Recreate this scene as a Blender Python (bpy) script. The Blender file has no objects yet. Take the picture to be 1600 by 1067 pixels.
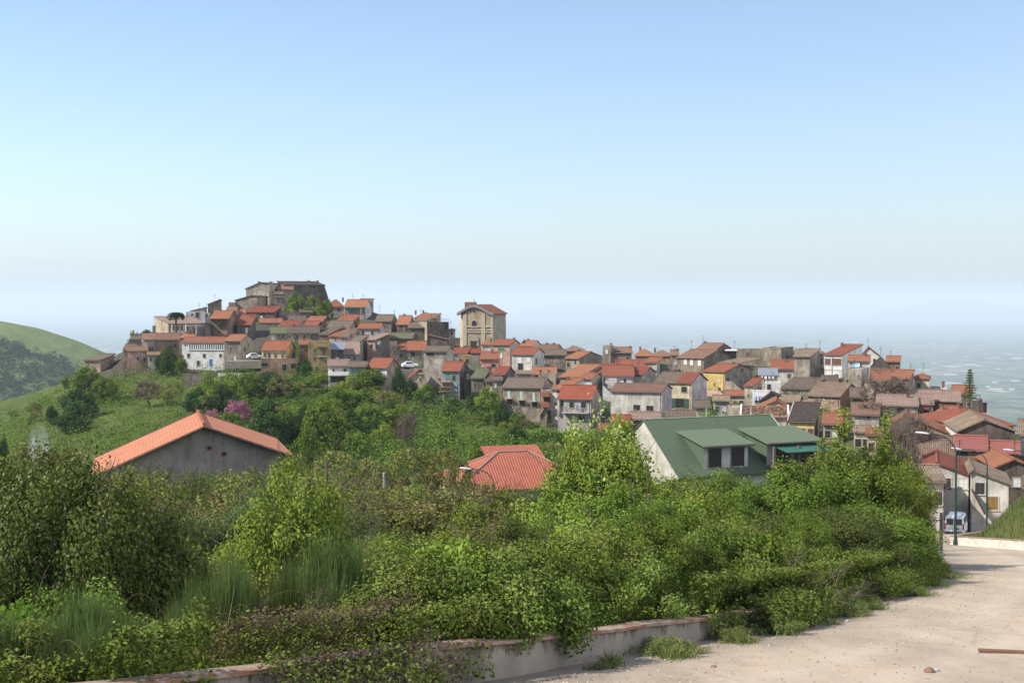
import bpy, math, random
import numpy as np
from mathutils import Vector, Matrix
R = math.radians
SC = bpy.context.scene
COL = SC.collection
# ---------------------------------------------------------------- camera, sky, sun, exposure
FPX, CX, CY, HOR = 2000.0, 800.0, 533.5, 476.0      # focal length in photo pixels, centre, horizon row
PIT = math.atan((CY - HOR) / FPX)
cam_d = bpy.data.cameras.new('camera'); cam = bpy.data.objects.new('camera', cam_d); COL.objects.link(cam)
cam_d.sensor_width = 36; cam_d.lens = 36 * FPX / 1600; cam_d.clip_start = .1; cam_d.clip_end = 200000
cam.location = (0, 0, 0); cam.rotation_euler = (math.pi / 2 - PIT, 0, 0)
SC.camera = cam
SUN_EL, SUN_AZ = R(41), R(-68)      # azimuth measured from straight behind the camera towards the left side
sun_vec = Vector((-math.cos(SUN_EL) * math.sin(-SUN_AZ), -math.cos(SUN_EL) * math.cos(SUN_AZ), math.sin(SUN_EL)))
W = bpy.data.worlds.new('World'); SC.world = W; W.use_nodes = True
nt = W.node_tree; bgn = nt.nodes['Background']
sky = nt.nodes.new('ShaderNodeTexSky'); sky.sky_type = 'NISHITA'; sky.sun_disc = False
sky.sun_elevation = SUN_EL; sky.sun_rotation = -math.atan2(sun_vec.x, sun_vec.y)
sky.altitude = 500; sky.air_density = 1.0; sky.dust_density = 2.2; sky.ozone_density = 2.2
nt.links.new(sky.outputs[0], bgn.inputs[0]); bgn.inputs[1].default_value = 0.138
sd = bpy.data.lights.new('sun', 'SUN'); sd.energy = 5.0; sd.angle = R(.5); sd.color = (1, .94, .84)
so = bpy.data.objects.new('sun', sd); COL.objects.link(so)
so.rotation_euler = (-sun_vec).to_track_quat('-Z', 'Y').to_euler()
SC.view_settings.view_transform = 'Standard'; SC.view_settings.look = 'None'; SC.view_settings.exposure = 0.62
SC.view_settings.gamma = 1
SC.cycles.max_bounces = 5; SC.cycles.diffuse_bounces = 2; SC.cycles.glossy_bounces = 2
SC.cycles.transmission_bounces = 3; SC.cycles.volume_bounces = 3; SC.cycles.transparent_max_bounces = 6
SC.cycles.use_denoising = True

# ---------------------------------------------------------------- helpers
def zat(py, Y):                      # height of a point at world depth Y seen on photo row py
    v = (CY - py) / FPX
    return Y * (-math.sin(PIT) + v * math.cos(PIT)) / (math.cos(PIT) + v * math.sin(PIT))
def xat(px, Y, Z):
    return (px - CX) / FPX * (Y * math.cos(PIT) - Z * math.sin(PIT))
def P(px, py, Y):
    z = zat(py, Y); return Vector((xat(px, Y, z), Y, z))
def pxof(X, Y, Z):
    return CX + FPX * X / (Y * math.cos(PIT) - Z * math.sin(PIT))
TILES = dict(A=(180, 420, 5.927), B=(360, 420, 5.927), C=(540, 450, 5.617), D=(680, 470, 5.927), E=(760, 520, 5.929),
             F=(940, 520, 5.929), G=(1140, 520, 5.929), H=(1340, 540, 5.335), I=(1340, 660, 4.85), J=(940, 620, 4.2105),
             K=(0, 480, 3.478), L=(400, 600, 3.077), Z=(0, 0, 1))
def tx(t, x): return TILES[t][0] + x / TILES[t][2]
def ty(t, y): return TILES[t][1] + y / TILES[t][2]

def tag(o, label=None, cat=None, group=None, kind=None):
    if label: o['label'] = label
    if cat: o['category'] = cat
    if group: o['group'] = group
    if kind: o['kind'] = kind
    return o
def empty(name, loc=(0, 0, 0), rz=0):
    o = bpy.data.objects.new(name, None); COL.objects.link(o); o.location = loc; o.rotation_euler = (0, 0, rz); return o
def copy_tree(o, parent=None):
    c = o.copy(); COL.objects.link(c); c.parent = parent
    for ch in [x for x in o.children]: copy_tree(ch, c)
    return c

class MB:
    """collects polygons with UVs in metres"""
    def __init__(s): s.v = []; s.f = []; s.uv = []; s.mi = []; s.cur = 0
    def poly(s, pts, uv=None):
        b = len(s.v); s.v += [tuple(p) for p in pts]; s.f.append(list(range(b, b + len(pts)))); s.mi.append(s.cur)
        if uv is None:
            p0 = Vector(pts[0]); n = Vector((0, 0, 0))
            for i in range(1, len(pts) - 1): n += (Vector(pts[i]) - p0).cross(Vector(pts[i + 1]) - p0)
            n = n.normalized() if n.length > 1e-12 else Vector((0, 0, 1))
            e = Vector((0, 0, 1)).cross(n); e = Vector((1, 0, 0)) if e.length < 1e-3 else e.normalized()
            g = n.cross(e); uv = [((Vector(p)).dot(e), (Vector(p)).dot(g)) for p in pts]
        s.uv += uv
    def box(s, c, d, rz=0, M=None):
        hx, hy, hz = d[0] / 2, d[1] / 2, d[2] / 2; cs, sn = math.cos(rz), math.sin(rz)
        q = [(x, y, z) for z in (-hz, hz) for y in (-hy, hy) for x in (-hx, hx)]
        q = [(c[0] + x * cs - y * sn, c[1] + x * sn + y * cs, c[2] + z) for x, y, z in q]
        if M is not None: q = [tuple(M @ Vector(p)) for p in q]
        for a in ((0, 2, 3, 1), (4, 5, 7, 6), (0, 1, 5, 4), (2, 6, 7, 3), (0, 4, 6, 2), (1, 3, 7, 5)): s.poly([q[i] for i in a])
    def prism(s, pts, ext):      # closed polygon extruded by a vector
        ext = Vector(ext); a = [Vector(p) for p in pts]; b = [p + ext for p in a]
        n = Vector((0, 0, 0))
        for i in range(1, len(a) - 1): n += (a[i] - a[0]).cross(a[i + 1] - a[0])
        if n.dot(ext) > 0: a.reverse(); b.reverse()
        s.poly(a); s.poly(b[::-1])
        for i in range(len(a)):
            j = (i + 1) % len(a); s.poly([a[j], a[i], b[i], b[j]])
    def tube(s, pts, r, n=6, cap=True):
        pts = [Vector(p) for p in pts]; rs = r if isinstance(r, (list, tuple)) else [r] * len(pts); rings = []
        for i, p in enumerate(pts):
            d = (pts[min(i + 1, len(pts) - 1)] - pts[max(i - 1, 0)]); d = d.normalized() if d.length > 1e-9 else Vector((0, 0, 1))
            e = d.cross(Vector((0, 0, 1))); e = Vector((1, 0, 0)) if e.length < 1e-3 else e.normalized(); g = d.cross(e)
            rings.append([p + (e * math.cos(2 * math.pi * k / n) + g * math.sin(2 * math.pi * k / n)) * rs[i] for k in range(n)])
        for i in range(len(rings) - 1):
            for k in range(n):
                m = (k + 1) % n; s.poly([rings[i][k], rings[i + 1][k], rings[i + 1][m], rings[i][m]])
        if cap: s.poly(rings[0]); s.poly(rings[-1][::-1])
    def lathe(s, prof, c, n=16):
        rings = [[(c[0] + r * math.cos(2 * math.pi * k / n), c[1] + r * math.sin(2 * math.pi * k / n), c[2] + z) for k in range(n)] for r, z in prof]
        for i in range(len(rings) - 1):
            for k in range(n):
                m = (k + 1) % n; s.poly([rings[i][k], rings[i][m], rings[i + 1][m], rings[i + 1][k]])
    def build(s, name, mat, parent=None, smooth=False, loc=None, merge=False):
        me = bpy.data.meshes.new(name); me.from_pydata(s.v, [], s.f)
        uvl = me.uv_layers.new(name='UVMap'); uvl.data.foreach_set('uv', np.array(s.uv, 'f').ravel())
        mats = mat if isinstance(mat, (list, tuple)) else [mat]
        for m in mats: me.materials.append(m)
        if len(mats) > 1: me.polygons.foreach_set('material_index', s.mi)
        if smooth: me.polygons.foreach_set('use_smooth', [True] * len(s.f))
        me.update(); o = bpy.data.objects.new(name, me); COL.objects.link(o); o.parent = parent
        if loc is not None: o.location = loc
        if merge:
            import bmesh
            bm = bmesh.new(); bm.from_mesh(me); bmesh.ops.remove_doubles(bm, verts=bm.verts, dist=1e-4); bm.to_mesh(me); bm.free()
        return o

# ---------------------------------------------------------------- node materials
MATS = {}
class NT:
    def __init__(s, name):
        s.m = bpy.data.materials.new(name); s.m.use_nodes = True; s.t = s.m.node_tree; s.b = s.t.nodes['Principled BSDF']
        s.out = s.t.nodes['Material Output']
    def n(s, typ, **k):
        x = s.t.nodes.new(typ)
        for a, v in k.items():
            if a.startswith('i_'):
                key = a[2:]; key = int(key) if key.isdigit() else key.replace('_', ' ')
                if isinstance(v, bpy.types.NodeSocket): s.t.links.new(v, x.inputs[key])
                else: x.inputs[key].default_value = v
            else: setattr(x, a, v)
        return x
    def link(s, a, b): s.t.links.new(a, b)
    def coord(s, what='Object', scale=(1, 1, 1)):
        c = s.n('ShaderNodeTexCoord'); m = s.n('ShaderNodeMapping'); s.link(c.outputs[what], m.inputs[0]); m.inputs['Scale'].default_value = scale
        if what in ('Object', 'UV'):
            oi = s.n('ShaderNodeObjectInfo'); mu = s.n('ShaderNodeMath', operation='MULTIPLY'); s.link(oi.outputs['Random'], mu.inputs[0]); mu.inputs[1].default_value = 61.0; cb = s.n('ShaderNodeCombineXYZ'); s.link(mu.outputs[0], cb.inputs[0]); s.link(mu.outputs[0], cb.inputs[1]); s.link(cb.outputs[0], m.inputs['Location'])
        return m.outputs[0]
    def noise(s, vec, scale, detail=4, rough=.6, out=0):
        x = s.n('ShaderNodeTexNoise'); s.link(vec, x.inputs['Vector']); x.inputs['Scale'].default_value = scale
        x.inputs['Detail'].default_value = detail; x.inputs['Roughness'].default_value = rough; return x.outputs[out]
    def ramp(s, fac, stops, interp='LINEAR'):
        x = s.n('ShaderNodeValToRGB'); s.link(fac, x.inputs[0]); e = x.color_ramp; e.interpolation = interp
        while len(e.elements) < len(stops): e.elements.new(.5)
        for el, (p, c) in zip(e.elements, stops):
            el.position = p; el.color = (c, c, c, 1) if isinstance(c, (int, float)) else (*c, 1)
        return x.outputs[0]
    def mix(s, fac, a, b, mode='MIX'):
        x = s.n('ShaderNodeMix', data_type='RGBA', blend_type=mode)
        for sock, v in ((x.inputs[0], fac), (x.inputs[6], a), (x.inputs[7], b)):
            if isinstance(v, bpy.types.NodeSocket): s.link(v, sock)
            elif isinstance(v, (int, float)): sock.default_value = v if sock.type == 'VALUE' else (v, v, v, 1)
            else: sock.default_value = (*v, 1)
        return x.outputs[2]
    def math(s, op, a, b=0):
        x = s.n('ShaderNodeMath', operation=op)
        for i, v in enumerate((a, b)):
            if isinstance(v, bpy.types.NodeSocket): s.link(v, x.inputs[i])
            else: x.inputs[i].default_value = v
        return x.outputs[0]
    def bump(s, h, strength=.5, dist=.05):
        x = s.n('ShaderNodeBump'); s.link(h, x.inputs['Height']); x.inputs['Strength'].default_value = strength; x.inputs['Distance'].default_value = dist
        s.link(x.outputs[0], s.b.inputs['Normal'])
    def col(s, c, rough=.9, spec=.2):
        if isinstance(c, bpy.types.NodeSocket): s.link(c, s.b.inputs['Base Color'])
        else: s.b.inputs['Base Color'].default_value = (*c, 1)
        s.b.inputs['Roughness'].default_value = rough; s.b.inputs['Specular IOR Level'].default_value = spec; return s.m
    def rnd(s): return s.n('ShaderNodeObjectInfo').outputs['Random']

def sc(c, k): return tuple(min(1, x * k) for x in c)
def wall_mat(key, c, stain=.5, stone=0.0):
    k = ('wall', key)
    if k in MATS: return MATS[k]
    n = NT('plaster_' + key); v = n.coord('Object'); vs = n.coord('Object', (1.3, 1.3, .22))
    big = n.noise(v, .45, 5, .65); st = n.noise(vs, 1.6, 5, .7); fine = n.noise(v, 7, 3, .6)
    col = n.mix(n.ramp(big, [(.38, 0), (.62, 1)]), sc(c, 1.12), sc(c, 1 - .55 * stain))
    col = n.mix(n.ramp(st, [(.47, 0), (.68, .85 * stain)]), col, (.13 * c[0] / .5, .115 * c[1] / .5, .1 * c[2] / .45))
    if stone:
        vo = n.n('ShaderNodeTexVoronoi'); n.link(n.coord('Object', (2.6, 2.6, 4.2)), vo.inputs['Vector']); vo.inputs['Scale'].default_value = 1.0
        hs = n.n('ShaderNodeHueSaturation', i_Saturation=.0, i_Color=vo.outputs['Color'])
        col = n.mix(stone * .5, col, n.mix(1, col, n.mix(.4, (1, 1, 1), hs.outputs[0]), 'MULTIPLY'))
        vd = n.n('ShaderNodeTexVoronoi', feature='DISTANCE_TO_EDGE'); n.link(n.coord('Object', (2.6, 2.6, 4.2)), vd.inputs['Vector'])
        col = n.mix(n.ramp(vd.outputs[0], [(0, .55 * stone), (.09, 0)]), col, sc(c, .3))
        n.bump(vd.outputs[0], .5, .06)
    else: n.bump(fine, .35, .02)
    r = n.rnd(); hv = n.n('ShaderNodeHueSaturation', i_Color=col, i_Value=n.math('ADD', n.math('MULTIPLY', r, .22), .89))
    MATS[k] = n.col(hv.outputs[0], .92, .15); return MATS[k]

def tile_mat(key, c, old=.3, rows=1.0, c2=None):
    k = ('tile', key)
    if k in MATS: return MATS[k]
    n = NT('tiles_' + key); uv = n.coord('UV'); v = n.coord('Object')
    wv = n.n('ShaderNodeTexWave', bands_direction='X', wave_profile='SIN'); n.link(uv, wv.inputs[0]); wv.inputs['Scale'].default_value = 1.35
    wr = n.n('ShaderNodeTexWave', bands_direction='Y', wave_profile='SAW'); n.link(uv, wr.inputs[0]); wr.inputs['Scale'].default_value = .9
    c2 = c2 or sc(c, .45)
    big = n.noise(v, .5, 5, .7); pt = n.noise(n.coord('UV', (1.7, .55, 1)), 1.6, 4, .8)
    vo = n.n('ShaderNodeTexVoronoi'); n.link(n.coord('UV', (4.6, 2.8, 1)), vo.inputs['Vector']); vo.inputs['Scale'].default_value = 1
    hs = n.n('ShaderNodeHueSaturation', i_Saturation=.15, i_Color=vo.outputs['Color'])
    col = n.mix(n.ramp(big, [(.3, 0), (.72, min(1, .45 + old))]), c, sc(c2, 1.2))
    col = n.mix(n.ramp(pt, [(.42, 0), (.66, .45 + .5 * old)]), col, c2)
    col = n.mix(.25 + .4 * old, col, n.mix(1, col, n.mix(.75, (1.25, 1.25, 1.25), hs.outputs[0]), 'MULTIPLY'))
    col = n.mix(n.ramp(wv.outputs[0], [(.0, .55), (.3, 0)]), col, sc(c2, .55))
    r = n.rnd(); hv = n.n('ShaderNodeHueSaturation', i_Color=col, i_Value=n.math('ADD', n.math('MULTIPLY', r, .3), .85),
                          i_Hue=n.math('ADD', n.math('MULTIPLY', r, .016), .492))
    n.bump(n.math('ADD', n.math('MULTIPLY', wv.outputs[0], 1.0), n.math('MULTIPLY', wr.outputs[0], .35)), .8, .07)
    MATS[k] = n.col(hv.outputs[0], .9, .15); return MATS[k]
def plain(key, c, rough=.7, spec=.3, metal=0, var=.15):
    k = ('plain', key)
    if k in MATS: return MATS[k]
    n = NT(key); f = n.noise(n.coord('Object'), 3.0, 4, .6)
    m = n.col(n.mix(n.ramp(f, [(.3, 0), (.7, 1)]), sc(c, 1 + var * .5), sc(c, 1 - var)), rough, spec); n.b.inputs['Metallic'].default_value = metal
    MATS[k] = m; return m
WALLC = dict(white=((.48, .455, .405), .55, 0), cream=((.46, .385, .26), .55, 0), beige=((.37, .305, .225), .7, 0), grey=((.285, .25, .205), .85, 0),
             dark=((.15, .122, .10), .85, .3), stone=((.325, .27, .205), .8, .9), dstone=((.21, .18, .142), .8, .9), pink=((.42, .27, .21), .6, 0), coral=((.50, .21, .16), .4, 0),  # dark: on walls turned from the sun, shade is put into this plaster
             yellow=((.50, .36, .14), .45, 0), ochre=((.33, .255, .12), .7, 0), lilac=((.39, .355, .335), .6, 0), brown=((.21, .145, .10), .8, 0), rosso=((.30, .19, .125), .7, .3),
             teal=((.22, .27, .26), .6, 0), paint=((.56, .555, .53), .35, 0), brick=((.24, .13, .09), .7, .6), pale=((.42, .375, .305), .75, 0))
def wm(k):
    c, s, st = WALLC[k]; return wall_mat(k, c, s, st)
TILEC = dict(red=((.30, .10, .058), .2, (.15, .055, .035)), orange=((.355, .14, .078), .28, (.17, .075, .045)), brown=((.22, .145, .10), .7, (.10, .085, .07)), tan=((.36, .25, .165), .75, (.13, .10, .075)),
             dark=((.11, .085, .07), .7, None), pinkt=((.42, .26, .20), .7, (.20, .15, .12)), dred=((.30, .075, .05), .15, None), rust=((.30, .135, .08), .5, (.14, .10, .075)),
             moss=((.17, .15, .10), .8, (.09, .10, .05)))
def tm(k):
    if k == 'green': return plain('green_roof', (.072, .10, .06), .7, .25, 0, .12)
    if k == 'metal': return plain('grey_metal_sheet', (.22, .24, .27), .5, .4, .2)
    if k == 'sheet': return plain('red_metal_sheet', (.25, .085, .065), .55, .3, 0, .25)
    if k == 'flat': return plain('flat_roof_screed', (.33, .31, .28), .9, .1)
    c, o, c2 = TILEC[k]; return tile_mat(k, c, o, 1, c2)
M_GLASS = plain('dark_window_pane', (.025, .028, .03), .15, .5)
M_SHW = plain('white_shutter', (.62, .62, .58), .6); M_SHG = plain('green_shutter', (.06, .17, .10), .6); M_SHB = plain('brown_shutter', (.12, .06, .035), .6)
M_SHT = plain('pale_green_shutter', (.42, .60, .52), .6)
M_BLUE = plain('blue_door_paint', (.05, .14, .34), .5); M_FRAME = plain('stone_window_frame', (.30, .26, .215), .85)
M_FRW = plain('white_frame_paint', (.44, .41, .37), .6); M_IRON = plain('dark_iron', (.03, .032, .033), .5, .4)
M_SHD = plain('dark_green_shutter', (.035, .07, .05), .6); M_CONC = plain('concrete_slab', (.38, .35, .31), .9, .1, 0, .3)
M_BRICK = plain('brick_red', (.32, .13, .08), .9, .1, 0, .4)

# value noise on arrays
def vnoise(x, y, seed=0):
    x = np.asarray(x, float); y = np.asarray(y, float); xi = np.floor(x).astype(np.int64); yi = np.floor(y).astype(np.int64); fx = x - xi; fy = y - yi
    fx = fx * fx * (3 - 2 * fx); fy = fy * fy * (3 - 2 * fy)
    def h(a, b):
        n = (a * 374761393 + b * 668265263 + seed * 974634777) & 0x7fffffff
        n = ((n ^ (n >> 13)) * 1274126177) & 0x7fffffff
        return ((n ^ (n >> 16)) & 0xffff) / 65535.0
    return (h(xi, yi) * (1 - fx) + h(xi + 1, yi) * fx) * (1 - fy) + (h(xi, yi + 1) * (1 - fx) + h(xi + 1, yi + 1) * fx) * fy
def fbm(x, y, sc_, oct=4, seed=0):
    t = 0; a = 1; s = 0
    for o in range(oct):
        t = t + a * vnoise(np.asarray(x) / sc_ * 2 ** o + 13.7 * o, np.asarray(y) / sc_ * 2 ** o + 7.1 * o, seed + o); s += a; a *= .5
    return t / s
def sstep(a, b, x):
    t = np.clip((np.asarray(x, float) - a) / (b - a), 0, 1); return t * t * (3 - 2 * t)
# ---------------------------------------------------------------- village houses: one row each, measured on the photograph
# H(tile, x0, x1, eave, ridge, base, distance, wall, roof, label, ...)
HS = []
def H(t, x0, x1, ye, yr, yb, d, wall, roof, label, x2=None, D=8.0, a=0.0, typ='gf', xa=None, yeR=None, win=(), ch=(), rf=.5, ov=.35, name='village_house', cat='house', ant=(), extra=None, hb=1.2, wside=None):
    HS.append(dict(t=t, x0=x0, x1=x1, ye=ye, yr=yr, yb=yb, d=d, wall=wall, roof=roof, label=label, x2=x2, D=D, a=a, typ=typ, xa=xa, yeR=yeR, win=win, ch=ch, rf=rf, ov=ov, name=name, cat=cat, ant=ant, extra=extra, hb=hb, wside=wside))
# --- left end of the village, tile A
H('K',455,545,288,258,330,335,'beige','brown','small ruined stone hut with brown roof standing alone at the far end of the hill',x2=622,typ='mono',D=9,win=((480,310,6,12,'d'),),name='stone_hut',cat='hut')
H('A',75,165,748,708,860,330,'stone','rust','narrow low stone house at the outer tip of the village, beside the dark round tree',typ='mono',x2=190,win=((110,800,14,30,'d'),))
H('A',150,245,655,636,725,338,'grey','brown','tiny grey house with flat brown roof behind the stepped lean-to roofs',typ='mono')
H('A',110,300,762,722,868,326,'pink','rust','pinkish lean-to house with stepped tile roof below the grey end houses',typ='mono',D=5,win=((210,830,14,28,'d'),(270,840,16,34,'d')))
H('A',300,420,800,778,865,322,'pale','rust','low shed wall with small tile roof next to the white door',typ='mono',D=4,win=((412,845,20,34,'w'),(330,840,14,30,'d')),name='shed',cat='shed')
H('A',258,395,655,600,850,332,'pale','rust','pale grey plaster house with old red brown roof and one shuttered window',win=((318,748,26,46,'s'),(345,748,10,46,'s')),ch=((262,628),))
H('A',395,592,655,602,840,331,'brown','rust','dark brown walled house behind the bushy tree with ivy base',win=((470,700,16,26,'d'),))
H('A',597,762,636,574,680,345,'beige','orange','small hip roofed house with bright orange tiles above the white gallery building',typ='hip',ch=((737,568),))
H('A',618,1015,682,636,912,325,'paint','orange','long whitewashed building with a gallery of white posts and a blue door',D=9,a=-.06,name='gallery_house',
  win=((680,803,24,38,'d'),(826,805,24,34,'d'),(975,803,22,28,'d'),(769,875,26,46,'d'),(886,872,30,62,'b')),extra='gallery',ch=((1034,628),))
H('A',1017,1160,668,612,885,322,'grey','orange','grey house with orange roof and beige gable side joined to the white gallery building',x2=1275,D=12,wside='cream',win=((1199,748,12,36,'d','s'),(1234,708,10,34,'d','s'),(1222,800,12,44,'d','s'),(1110,845,22,70,'w'),(1070,740,14,24,'d')))
H('A',493,832,510,478,604,352,'pale','pinkt','long house with flat pink tiled roof and white veranda posts facing the palm tree',x2=372,D=14,typ='mono',extra='veranda',win=((540,548,14,34,'d'),(578,548,14,34,'d'),(615,548,14,34,'d'),(668,548,14,34,'d')),wside='beige')
H('A',345,376,528,526,600,350,'grey','flat','narrow grey annex stuck on the outer side of the veranda house',typ='flat',D=5)
H('A',880,1046,465,392,612,352,'brown','orange','tall dark brown house with orange roof and bare shaded walls below the castle',x2=1138,D=9,win=((960,490,14,20,'d'),(1000,560,12,20,'d')),extra='annexroof')
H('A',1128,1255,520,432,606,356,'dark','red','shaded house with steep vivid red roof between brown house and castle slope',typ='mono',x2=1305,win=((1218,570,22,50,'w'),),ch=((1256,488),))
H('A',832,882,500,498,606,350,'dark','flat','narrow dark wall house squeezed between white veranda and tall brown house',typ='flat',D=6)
H('A',655,832,398,396,475,372,'paint','flat','white house with terrace parapet and brown shutters behind the palm tree',typ='flat',win=((762,428,34,50,'s'),(712,425,14,22,'d')))
H('A',832,880,408,404,460,374,'white','flat','small white annex with a single brown window beside the terrace parapet',typ='flat',win=((846,434,20,26,'s'),),D=6)
H('A',700,850,392,358,420,385,'beige','orange','low house with thin orange roof sloping towards the pale grey shed roof on the skyline',typ='gu',xa=845,yeR=362)
H('A',858,966,330,290,385,388,'dstone','brown','dark stone house with slanted skyline roof at the outer shoulder of the castle hill',typ='gu',xa=962,yeR=292,x2=985,D=10)
H('A',1030,1118,388,358,410,378,'beige','rust','small house with rusty roof right under the brown castle block',x2=1145)
H('A',1050,1115,310,308,380,395,'beige','flat','low beige wall block at the foot of the castle',typ='flat',D=6)
# --- castle, tile B
H('B',45,248,292,252,372,398,'stone','brown','broad brown stone block in front of the pale castle wing',typ='gu',xa=190,yeR=258,x2=345,D=10,name='castle_block',cat='castle')
H('B',143,372,185,130,330,415,'pale','brown','pale castle wing with slanting skyline roof and tall stone flue',typ='gu',xa=270,yeR=134,x2=455,D=14,name='castle_wing',cat='castle',win=((345,235,16,36,'w'),),ch=((266,124),),extra='flue')
H('B',372,500,208,204,355,405,'stone','flat','stone castle annex with stepped white balconies and flat top',typ='flat',D=8,name='castle_annex',cat='castle',extra='balconies2',win=((440,290,14,30,'d'),))
H('B',435,580,192,142,262,420,'beige','rust','castle house with sloping rusty roof between the flue and the dark hall',typ='mono',D=9,name='castle_house',cat='castle')
H('B',505,876,152,146,312,425,'dark','dark','long dark castle hall with level roofline and two chimneys on the summit',a=.42,typ='mono',D=10,name='castle_hall',cat='castle',ch=((725,128),(848,134)),extra='buttress',win=((640,235,8,14,'d'),))  # hall wall stands in shade, painted into its dark plaster as well
H('B',895,1052,346,284,432,402,'pale','orange','pale house with hipped orange roof on the terrace right of the castle garden',typ='hip',D=9,win=((1003,378,30,26,'s'),),ch=((1048,280),))
H('B',1058,1250,350,290,434,398,'grey','orange','house with orange roof over a deep green glazed veranda near the castle garden',x2=1304,D=9,wside='white',extra='loggia',win=((1140,385,110,40,'t'),(1272,388,12,40,'d','s')))
H('B',1180,1300,312,292,350,408,'grey','brown','dark skyline roof house behind the green veranda house',typ='mono',x2=1325)
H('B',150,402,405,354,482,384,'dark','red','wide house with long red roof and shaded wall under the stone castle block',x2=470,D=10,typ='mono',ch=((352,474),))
H('B',70,136,428,382,446,383,'beige','orange','small orange roofed house tucked at the corner of the wide red roof',x2=150)
H('B',450,640,400,398,470,388,'dstone','flat','old dark stone retaining house wall below the castle garden hedge',typ='flat',D=5,name='garden_terrace',cat='wall')
H('B',640,760,402,400,470,387,'dstone','brown','low stone house end with brown cover below the castle garden shrubs',typ='mono',D=5)
H('B',545,700,480,440,500,376,'lilac','brown','pale lilac wall house with sagging brown roof behind the twin red roofs',typ='mono',win=((565,470,10,14,'d'),))
H('B',435,612,538,487,565,360,'white','red','low white walled house with long bright red roof above the row house',typ='mono',x2=672)
H('B',680,802,530,488,562,362,'dark','red','little red roofed house next to the long bright red roof',typ='mono',x2=832)
H('B',705,850,488,446,505,374,'brown','orange','house with stepped orange roof just below the garden terrace wall',typ='mono',x2=888)
H('B',985,1142,487,432,515,372,'brown','red','brown walled house with broad red roof under the veranda house',typ='mono',x2=1196)
H('B',895,1100,545,487,568,364,'grey','brown','grey house with weathered brown roof and a shrub growing beside it',x2=1180,win=((1045,530,12,18,'d'),))
H('B',372,540,597,542,662,343,'pale','moss','old row house with mossy sagging roof and two small windows',win=((490,624,16,34,'d'),(447,618,12,20,'d')),D=9)
H('B',540,822,594,538,665,342,'beige','brown','long old row house with brown roof beside its mossy neighbour',win=((547,628,14,24,'d'),(617,634,16,34,'d'),(686,630,22,32,'s'),(752,628,14,26,'d')),D=9,ch=((590,548),))
H('B',824,908,608,545,665,340,'pinkt' if False else 'brown','brown','narrow brown walled house at the lower end of the old row',typ='mono',x2=1035,D=12)
H('B',915,1012,625,562,705,334,'pink','orange','pink house with slanting orange roof above the grey metal roof',typ='mono',x2=1180,D=13,win=((972,660,10,30,'d'),))
H('B',1012,1082,634,586,705,330,'pink','brown','pinkish house with mottled brown roof leaning on the slanting orange roof',typ='mono',x2=1172,D=11)
H('B',1100,1190,680,622,800,322,'grey','brown','slim grey house with brown roof and dark side alley',typ='mono',x2=1275,D=11)
H('B',290,516,754,672,835,308,'cream','red','cream house with yellow side wall and four brown windows on a brown terrace',x2=602,D=9,wside='yellow',win=((320,800,24,32,'s'),(358,802,22,46,'s'),(417,804,20,34,'s'),(482,804,16,34,'s'),(585,800,26,28,'s','s')))
H('B',282,622,832,830,950,303,'rosso','flat','brown brick terrace block with a dark garage opening under the cream house',typ='flat',D=7,name='terrace_block',cat='building',win=((308,888,58,38,'d'),(500,915,40,60,'d'),(590,900,60,50,'d')),extra='rail')
H('B',640,718,702,668,860,312,'brown','orange','small brown house with orange roof against the tall ochre house',typ='mono',win=((666,770,14,26,'d'),),ch=((683,668),))
H('B',717,932,672,670,945,303,'ochre','flat','tall ochre house with green shutter and balcony door, roofless flat top',typ='flat',D=9,win=((781,760,26,44,'g'),(863,775,24,60,'s'),(778,830,22,26,'s'),(800,930,26,46,'d')),extra='balcony1')
H('B',932,1048,748,684,860,306,'dark','metal','house with bluish grey metal roof beside the ochre house',typ='mono',D=9,x2=1060,win=((990,830,30,22,'w'),))
H('B',1056,1192,792,684,868,312,'lilac','pinkt','house with steep pinkish patched roof and white ground floor',typ='mono',D=9,win=((1100,830,14,30,'d'),(1150,830,14,30,'d')))
H('C',105,300,355,315,438,345,'lilac','red','lilac white house with neat red roof and two dark windows',x2=345,win=((152,395,22,34,'d'),(235,392,22,36,'s')))
H('B',905,1100,902,880,998,285,'white','pinkt','low white house with thin pink roof and a dark open ground floor',typ='mono',win=((956,940,16,26,'d'),(1060,938,24,26,'d')),extra='lower')
H('B',1100,1252,906,864,1060,284,'teal','brown','greenish grey house with glazed upper floor and brown roof',win=((1130,950,40,70,'t'),(1180,950,40,70,'t'),(1150,1034,26,34,'g')))
# --- tile C
H('C',262,400,292,238,320,380,'grey','brown','grey house with brown roof on the ridge beside thin antennas',x2=450,ant=((300,150),(428,190)))
H('C',450,556,320,246,385,378,'brown','orange','brown house with bright orange roof on the ridge',x2=604,D=9,win=((488,345,12,34,'d'),),ch=((516,230),))
H('C',605,802,260,213,300,392,'pale','orange','ridge house with hipped orange roof and two chimneys',typ='hip',ch=((615,204),(682,204)))
H('C',604,720,290,252,330,386,'beige','tan','pale house with tan roof behind the dark square block',typ='mono',x2=835,D=16)
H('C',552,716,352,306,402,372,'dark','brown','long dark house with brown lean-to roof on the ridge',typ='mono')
H('C',715,906,298,296,445,370,'dark','flat','dark square block with railed flat roof at the edge of the skyline',typ='flat',a=.35,D=9,win=((845,335,12,20,'d'),(760,410,10,18,'d')),extra='rail',wside='beige')  # front shade put into the dark plaster, sides keep the beige
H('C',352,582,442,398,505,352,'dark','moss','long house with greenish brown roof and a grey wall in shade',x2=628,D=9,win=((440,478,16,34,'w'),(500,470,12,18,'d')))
H('C',715,902,462,415,518,356,'dark','rust','dark gabled house under the square block',typ='gu',xa=722,yeR=455,win=((800,490,20,14,'d'),))
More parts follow.
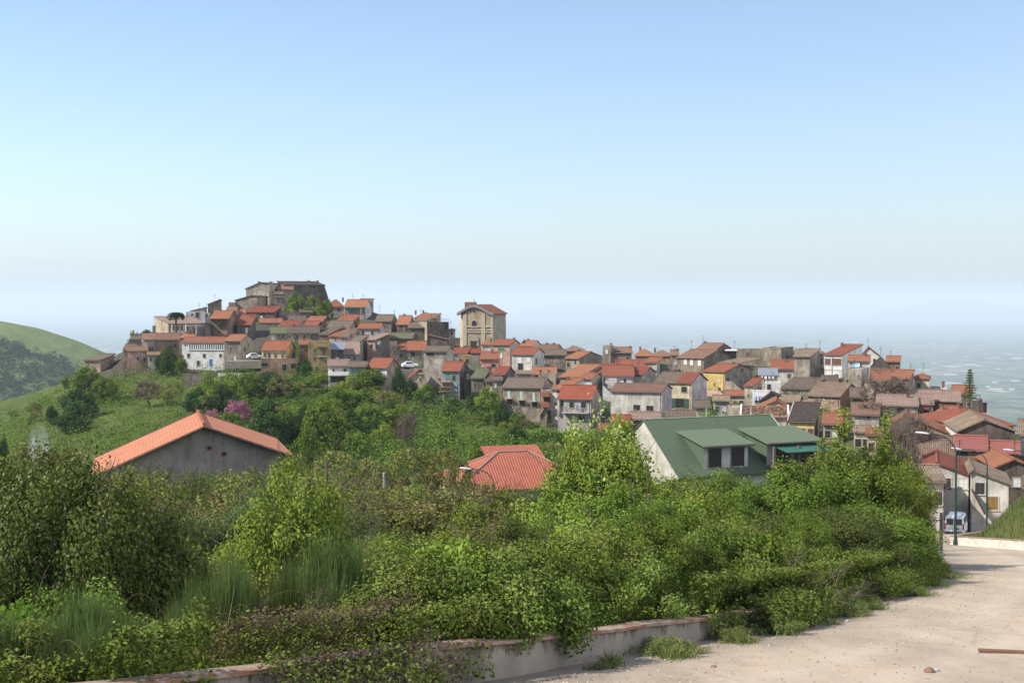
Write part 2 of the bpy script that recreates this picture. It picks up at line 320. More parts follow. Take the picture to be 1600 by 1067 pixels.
H('C',190,262,456,440,645,326,'pink','pinkt','tall narrow pink brown house with white satellite dish',x2=388,D=11,wside='dark',extra='dish',typ='mono')
H('C',388,452,470,468,600,340,'grey','flat','narrow grey house between the pink tower house and the red roofs',typ='flat',win=((430,560,12,20,'d'),))
H('C',455,546,540,500,655,334,'beige','red','beige house with low red roof next to the house with shaded porch',typ='mono',D=9)
H('C',546,706,546,470,655,333,'grey','red','grey house with tall red roof and shaded porch windows',win=((590,582,40,40,'d'),(655,600,10,50,'d')),D=9)
H('C',905,962,368,352,438,400,'cream','tan','tiny cream house glimpsed between dark block and church',typ='hip',win=((932,396,14,22,'d'),(975,418,18,30,'w')))
H('C',905,1032,440,438,505,385,'dstone','flat','dark stone terrace wall at the foot of the church',typ='flat',D=5,name='church_terrace',cat='wall')
H('C',190,362,700,620,885,286,'paint','red','white house with broad red roof and blank grey side above the bushes',x2=468,D=9,wside='grey',ant=((215,600),))
H('C',30,192,692,652,830,292,'teal','brown','greenish shaded house with brown roof joined to the blank white house',win=((78,815,24,30,'g'),(90,735,50,60,'t')))
H('C',468,560,700,650,800,300,'brown','dark','dark brown roof house behind the cypress-like shrub',typ='mono',D=10)
H('C',686,888,556,516,872,292,'pale','brown','tall windowless concrete grey house with thin brown roof',a=-.12,D=9,win=((745,582,70,26,'d'),(742,632,8,18,'d'),(822,800,16,12,'d')))
H('C',560,650,790,720,870,282,'pale','red','house with steep red roof cascading down to the bushes',typ='gu',xa=690,yeR=740,D=9)
H('C',645,690,757,740,850,281,'cream','tan','tiny cream hut with dark window below the tall concrete house',typ='mono',D=4,win=((657,803,12,24,'d'),))
H('C',845,1000,727,652,965,280,'teal','red','house with turquoise upper wall, brick balconies and an ivy clad side',x2=1072,D=9,wside='dark',win=((900,768,50,44,'t'),),extra='scaffold')
# --- tile D
H('D',112,292,490,438,575,348,'lilac','red','lilac house with deep red roof in front of the church',typ='mono',x2=335,D=9)
H('D',215,330,505,500,600,338,'ochre','flat','low tan wall house between lilac house and grey block',typ='flat',D=5)
H('D',332,522,482,452,560,350,'grey','dred','long shaded red roof running along the church square',typ='mono',D=6)
H('D',322,410,512,510,605,332,'grey','flat','plain grey block beside the coral house',typ='flat',D=6)
H('D',525,692,408,362,600,340,'pink','red','rose pink house with red roof beside the church',x2=784,D=10,win=((610,450,60,26,'g'),(605,505,30,50,'w'),(570,505,10,40,'d')),ch=((733,360),))
H('D',430,528,403,364,430,350,'white','orange','small hipped orange roof touching the church front',typ='hip',ch=((550,352),))
H('D',415,585,540,478,640,318,'coral','orange','coral house with kinked orange roof and tall red chimney',typ='mono',x2=598,win=((440,600,14,24,'w'),(540,600,40,30,'d')),ch=((530,450),))
H('D',712,912,498,438,652,318,'white','red','white house with red roof, white shutters and a raised ground floor',x2=1008,D=10,win=((780,546,34,52,'w'),(862,544,34,46,'w'),(790,610,50,60,'d'),(935,560,20,60,'s','s')))
H('D',785,905,420,372,440,365,'white','orange','white house with orange roof at the village edge behind the pink house',x2=980,D=9,ch=((862,378),))
H('E',480,640,164,112,185,362,'beige','rust','beige house with low rusty roof on the far village edge',x2=705,ch=((560,108),(625,112)),ant=((560,95),))
H('E',520,735,206,160,325,330,'stone','brown','round cornered old stone house with brown roof and no windows',D=9,win=((505,285,20,50,'w'),))
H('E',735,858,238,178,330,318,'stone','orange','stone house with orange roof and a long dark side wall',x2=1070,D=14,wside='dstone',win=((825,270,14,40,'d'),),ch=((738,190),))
H('E',735,900,165,120,190,358,'brown','rust','wide brown hipped roof on the far skyline of the middle village',typ='hip',D=12,ant=((910,150),))
H('E',1078,1150,122,120,270,345,'stone','flat','beige stone stub tower on the skyline with antenna and pipe',typ='flat',D=7,x2=1180,ch=((1157,98),))
H('E',1145,1345,185,140,265,346,'stone','rust','stone house with rusty covered loft beside the stub tower',typ='mono',D=8,win=((1215,175,50,26,'d'),),ch=((1343,135),))
H('E',425,648,385,325,440,300,'pale','orange','low house with wide orange roof and two little roof vents',typ='mono',D=7,win=((470,400,30,16,'d'),))
H('E',480,645,372,366,432,296,'beige','flat','plain beige parapet wall under the wide orange roof',typ='flat',D=4,ch=((500,366),(577,368)),name='roof_terrace',cat='building')
H('E',680,868,412,300,432,294,'grey','orange','large orange roof valley sloping down beside the grey gable wall',typ='mono',x2=1050,D=14)
H('E',865,975,428,378,465,284,'lilac','orange','small grey gabled house with orange roof below the roof valley',x2=1075,D=9)
H('E',952,1125,368,292,405,302,'white','red','white house with broad red roof in the middle of the village',typ='mono',x2=1240,D=9,ch=((1205,258),))
H('E',1078,1362,402,310,525,282,'paint','red','large white house with wide red roof and two tall dark windows',typ='mono',D=10,win=((1086,440,16,56,'d'),(1283,455,20,60,'d')),ch=((1360,332),),extra='whiteblock')
H('E',150,512,510,422,800,262,'stone','brown','long old stone house with three pale green shutters over small balconies',a=-.2,D=13,win=((207,567,22,72,'p'),(322,578,22,72,'p'),(438,592,22,74,'p'),(215,640,50,50,'d'),(330,655,50,50,'d'),(445,665,50,50,'d')),extra='balc3')
H('E',58,146,440,398,700,268,'stone','brown','slim stone house with arched white window at the end of the long stone house',typ='mono',D=8,win=((85,490,22,44,'w'),))
H('D',540,642,682,616,745,272,'dark','red','dark little roof house with red tiles and a white window',x2=735,D=8,win=((600,710,18,36,'w'),))
H('D',258,385,658,600,760,285,'grey','moss','grey house with mossy roof beside the ivy clad wall',typ='mono',x2=418,win=((305,700,30,50,'w'),))
H('D',335,452,716,632,905,276,'dstone','moss','dark stone house with mossy roof and one black window',typ='mono',x2=512,D=9,win=((371,780,22,36,'d'),(371,855,16,26,'d')),ch=((548,612),))
H('D',462,562,746,680,870,274,'dstone','brown','small stone house with brown roof between two chimneys',typ='mono',ch=((512,615),))
H('E',505,622,532,528,800,258,'pale','flat','whitish house with two brick red balconies and a dark recess',typ='flat',D=8,extra='brickbalc',win=((560,620,60,60,'d'),(583,760,30,80,'d')))
H('E',605,732,525,450,760,257,'white','orange','white house with orange roof, brick chimney and small round window',typ='mono',x2=900,D=12,win=((672,545,40,24,'d'),(640,655,14,20,'d'),(740,540,10,20,'d')),ch=((677,430),))
H('E',498,560,760,715,830,256,'stone','tan','tiny gabled stone hut with arched door against the balcony house',typ='gu',xa=530,yeR=762,D=4,win=((522,775,14,30,'d'),),name='stone_hut',cat='hut')
H('E',662,968,614,494,890,246,'lilac','dred','house with dark red roof, deep balcony and blue folded parasol',x2=1060,D=10,win=((790,667,40,50,'d'),(900,670,44,50,'d'),(704,652,20,50,'d'),(880,790,50,36,'d')),extra='balc_long',wside='pale')
H('E',1045,1152,560,556,700,286,'yellow','flat','bright yellow house with one dark window deep between two white houses',typ='flat',D=8,win=((1081,632,28,60,'d'),),extra='awn_brown')
H('F',85,560,549,478,782,240,'white','rust','large white house with low rusty roof and two flower filled balcony windows',x2=650,D=10,win=((325,692,62,52,'d'),(447,700,66,52,'d')),extra='flowers',wside='lilac')  # bluish shade of the side wall painted as lilac plaster
H('F',95,262,840,786,900,214,'dark','dred','dark open shelter with deep red sheet roof between white house and green roof',typ='mono',D=6,name='shelter',cat='shelter',win=((180,870,120,30,'d'),))
H('F',262,540,800,770,835,218,'pink','pinkt','low pink roof terrace under the flower balcony',typ='mono',D=5,name='porch',cat='porch')
H('F',600,862,798,728,835,214,'brown','brown','flat brown roofed shed directly behind the green roof ridge',typ='mono',D=6,name='shed',cat='shed')
H('F',495,832,466,372,722,262,'cream','brown','cream house with dark shuttered lower window and half brown, half red roof',x2=975,D=10,win=((765,525,46,50,'d'),(727,652,74,88,'o')),extra='redpart',ch=((672,410),),wside='lilac')
H('F',285,388,384,322,478,288,'pale','red','pale house with red roof and a blank grey gable side',x2=500,D=9,win=((335,395,50,18,'d'),),wside='grey')
H('F',402,512,276,237,335,318,'pale','red','small pale house with red roof behind the low stone wall',typ='mono',x2=560,D=7)
H('F',500,660,285,280,345,322,'dstone','flat','dark stone yard wall joined to the small pale house',typ='flat',D=7,name='yard_wall',cat='wall')
H('F',130,402,312,255,335,318,'beige','red','long red roof strip in front of the stub tower',typ='mono',D=7,ch=((143,255),))
H('F',312,482,210,150,255,360,'beige','orange','house with hipped orange roof on the skyline next to the smoking chimney',typ='hip',D=10,ch=((358,146),))
H('F',480,640,212,160,275,362,'ochre','rust','ochre walled house with rusty brown roof on the skyline',typ='hip',D=11,ch=((495,146),))
H('F',640,712,208,182,350,340,'grey','rust','narrow grey house with white windows joined to the big stone palace',typ='mono',win=((685,280,18,36,'w'),(720,280,16,36,'w')),ch=((700,150),))
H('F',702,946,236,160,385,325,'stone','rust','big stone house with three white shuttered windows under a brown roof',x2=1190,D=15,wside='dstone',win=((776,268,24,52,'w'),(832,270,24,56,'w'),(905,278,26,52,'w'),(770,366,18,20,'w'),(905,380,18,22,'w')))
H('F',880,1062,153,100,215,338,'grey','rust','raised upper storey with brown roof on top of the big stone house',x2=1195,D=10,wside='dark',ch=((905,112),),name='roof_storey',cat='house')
H('F',1155,1250,160,150,265,342,'dark','flat','dark little house with white canopy behind the big stone house',typ='flat',D=6,extra='canopy')
H('F',945,1142,362,292,545,308,'yellow','red','pale yellow house with red front roof beside the old stone stair wall',x2=1400,D=14,wside='grey',win=((1083,440,34,44,'c'),(1170,436,30,44,'s','s'),(1303,345,30,36,'s','s'),(1046,478,10,24,'d'),(1095,522,16,24,'d')),ch=((1224,296),),extra='backroof')  # grey side plaster carries the shade of the wall turned from the sun
# --- tile G
H('G',60,308,150,146,360,372,'stone','flat','long roofless stone wall of a ruin on the skyline, with one square hole',typ='flat',D=6,win=((168,195,14,24,'d'),),name='stone_ruin',cat='ruin')
H('G',305,478,138,136,370,362,'stone','flat','tall square stone ruin with a dark side wall on the skyline',typ='flat',x2=592,D=12,wside='dstone',name='stone_ruin',cat='ruin')
H('G',540,600,215,190,250,366,'beige','tan','tiny beige house with tan roof between stone ruin and grey block',typ='mono')
H('G',598,742,222,192,420,300,'grey','tan','tall windowless grey block with slanting top',x2=832,D=11,wside='grey',typ='mono',win=((662,232,12,16,'d'),))
H('G',385,592,336,260,440,288,'white','red','white house with red roof and a tall thin chimney pipe',typ='mono',D=8,win=((440,385,20,26,'w'),),ch=((522,280),))
H('G',270,440,392,340,450,280,'pale','metal','white sloping awning roof over a terrace with hanging laundry',typ='mono',D=4,name='terrace_shelter',cat='shelter',extra='laundry')
H('G',600,740,150,144,260,340,'stone','flat','broken beige stone wall beside the villa annex on the skyline',typ='flat',D=6,name='stone_ruin',cat='ruin')
H('G',712,874,192,145,330,312,'white','rust','white house with rusty roof attached to the tall white villa',typ='hip',D=9,win=((852,265,14,60,'d'),),extra='ledge')
H('G',880,1042,206,116,405,298,'paint','red','tall white villa with vast red roof and wide brown windows',x2=1225,D=13,typ='mono',win=((910,268,44,58,'S'),(992,270,76,62,'S')),ch=((962,130),),wside='paint',extra='villa')
H('G',1228,1385,205,140,290,318,'paint','red','white gable of a house hiding behind the villa',typ='gu',xa=1285,yeR=218,D=8)
H('G',1100,1300,262,216,335,278,'white','orange','white terrace house with satellite dishes and a peach roof below the villa',typ='mono',D=7,extra='dishes',win=((1215,300,14,30,'d'),),ch=((1265,218),))
H('H',118,262,182,95,215,276,'dark','dark','dark roofed house at the end of the ridge beside the villa',typ='hip',D=8)
H('H',240,352,135,105,218,290,'brick','orange','small brick house with orange roof at the outer ridge end',typ='mono',D=7,x2=356)
H('H',100,305,196,188,230,262,'brick','flat','low brick wall terrace in front of the dark roofed house',typ='flat',D=5,name='brick_terrace',cat='wall')
H('G',1065,1222,336,330,565,252,'grey','flat','square grey block with flat top above the leafless tree',typ='flat',x2=1292,D=8,win=((1092,452,18,36,'d'),(1190,400,10,16,'d')),wside='pale')
H('G',140,218,492,440,695,258,'pale','red','slim grey house with small red roof beside the stone stair wall',typ='mono',x2=300,D=8,win=((175,580,10,20,'d'),))
H('G',212,402,548,544,700,250,'paint','flat','low bright white house with flat top and laundry hanging below it',typ='flat',D=7,extra='laundry2')
H('G',330,472,462,458,560,258,'paint','flat','white cube house with roof terrace behind the laundry',typ='flat',D=6,win=((365,505,34,60,'d'),))
H('G',275,460,640,560,700,246,'dark','dark','steep blackish roof against the low bright white house',typ='gu',xa=385,yeR=590,D=6)
H('G',475,762,522,425,585,268,'grey','brown','wide low house with shaggy brown roof below the grey block',typ='mono',x2=870,D=11,win=((640,548,20,22,'d'),))
H('G',850,1002,466,405,480,276,'brown','brown','small brown roof with chimney behind the wide tan roof',typ='mono',D=8,ch=((1012,400),))
H('G',725,1022,590,470,765,238,'pink','tan','big weathered pinkish stone house with wide tan roof and one tiny window',x2=1212,D=14,wside='brick',win=((866,626,22,34,'w'),(790,630,8,14,'d')))
H('G',478,642,642,576,705,224,'brown','tan','small brown house with tan roof and chimney above the dormer house',x2=672,ch=((600,618),(515,632)),D=7)
H('G',238,560,712,632,830,206,'cream','orange','beige gabled house with orange verge behind the rubble roof',typ='gu',xa=432,yeR=712,D=8,win=((480,704,26,16,'d'),))
H('G',100,548,772,702,840,199,'pale','pinkt','low house with broken rubble strewn roof between white parapet ends',typ='mono',D=7,extra='rubble')
H('G',548,785,822,660,992,190,'yellow','dark','yellow house with dark ribbed roof and one barred window beside the green roof',typ='mono',x2=830,D=8,wside='pink',win=((660,925,70,78,'r'),),extra='verge')
H('G',680,900,700,670,800,232,'beige','pinkt','flat pale tiled roof strip below the big weathered stone house',typ='mono',D=6,ch=((800,708),))
# --- tile H
H('H',140,272,297,220,415,246,'brown','orange','brown walled house with peach and orange roof behind bare branches',typ='mono',D=8,ch=((133,240),),win=((150,350,8,34,'d'),))
H('H',268,428,275,222,410,252,'brown','orange','dark brown house with orange roof and a plain grey side tower',typ='mono',x2=468,D=9,wside='grey')
H('H',365,468,218,215,410,262,'grey','flat','plain grey tower block behind the orange roof at the ridge end',typ='flat',D=7)
H('H',472,600,270,228,352,266,'cream','orange','small cream house with orange hip roof at the end of the ridge',typ='hip',D=8,win=((575,345,40,34,'w'),))
H('H',600,745,350,335,400,268,'white','flat','low white terrace with chimney beyond the ridge end',typ='flat',D=6,ch=((715,305),),name='terrace_house')
H('H',765,936,403,356,465,244,'grey','orange','small house with bright orange roof beside the tall conifer',typ='mono',D=8,x2=960)
H('H',845,1010,462,455,515,236,'dark','flat','dark low house with pale flat roof edge below the conifer',typ='flat',x2=1040,D=7,win=((930,490,30,30,'d'),))
H('H',505,855,462,397,575,214,'dark','pinkt','house with smooth salmon roof and long dark grey wall',typ='mono',D=9,win=((720,500,8,10,'d'),))
H('H',160,500,497,425,595,204,'pale','pinkt','house with mottled pink roof and curtained window near bare branches',typ='mono',D=8,win=((345,550,40,60,'o'),),ch=((420,400),))
H('H',490,628,487,420,590,206,'beige','pinkt','porch house with pink roof and short red awning',typ='mono',D=8,extra='awning_red',win=((545,560,90,50,'d'),))
H('H',548,668,640,588,690,182,'brown','orange','small orange roof peeking behind the long hip roof',typ='mono',x2=830,D=11,ch=((682,550),))
H('H',885,1300,662,515,740,172,'pale','red','large house with sweeping red hip roof and chimneys',typ='hip',D=16,a=.1,ch=((853,570),(1278,625),(1220,655)),extra='skylight')
H('H',262,735,665,588,780,158,'brown','orange','brown gabled house with orange verge tiles behind bare twigs',typ='gu',xa=402,yeR=726,D=8)
H('H',845,1312,712,622,830,148,'dark','tan','gable wall toned dark for its shade under a long tan roof with white left flank',typ='gu',xa=1055,yeR=716,x2=735,D=12,wside='paint')  # front plaster darkened for the shade on the gable
H('H',815,1075,862,775,925,142,'brown','sheet','lean-to with red metal sheet roof beside the street lamp head',typ='mono',D=6,name='sheet_shed',cat='shed',extra='openfront')
H('H',1070,1345,892,818,925,141,'dark','sheet','low annex with long dusty red sheet roof',typ='mono',D=5,name='sheet_shed',cat='shed')
H('H',1345,1480,745,690,800,152,'white','tan','white house with tan roof cut off by the picture edge',typ='mono',D=8)
H('I',1052,1330,338,285,620,132,'dark','orange','dark house with bright orange gabled roof near the grassy mound',typ='gu',xa=1180,yeR=345,x2=860,D=13)
H('I',250,770,270,112,420,143,'stone','tan','wide weathered tan roof with a small dark chimney behind the white gabled house',typ='mono',D=10,ch=((508,168),))
H('H',60,138,332,328,470,240,'cream','flat','narrow cream house with white laundry between the square grey block and bare branches',typ='flat',D=7,win=((118,380,14,40,'w'),))
H('H',-60,60,430,400,560,226,'dstone','brown','dark stone house hidden behind bare brown branches under the weathered stone house',typ='mono',D=8)
H('H',-40,180,575,535,660,196,'pale','rust','pale low house seen through the bare branches',typ='mono',D=8,win=((90,600,16,26,'d'),))
H('F',862,1000,690,660,790,236,'pale','brown','low pale annex beside the small garden tree',typ='mono',D=6)
H('G',-10,110,690,672,790,214,'beige','flat','beige garden wall house at the foot of the stone stairs',typ='flat',D=6)
# tile I near houses
H('I',515,842,340,312,700,122,'white','red','white gabled house with half tan, half red roof beside the parked van',typ='gu',xa=602,yeR=398,D=11,a=-.31,extra='boards')
H('I',440,652,445,350,815,116,'white','tan','white lean-to house with striped tan roof next to the parked van',typ='mono',D=5,a=-.2)
H('I',868,1146,372,368,690,118,'white','tan','white house with long sloping tan roof, outside stair and yellow brown window',typ='gu',xa=872,yeR=465,D=8,a=-.3,win=((1024,612,72,100,'y'),),extra='stairs')
# ---------------------------------------------------------------- solve each house's plan from its measured row
def xr(px, z, Y): return (px - CX) / FPX * (math.cos(PIT) - z / Y * math.sin(PIT))   # X / Y of a pixel column
def solve(h):
    t = h['t']; X0, X1 = tx(t, h['x0']), tx(t, h['x1']); h['px0'], h['px1'] = X0, X1
    X2 = tx(t, h['x2']) if h['x2'] is not None else None
    YE, YR, YB = ty(t, h['ye']), ty(t, h['yr']), ty(t, h['yb'])
    d = h['d']; e = zat(YE, d); D = h['D']; a = h['a']
    near_right = (X2 is not None and X2 > X1) or (X2 is None and a < 0)
    pn = X1 if near_right else X0
    C = Vector((xr(pn, e, d) * d, d))
    if X2 is not None and (X2 > X1 or X2 < X0) and not (a and h['x2'] is not None and a != 0):
        lo, hi = -1.35, 1.35
        for _ in range(50):
            m = (lo + hi) / 2; q = C + Vector((-math.sin(m), math.cos(m))) * D
            if q.x / q.y > xr(X2, e, d): lo = m
            else: hi = m
        a = (lo + hi) / 2
    if a == 0.0: a = -math.atan((((X0 + X1) / 2) - CX) / FPX)
    u = Vector((math.cos(a), math.sin(a))); n = Vector((-math.sin(a), math.cos(a)))
    if near_right:
        r = xr(X0, e, d); L = (C.x - r * C.y) / (u.x - r * u.y); P0 = C - u * L
    else:
        r = xr(X1, e, d); L = (r * C.y - C.x) / (u.x - r * u.y); P0 = C.copy()
    h.update(u=u, n=n, P0=P0, L=L, e=e, aa=a, near_right=near_right)
    typ = h['typ']
    if typ in ('gf', 'mono', 'hip'):
        tt = {'gf': h['rf'], 'mono': 1.0, 'hip': .5}[typ] * D; q = P0 + u * (L / 2) + n * tt; r = zat(YR, q.y)
        r = max(r, e + .12 * tt)
        h['r'] = min(r, e + 1.1 * tt)
        h['prof'] = [(0, e), (tt, h['r'])] + ([(D, e)] if typ == 'gf' else [])
    elif typ == 'flat': h['r'] = e; h['prof'] = [(0, e), (D, e)]
    else:
        XA = tx(t, h['xa']); YR2 = ty(t, h['yeR'])
        def uat(px, zz):
            r = xr(px, zz, d); return (r * P0.y - P0.x) / (u.x - r * u.y)
        ta = min(max(uat(XA, e), .02 * L), .98 * L); q = P0 + u * ta; r = zat(YR, q.y); p1 = P0 + u * L; eR = zat(YR2, p1.y); p0y = P0.y
        e0 = zat(YE, p0y); h['e'] = min(e0, eR); h['r'] = r; h['prof'] = [(0, e0), (ta, r), (L, eR)]
    h['zb'] = zat(YB, d) - h['hb']
    return h
for h in HS: solve(h)

# ---------------------------------------------------------------- terrain height
CP = []
def cp(px, py, d): p = P(px, py, d); CP.append((p.x, p.y, p.z))
_bins = {}
for h in HS:
    if h['name'] == 'roof_storey': continue
    for s_, v_ in ((0, 0), (1, 0), (.5, .8)):
        q = h['P0'] + h['u'] * (h['L'] * s_) + h['n'] * (h['D'] * v_); _bins.setdefault((round(q.x / 11), round(q.y / 11)), []).append((q.x, q.y, h['zb'] + (.6 if v_ else 0)))
for b_ in _bins.values(): b_ = np.array(b_); CP.append((b_[:, 0].mean(), b_[:, 1].mean(), .5 * b_[:, 2].mean() + .5 * b_[:, 2].min()))
# open slope in front of the village
for t in [(0,664,310),(60,620,325),(110,592,335),(150,590,330),(200,590,322),(280,588,318),(350,592,312),(60,680,270),(150,650,285),(250,640,280),(350,640,275),(120,700,240),(220,700,235),
          (420,600,300),(470,640,270),(520,620,285),(600,640,270),(650,628,275),(700,650,262),(760,650,262),(560,690,220),(640,700,215),(700,700,215),(780,690,230),(850,690,235),(880,700,225),(900,720,200),
          (450,690,225),(380,700,215),(460,750,175),(560,760,165),(660,760,165),(760,745,175),(860,760,160),(-120,760,300),(-120,720,360),(0,730,230),(60,770,180),(-200,800,200)]: cp(*t)
for t in [(200,860,92),(300,870,95),(440,865,95),(520,840,110),(620,830,115),(720,800,130),(860,800,130),(1000,790,150),(1250,780,165),(1100,810,120),(1250,820,110),(1350,800,120),(1400,780,140),(0,900,80),(-200,900,90)]: cp(*t)
for t in [(300,980,50),(100,960,55),(500,960,55),(700,930,60),(900,900,65),(1100,880,70),(1250,880,72),(1400,850,95),(0,1060,33),(300,1070,33),(600,1040,35),(900,990,38),(-300,1100,30)]: cp(*t)
# behind the castle and along the back of the village the hill falls away
for t in [(-80,700,380),(60,640,420),(120,600,430),(200,570,430),(300,510,470),(450,490,480),(600,500,470),(740,545,440),(850,560,430),(1000,570,430),(1200,570,440),(1350,590,400),(1450,620,360),(1530,690,320),(1620,720,280),(1700,720,250),(1750,740,200),(1500,720,380),(1600,770,330),(1700,780,300),(1400,690,420),(1300,660,440),(1200,650,470),(1560,680,262),(1600,700,240),(1650,705,215),(1800,760,280)]: cp(*t)
for t in [(1440,846,96),(1460,838,125),(1510,832,128),(1560,830,128),(1620,830,128),(1700,835,120)]: cp(*t)
CPA = np.array(CP); _s = 1 / 100.0
_d = np.linalg.norm(CPA[:, None, :2] - CPA[None, :, :2], axis=2) * _s
_A = -_d + np.eye(len(CPA)) * .03
_n = len(CPA); _M = np.zeros((_n + 3, _n + 3)); _M[:_n, :_n] = _A; _pl = np.c_[np.ones(_n), CPA[:, :2] * _s]; _M[:_n, _n:] = _pl; _M[_n:, :_n] = _pl.T
_w = np.linalg.solve(_M, np.r_[CPA[:, 2], 0, 0, 0])
def rbf(x, y):
    x = np.asarray(x, float).ravel(); y = np.asarray(y, float).ravel(); out = np.empty(len(x))
    for i in range(0, len(x), 20000):
        q = np.c_[x[i:i + 20000], y[i:i + 20000]]
        dd = np.sqrt(((q[:, None, :] - CPA[None, :, :2]) ** 2).sum(2)) * _s
        out[i:i + 20000] = -dd @ _w[:_n] + np.c_[np.ones(len(q)), q * _s] @ _w[_n:]
    return out
WALL = np.array([(-40, -28), (-9.5, 5), (-3.2, 12.7), (0, 16.6), (2.6, 20.4), (4.8, 23.6), (6.9, 27.5), (9.3, 32.2), (15.5, 46.0), (24.0, 74.0), (33.5, 104), (40, 130)], float)
def road_z(x, y): return -(2.2 + .16 * np.asarray(y, float))
def wall_s(x, y):                      # signed distance to the wall line, positive on the overgrown side
    x = np.asarray(x, float).ravel(); y = np.asarray(y, float).ravel(); best = np.full(len(x), 1e9); sg = np.ones(len(x))
    for i in range(len(WALL) - 1):
        a, b = WALL[i], WALL[i + 1]; ab = b - a; l2 = ab @ ab
        t = np.clip(((x - a[0]) * ab[0] + (y - a[1]) * ab[1]) / l2, 0, 1); dx = x - a[0] - t * ab[0]; dy = y - a[1] - t * ab[1]
        dd = np.hypot(dx, dy); m = dd < best; best[m] = dd[m]; sg[m] = np.sign((ab[0] * dy - ab[1] * dx)[m])
    return best * np.where(sg == 0, 1, sg)
def ground(x, y):
    shp = np.shape(x); x = np.asarray(x, float).ravel(); y = np.asarray(y, float).ravel()
    r = np.hypot(x, y); z = rbf(x, y)
    far = sstep(425, 1250, np.hypot(x, y * .95)); z = z * (1 - far) + (-430) * far
    s = wall_s(x, y); rz = road_z(x, y)
    fade = sstep(122, 134, y)              # past the houses by the van the plain terrain takes over
    k = sstep(.6, 13, s); zz = (rz + .30 * sstep(.2, 1.2, s) - .06) * (1 - k) + z * k
    zz = np.where(s < 0, rz - .06, zz)
    # grassy mound behind the kerb
    m = sstep(27.3, 32.5, x - .45 * np.maximum(0, y - 78)) * sstep(50, 60, y) * (1 - sstep(84, 96, y)); zz = zz + (3.2 + .8 * (fbm(x, y, 5, 3, 44) - .5)) * m
    z = zz * (1 - fade) + z * fade
    z = z + (fbm(x, y, 14, 4, 3) - .5) * 1.2 * sstep(30, 90, r) * sstep(2, 12, s)
    return z.reshape(shp)
def gz(x, y): return float(ground(np.array([x]), np.array([y]))[0])
# ---------------------------------------------------------------- ground, road, plain, far hills
def grid_mesh(name, X, Y, Z, mat, kind='structure', smooth=True):
    nr, nc = X.shape; v = np.stack([X, Y, Z], -1).reshape(-1, 3); i = np.arange(nr * nc).reshape(nr, nc)
    f = np.stack([i[:-1, :-1], i[:-1, 1:], i[1:, 1:], i[1:, :-1]], -1).reshape(-1, 4)
    me = bpy.data.meshes.new(name); me.vertices.add(len(v)); me.vertices.foreach_set('co', v.astype('f').ravel())
    me.loops.add(f.size); me.loops.foreach_set('vertex_index', f.astype('i').ravel()); me.polygons.add(len(f)); me.polygons.foreach_set('loop_start', np.arange(0, f.size, 4, dtype='i'))
    me.polygons.foreach_set('use_smooth', np.full(len(f), smooth)); me.materials.append(mat); me.update(calc_edges=True); me.validate()
    o = bpy.data.objects.new(name, me); COL.objects.link(o); o['kind'] = kind; return o
n = NT('hill_ground'); vl = n.n('ShaderNodeAttribute', attribute_name='litter_shade'); va = n.n('ShaderNodeAttribute', attribute_name='built'); g = n.n('ShaderNodeNewGeometry'); v = g.outputs['Position']
def sv(vec, s): m = n.n('ShaderNodeMapping'); n.link(vec, m.inputs[0]); m.inputs['Scale'].default_value = s; return m.outputs[0]
b1 = n.noise(v, .11, 6, .65); b2 = n.noise(sv(v, (.5, .5, 3)), .35, 5, .7); b3 = n.noise(v, 2.2, 4, .7)
c = n.mix(n.ramp(b1, [(.35, 0), (.65, 1)]), (.13, .165, .042), (.062, .098, .027)); c = n.mix(n.ramp(b2, [(.45, 0), (.7, .7)]), c, (.115, .125, .045)); c = n.mix(n.ramp(b3, [(.4, 0), (.75, .75)]), c, (.035, .055, .015))
c = n.mix(va.outputs['Fac'], c, n.mix(n.ramp(b3, [(.35, 0), (.7, 1)]), (.12, .105, .085), (.06, .05, .04))); c = n.mix(vl.outputs['Fac'], c, n.mix(b3, (.030, .026, .014), (.055, .045, .025))); n.bump(n.math('ADD', b2, b3), .9, .6); M_HILL = n.col(c, .95, .05)
rr_ = np.concatenate([np.linspace(3, 60, 150), np.geomspace(60.5, 1650, 260)]); th_ = np.radians(np.linspace(-52, 42, 430)); RR, TT = np.meshgrid(rr_, th_, indexing='ij')
GX, GY = RR * np.sin(TT), RR * np.cos(TT); hg = grid_mesh('hillside_ground', GX, GY, ground(GX, GY), M_HILL)
_cx = np.array([[(h['P0'] + h['u'] * h['L'] / 2 + h['n'] * h['D'] / 2).x, (h['P0'] + h['u'] * h['L'] / 2 + h['n'] * h['D'] / 2).y, max(h['L'], h['D']) * .55] for h in HS])
_q = np.c_[GX.ravel(), GY.ravel()]; _b = np.zeros(len(_q)); _m = np.hypot(_q[:, 0], _q[:, 1]) > 95
for hx_, hy_, hr_ in _cx: _b += 1 - sstep(hr_ * .9, hr_ + 12, np.hypot(_q[:, 0] - hx_, _q[:, 1] - hy_ - 2))
_b = np.where(_m, np.clip(_b * 1.2 - .45, 0, 1), 0); _l = hg.data.attributes.new('litter_shade', 'FLOAT', 'POINT'); _l.data.foreach_set('value', (sstep(.3, 2, wall_s(_q[:, 0], _q[:, 1])) * (1 - sstep(75, 110, np.hypot(_q[:, 0], _q[:, 1])))).astype('f')); _at = hg.data.attributes.new('built', 'FLOAT', 'POINT'); _at.data.foreach_set('value', _b.astype('f'))  # dark leaf litter soil that also paints deeper shade under the thicket
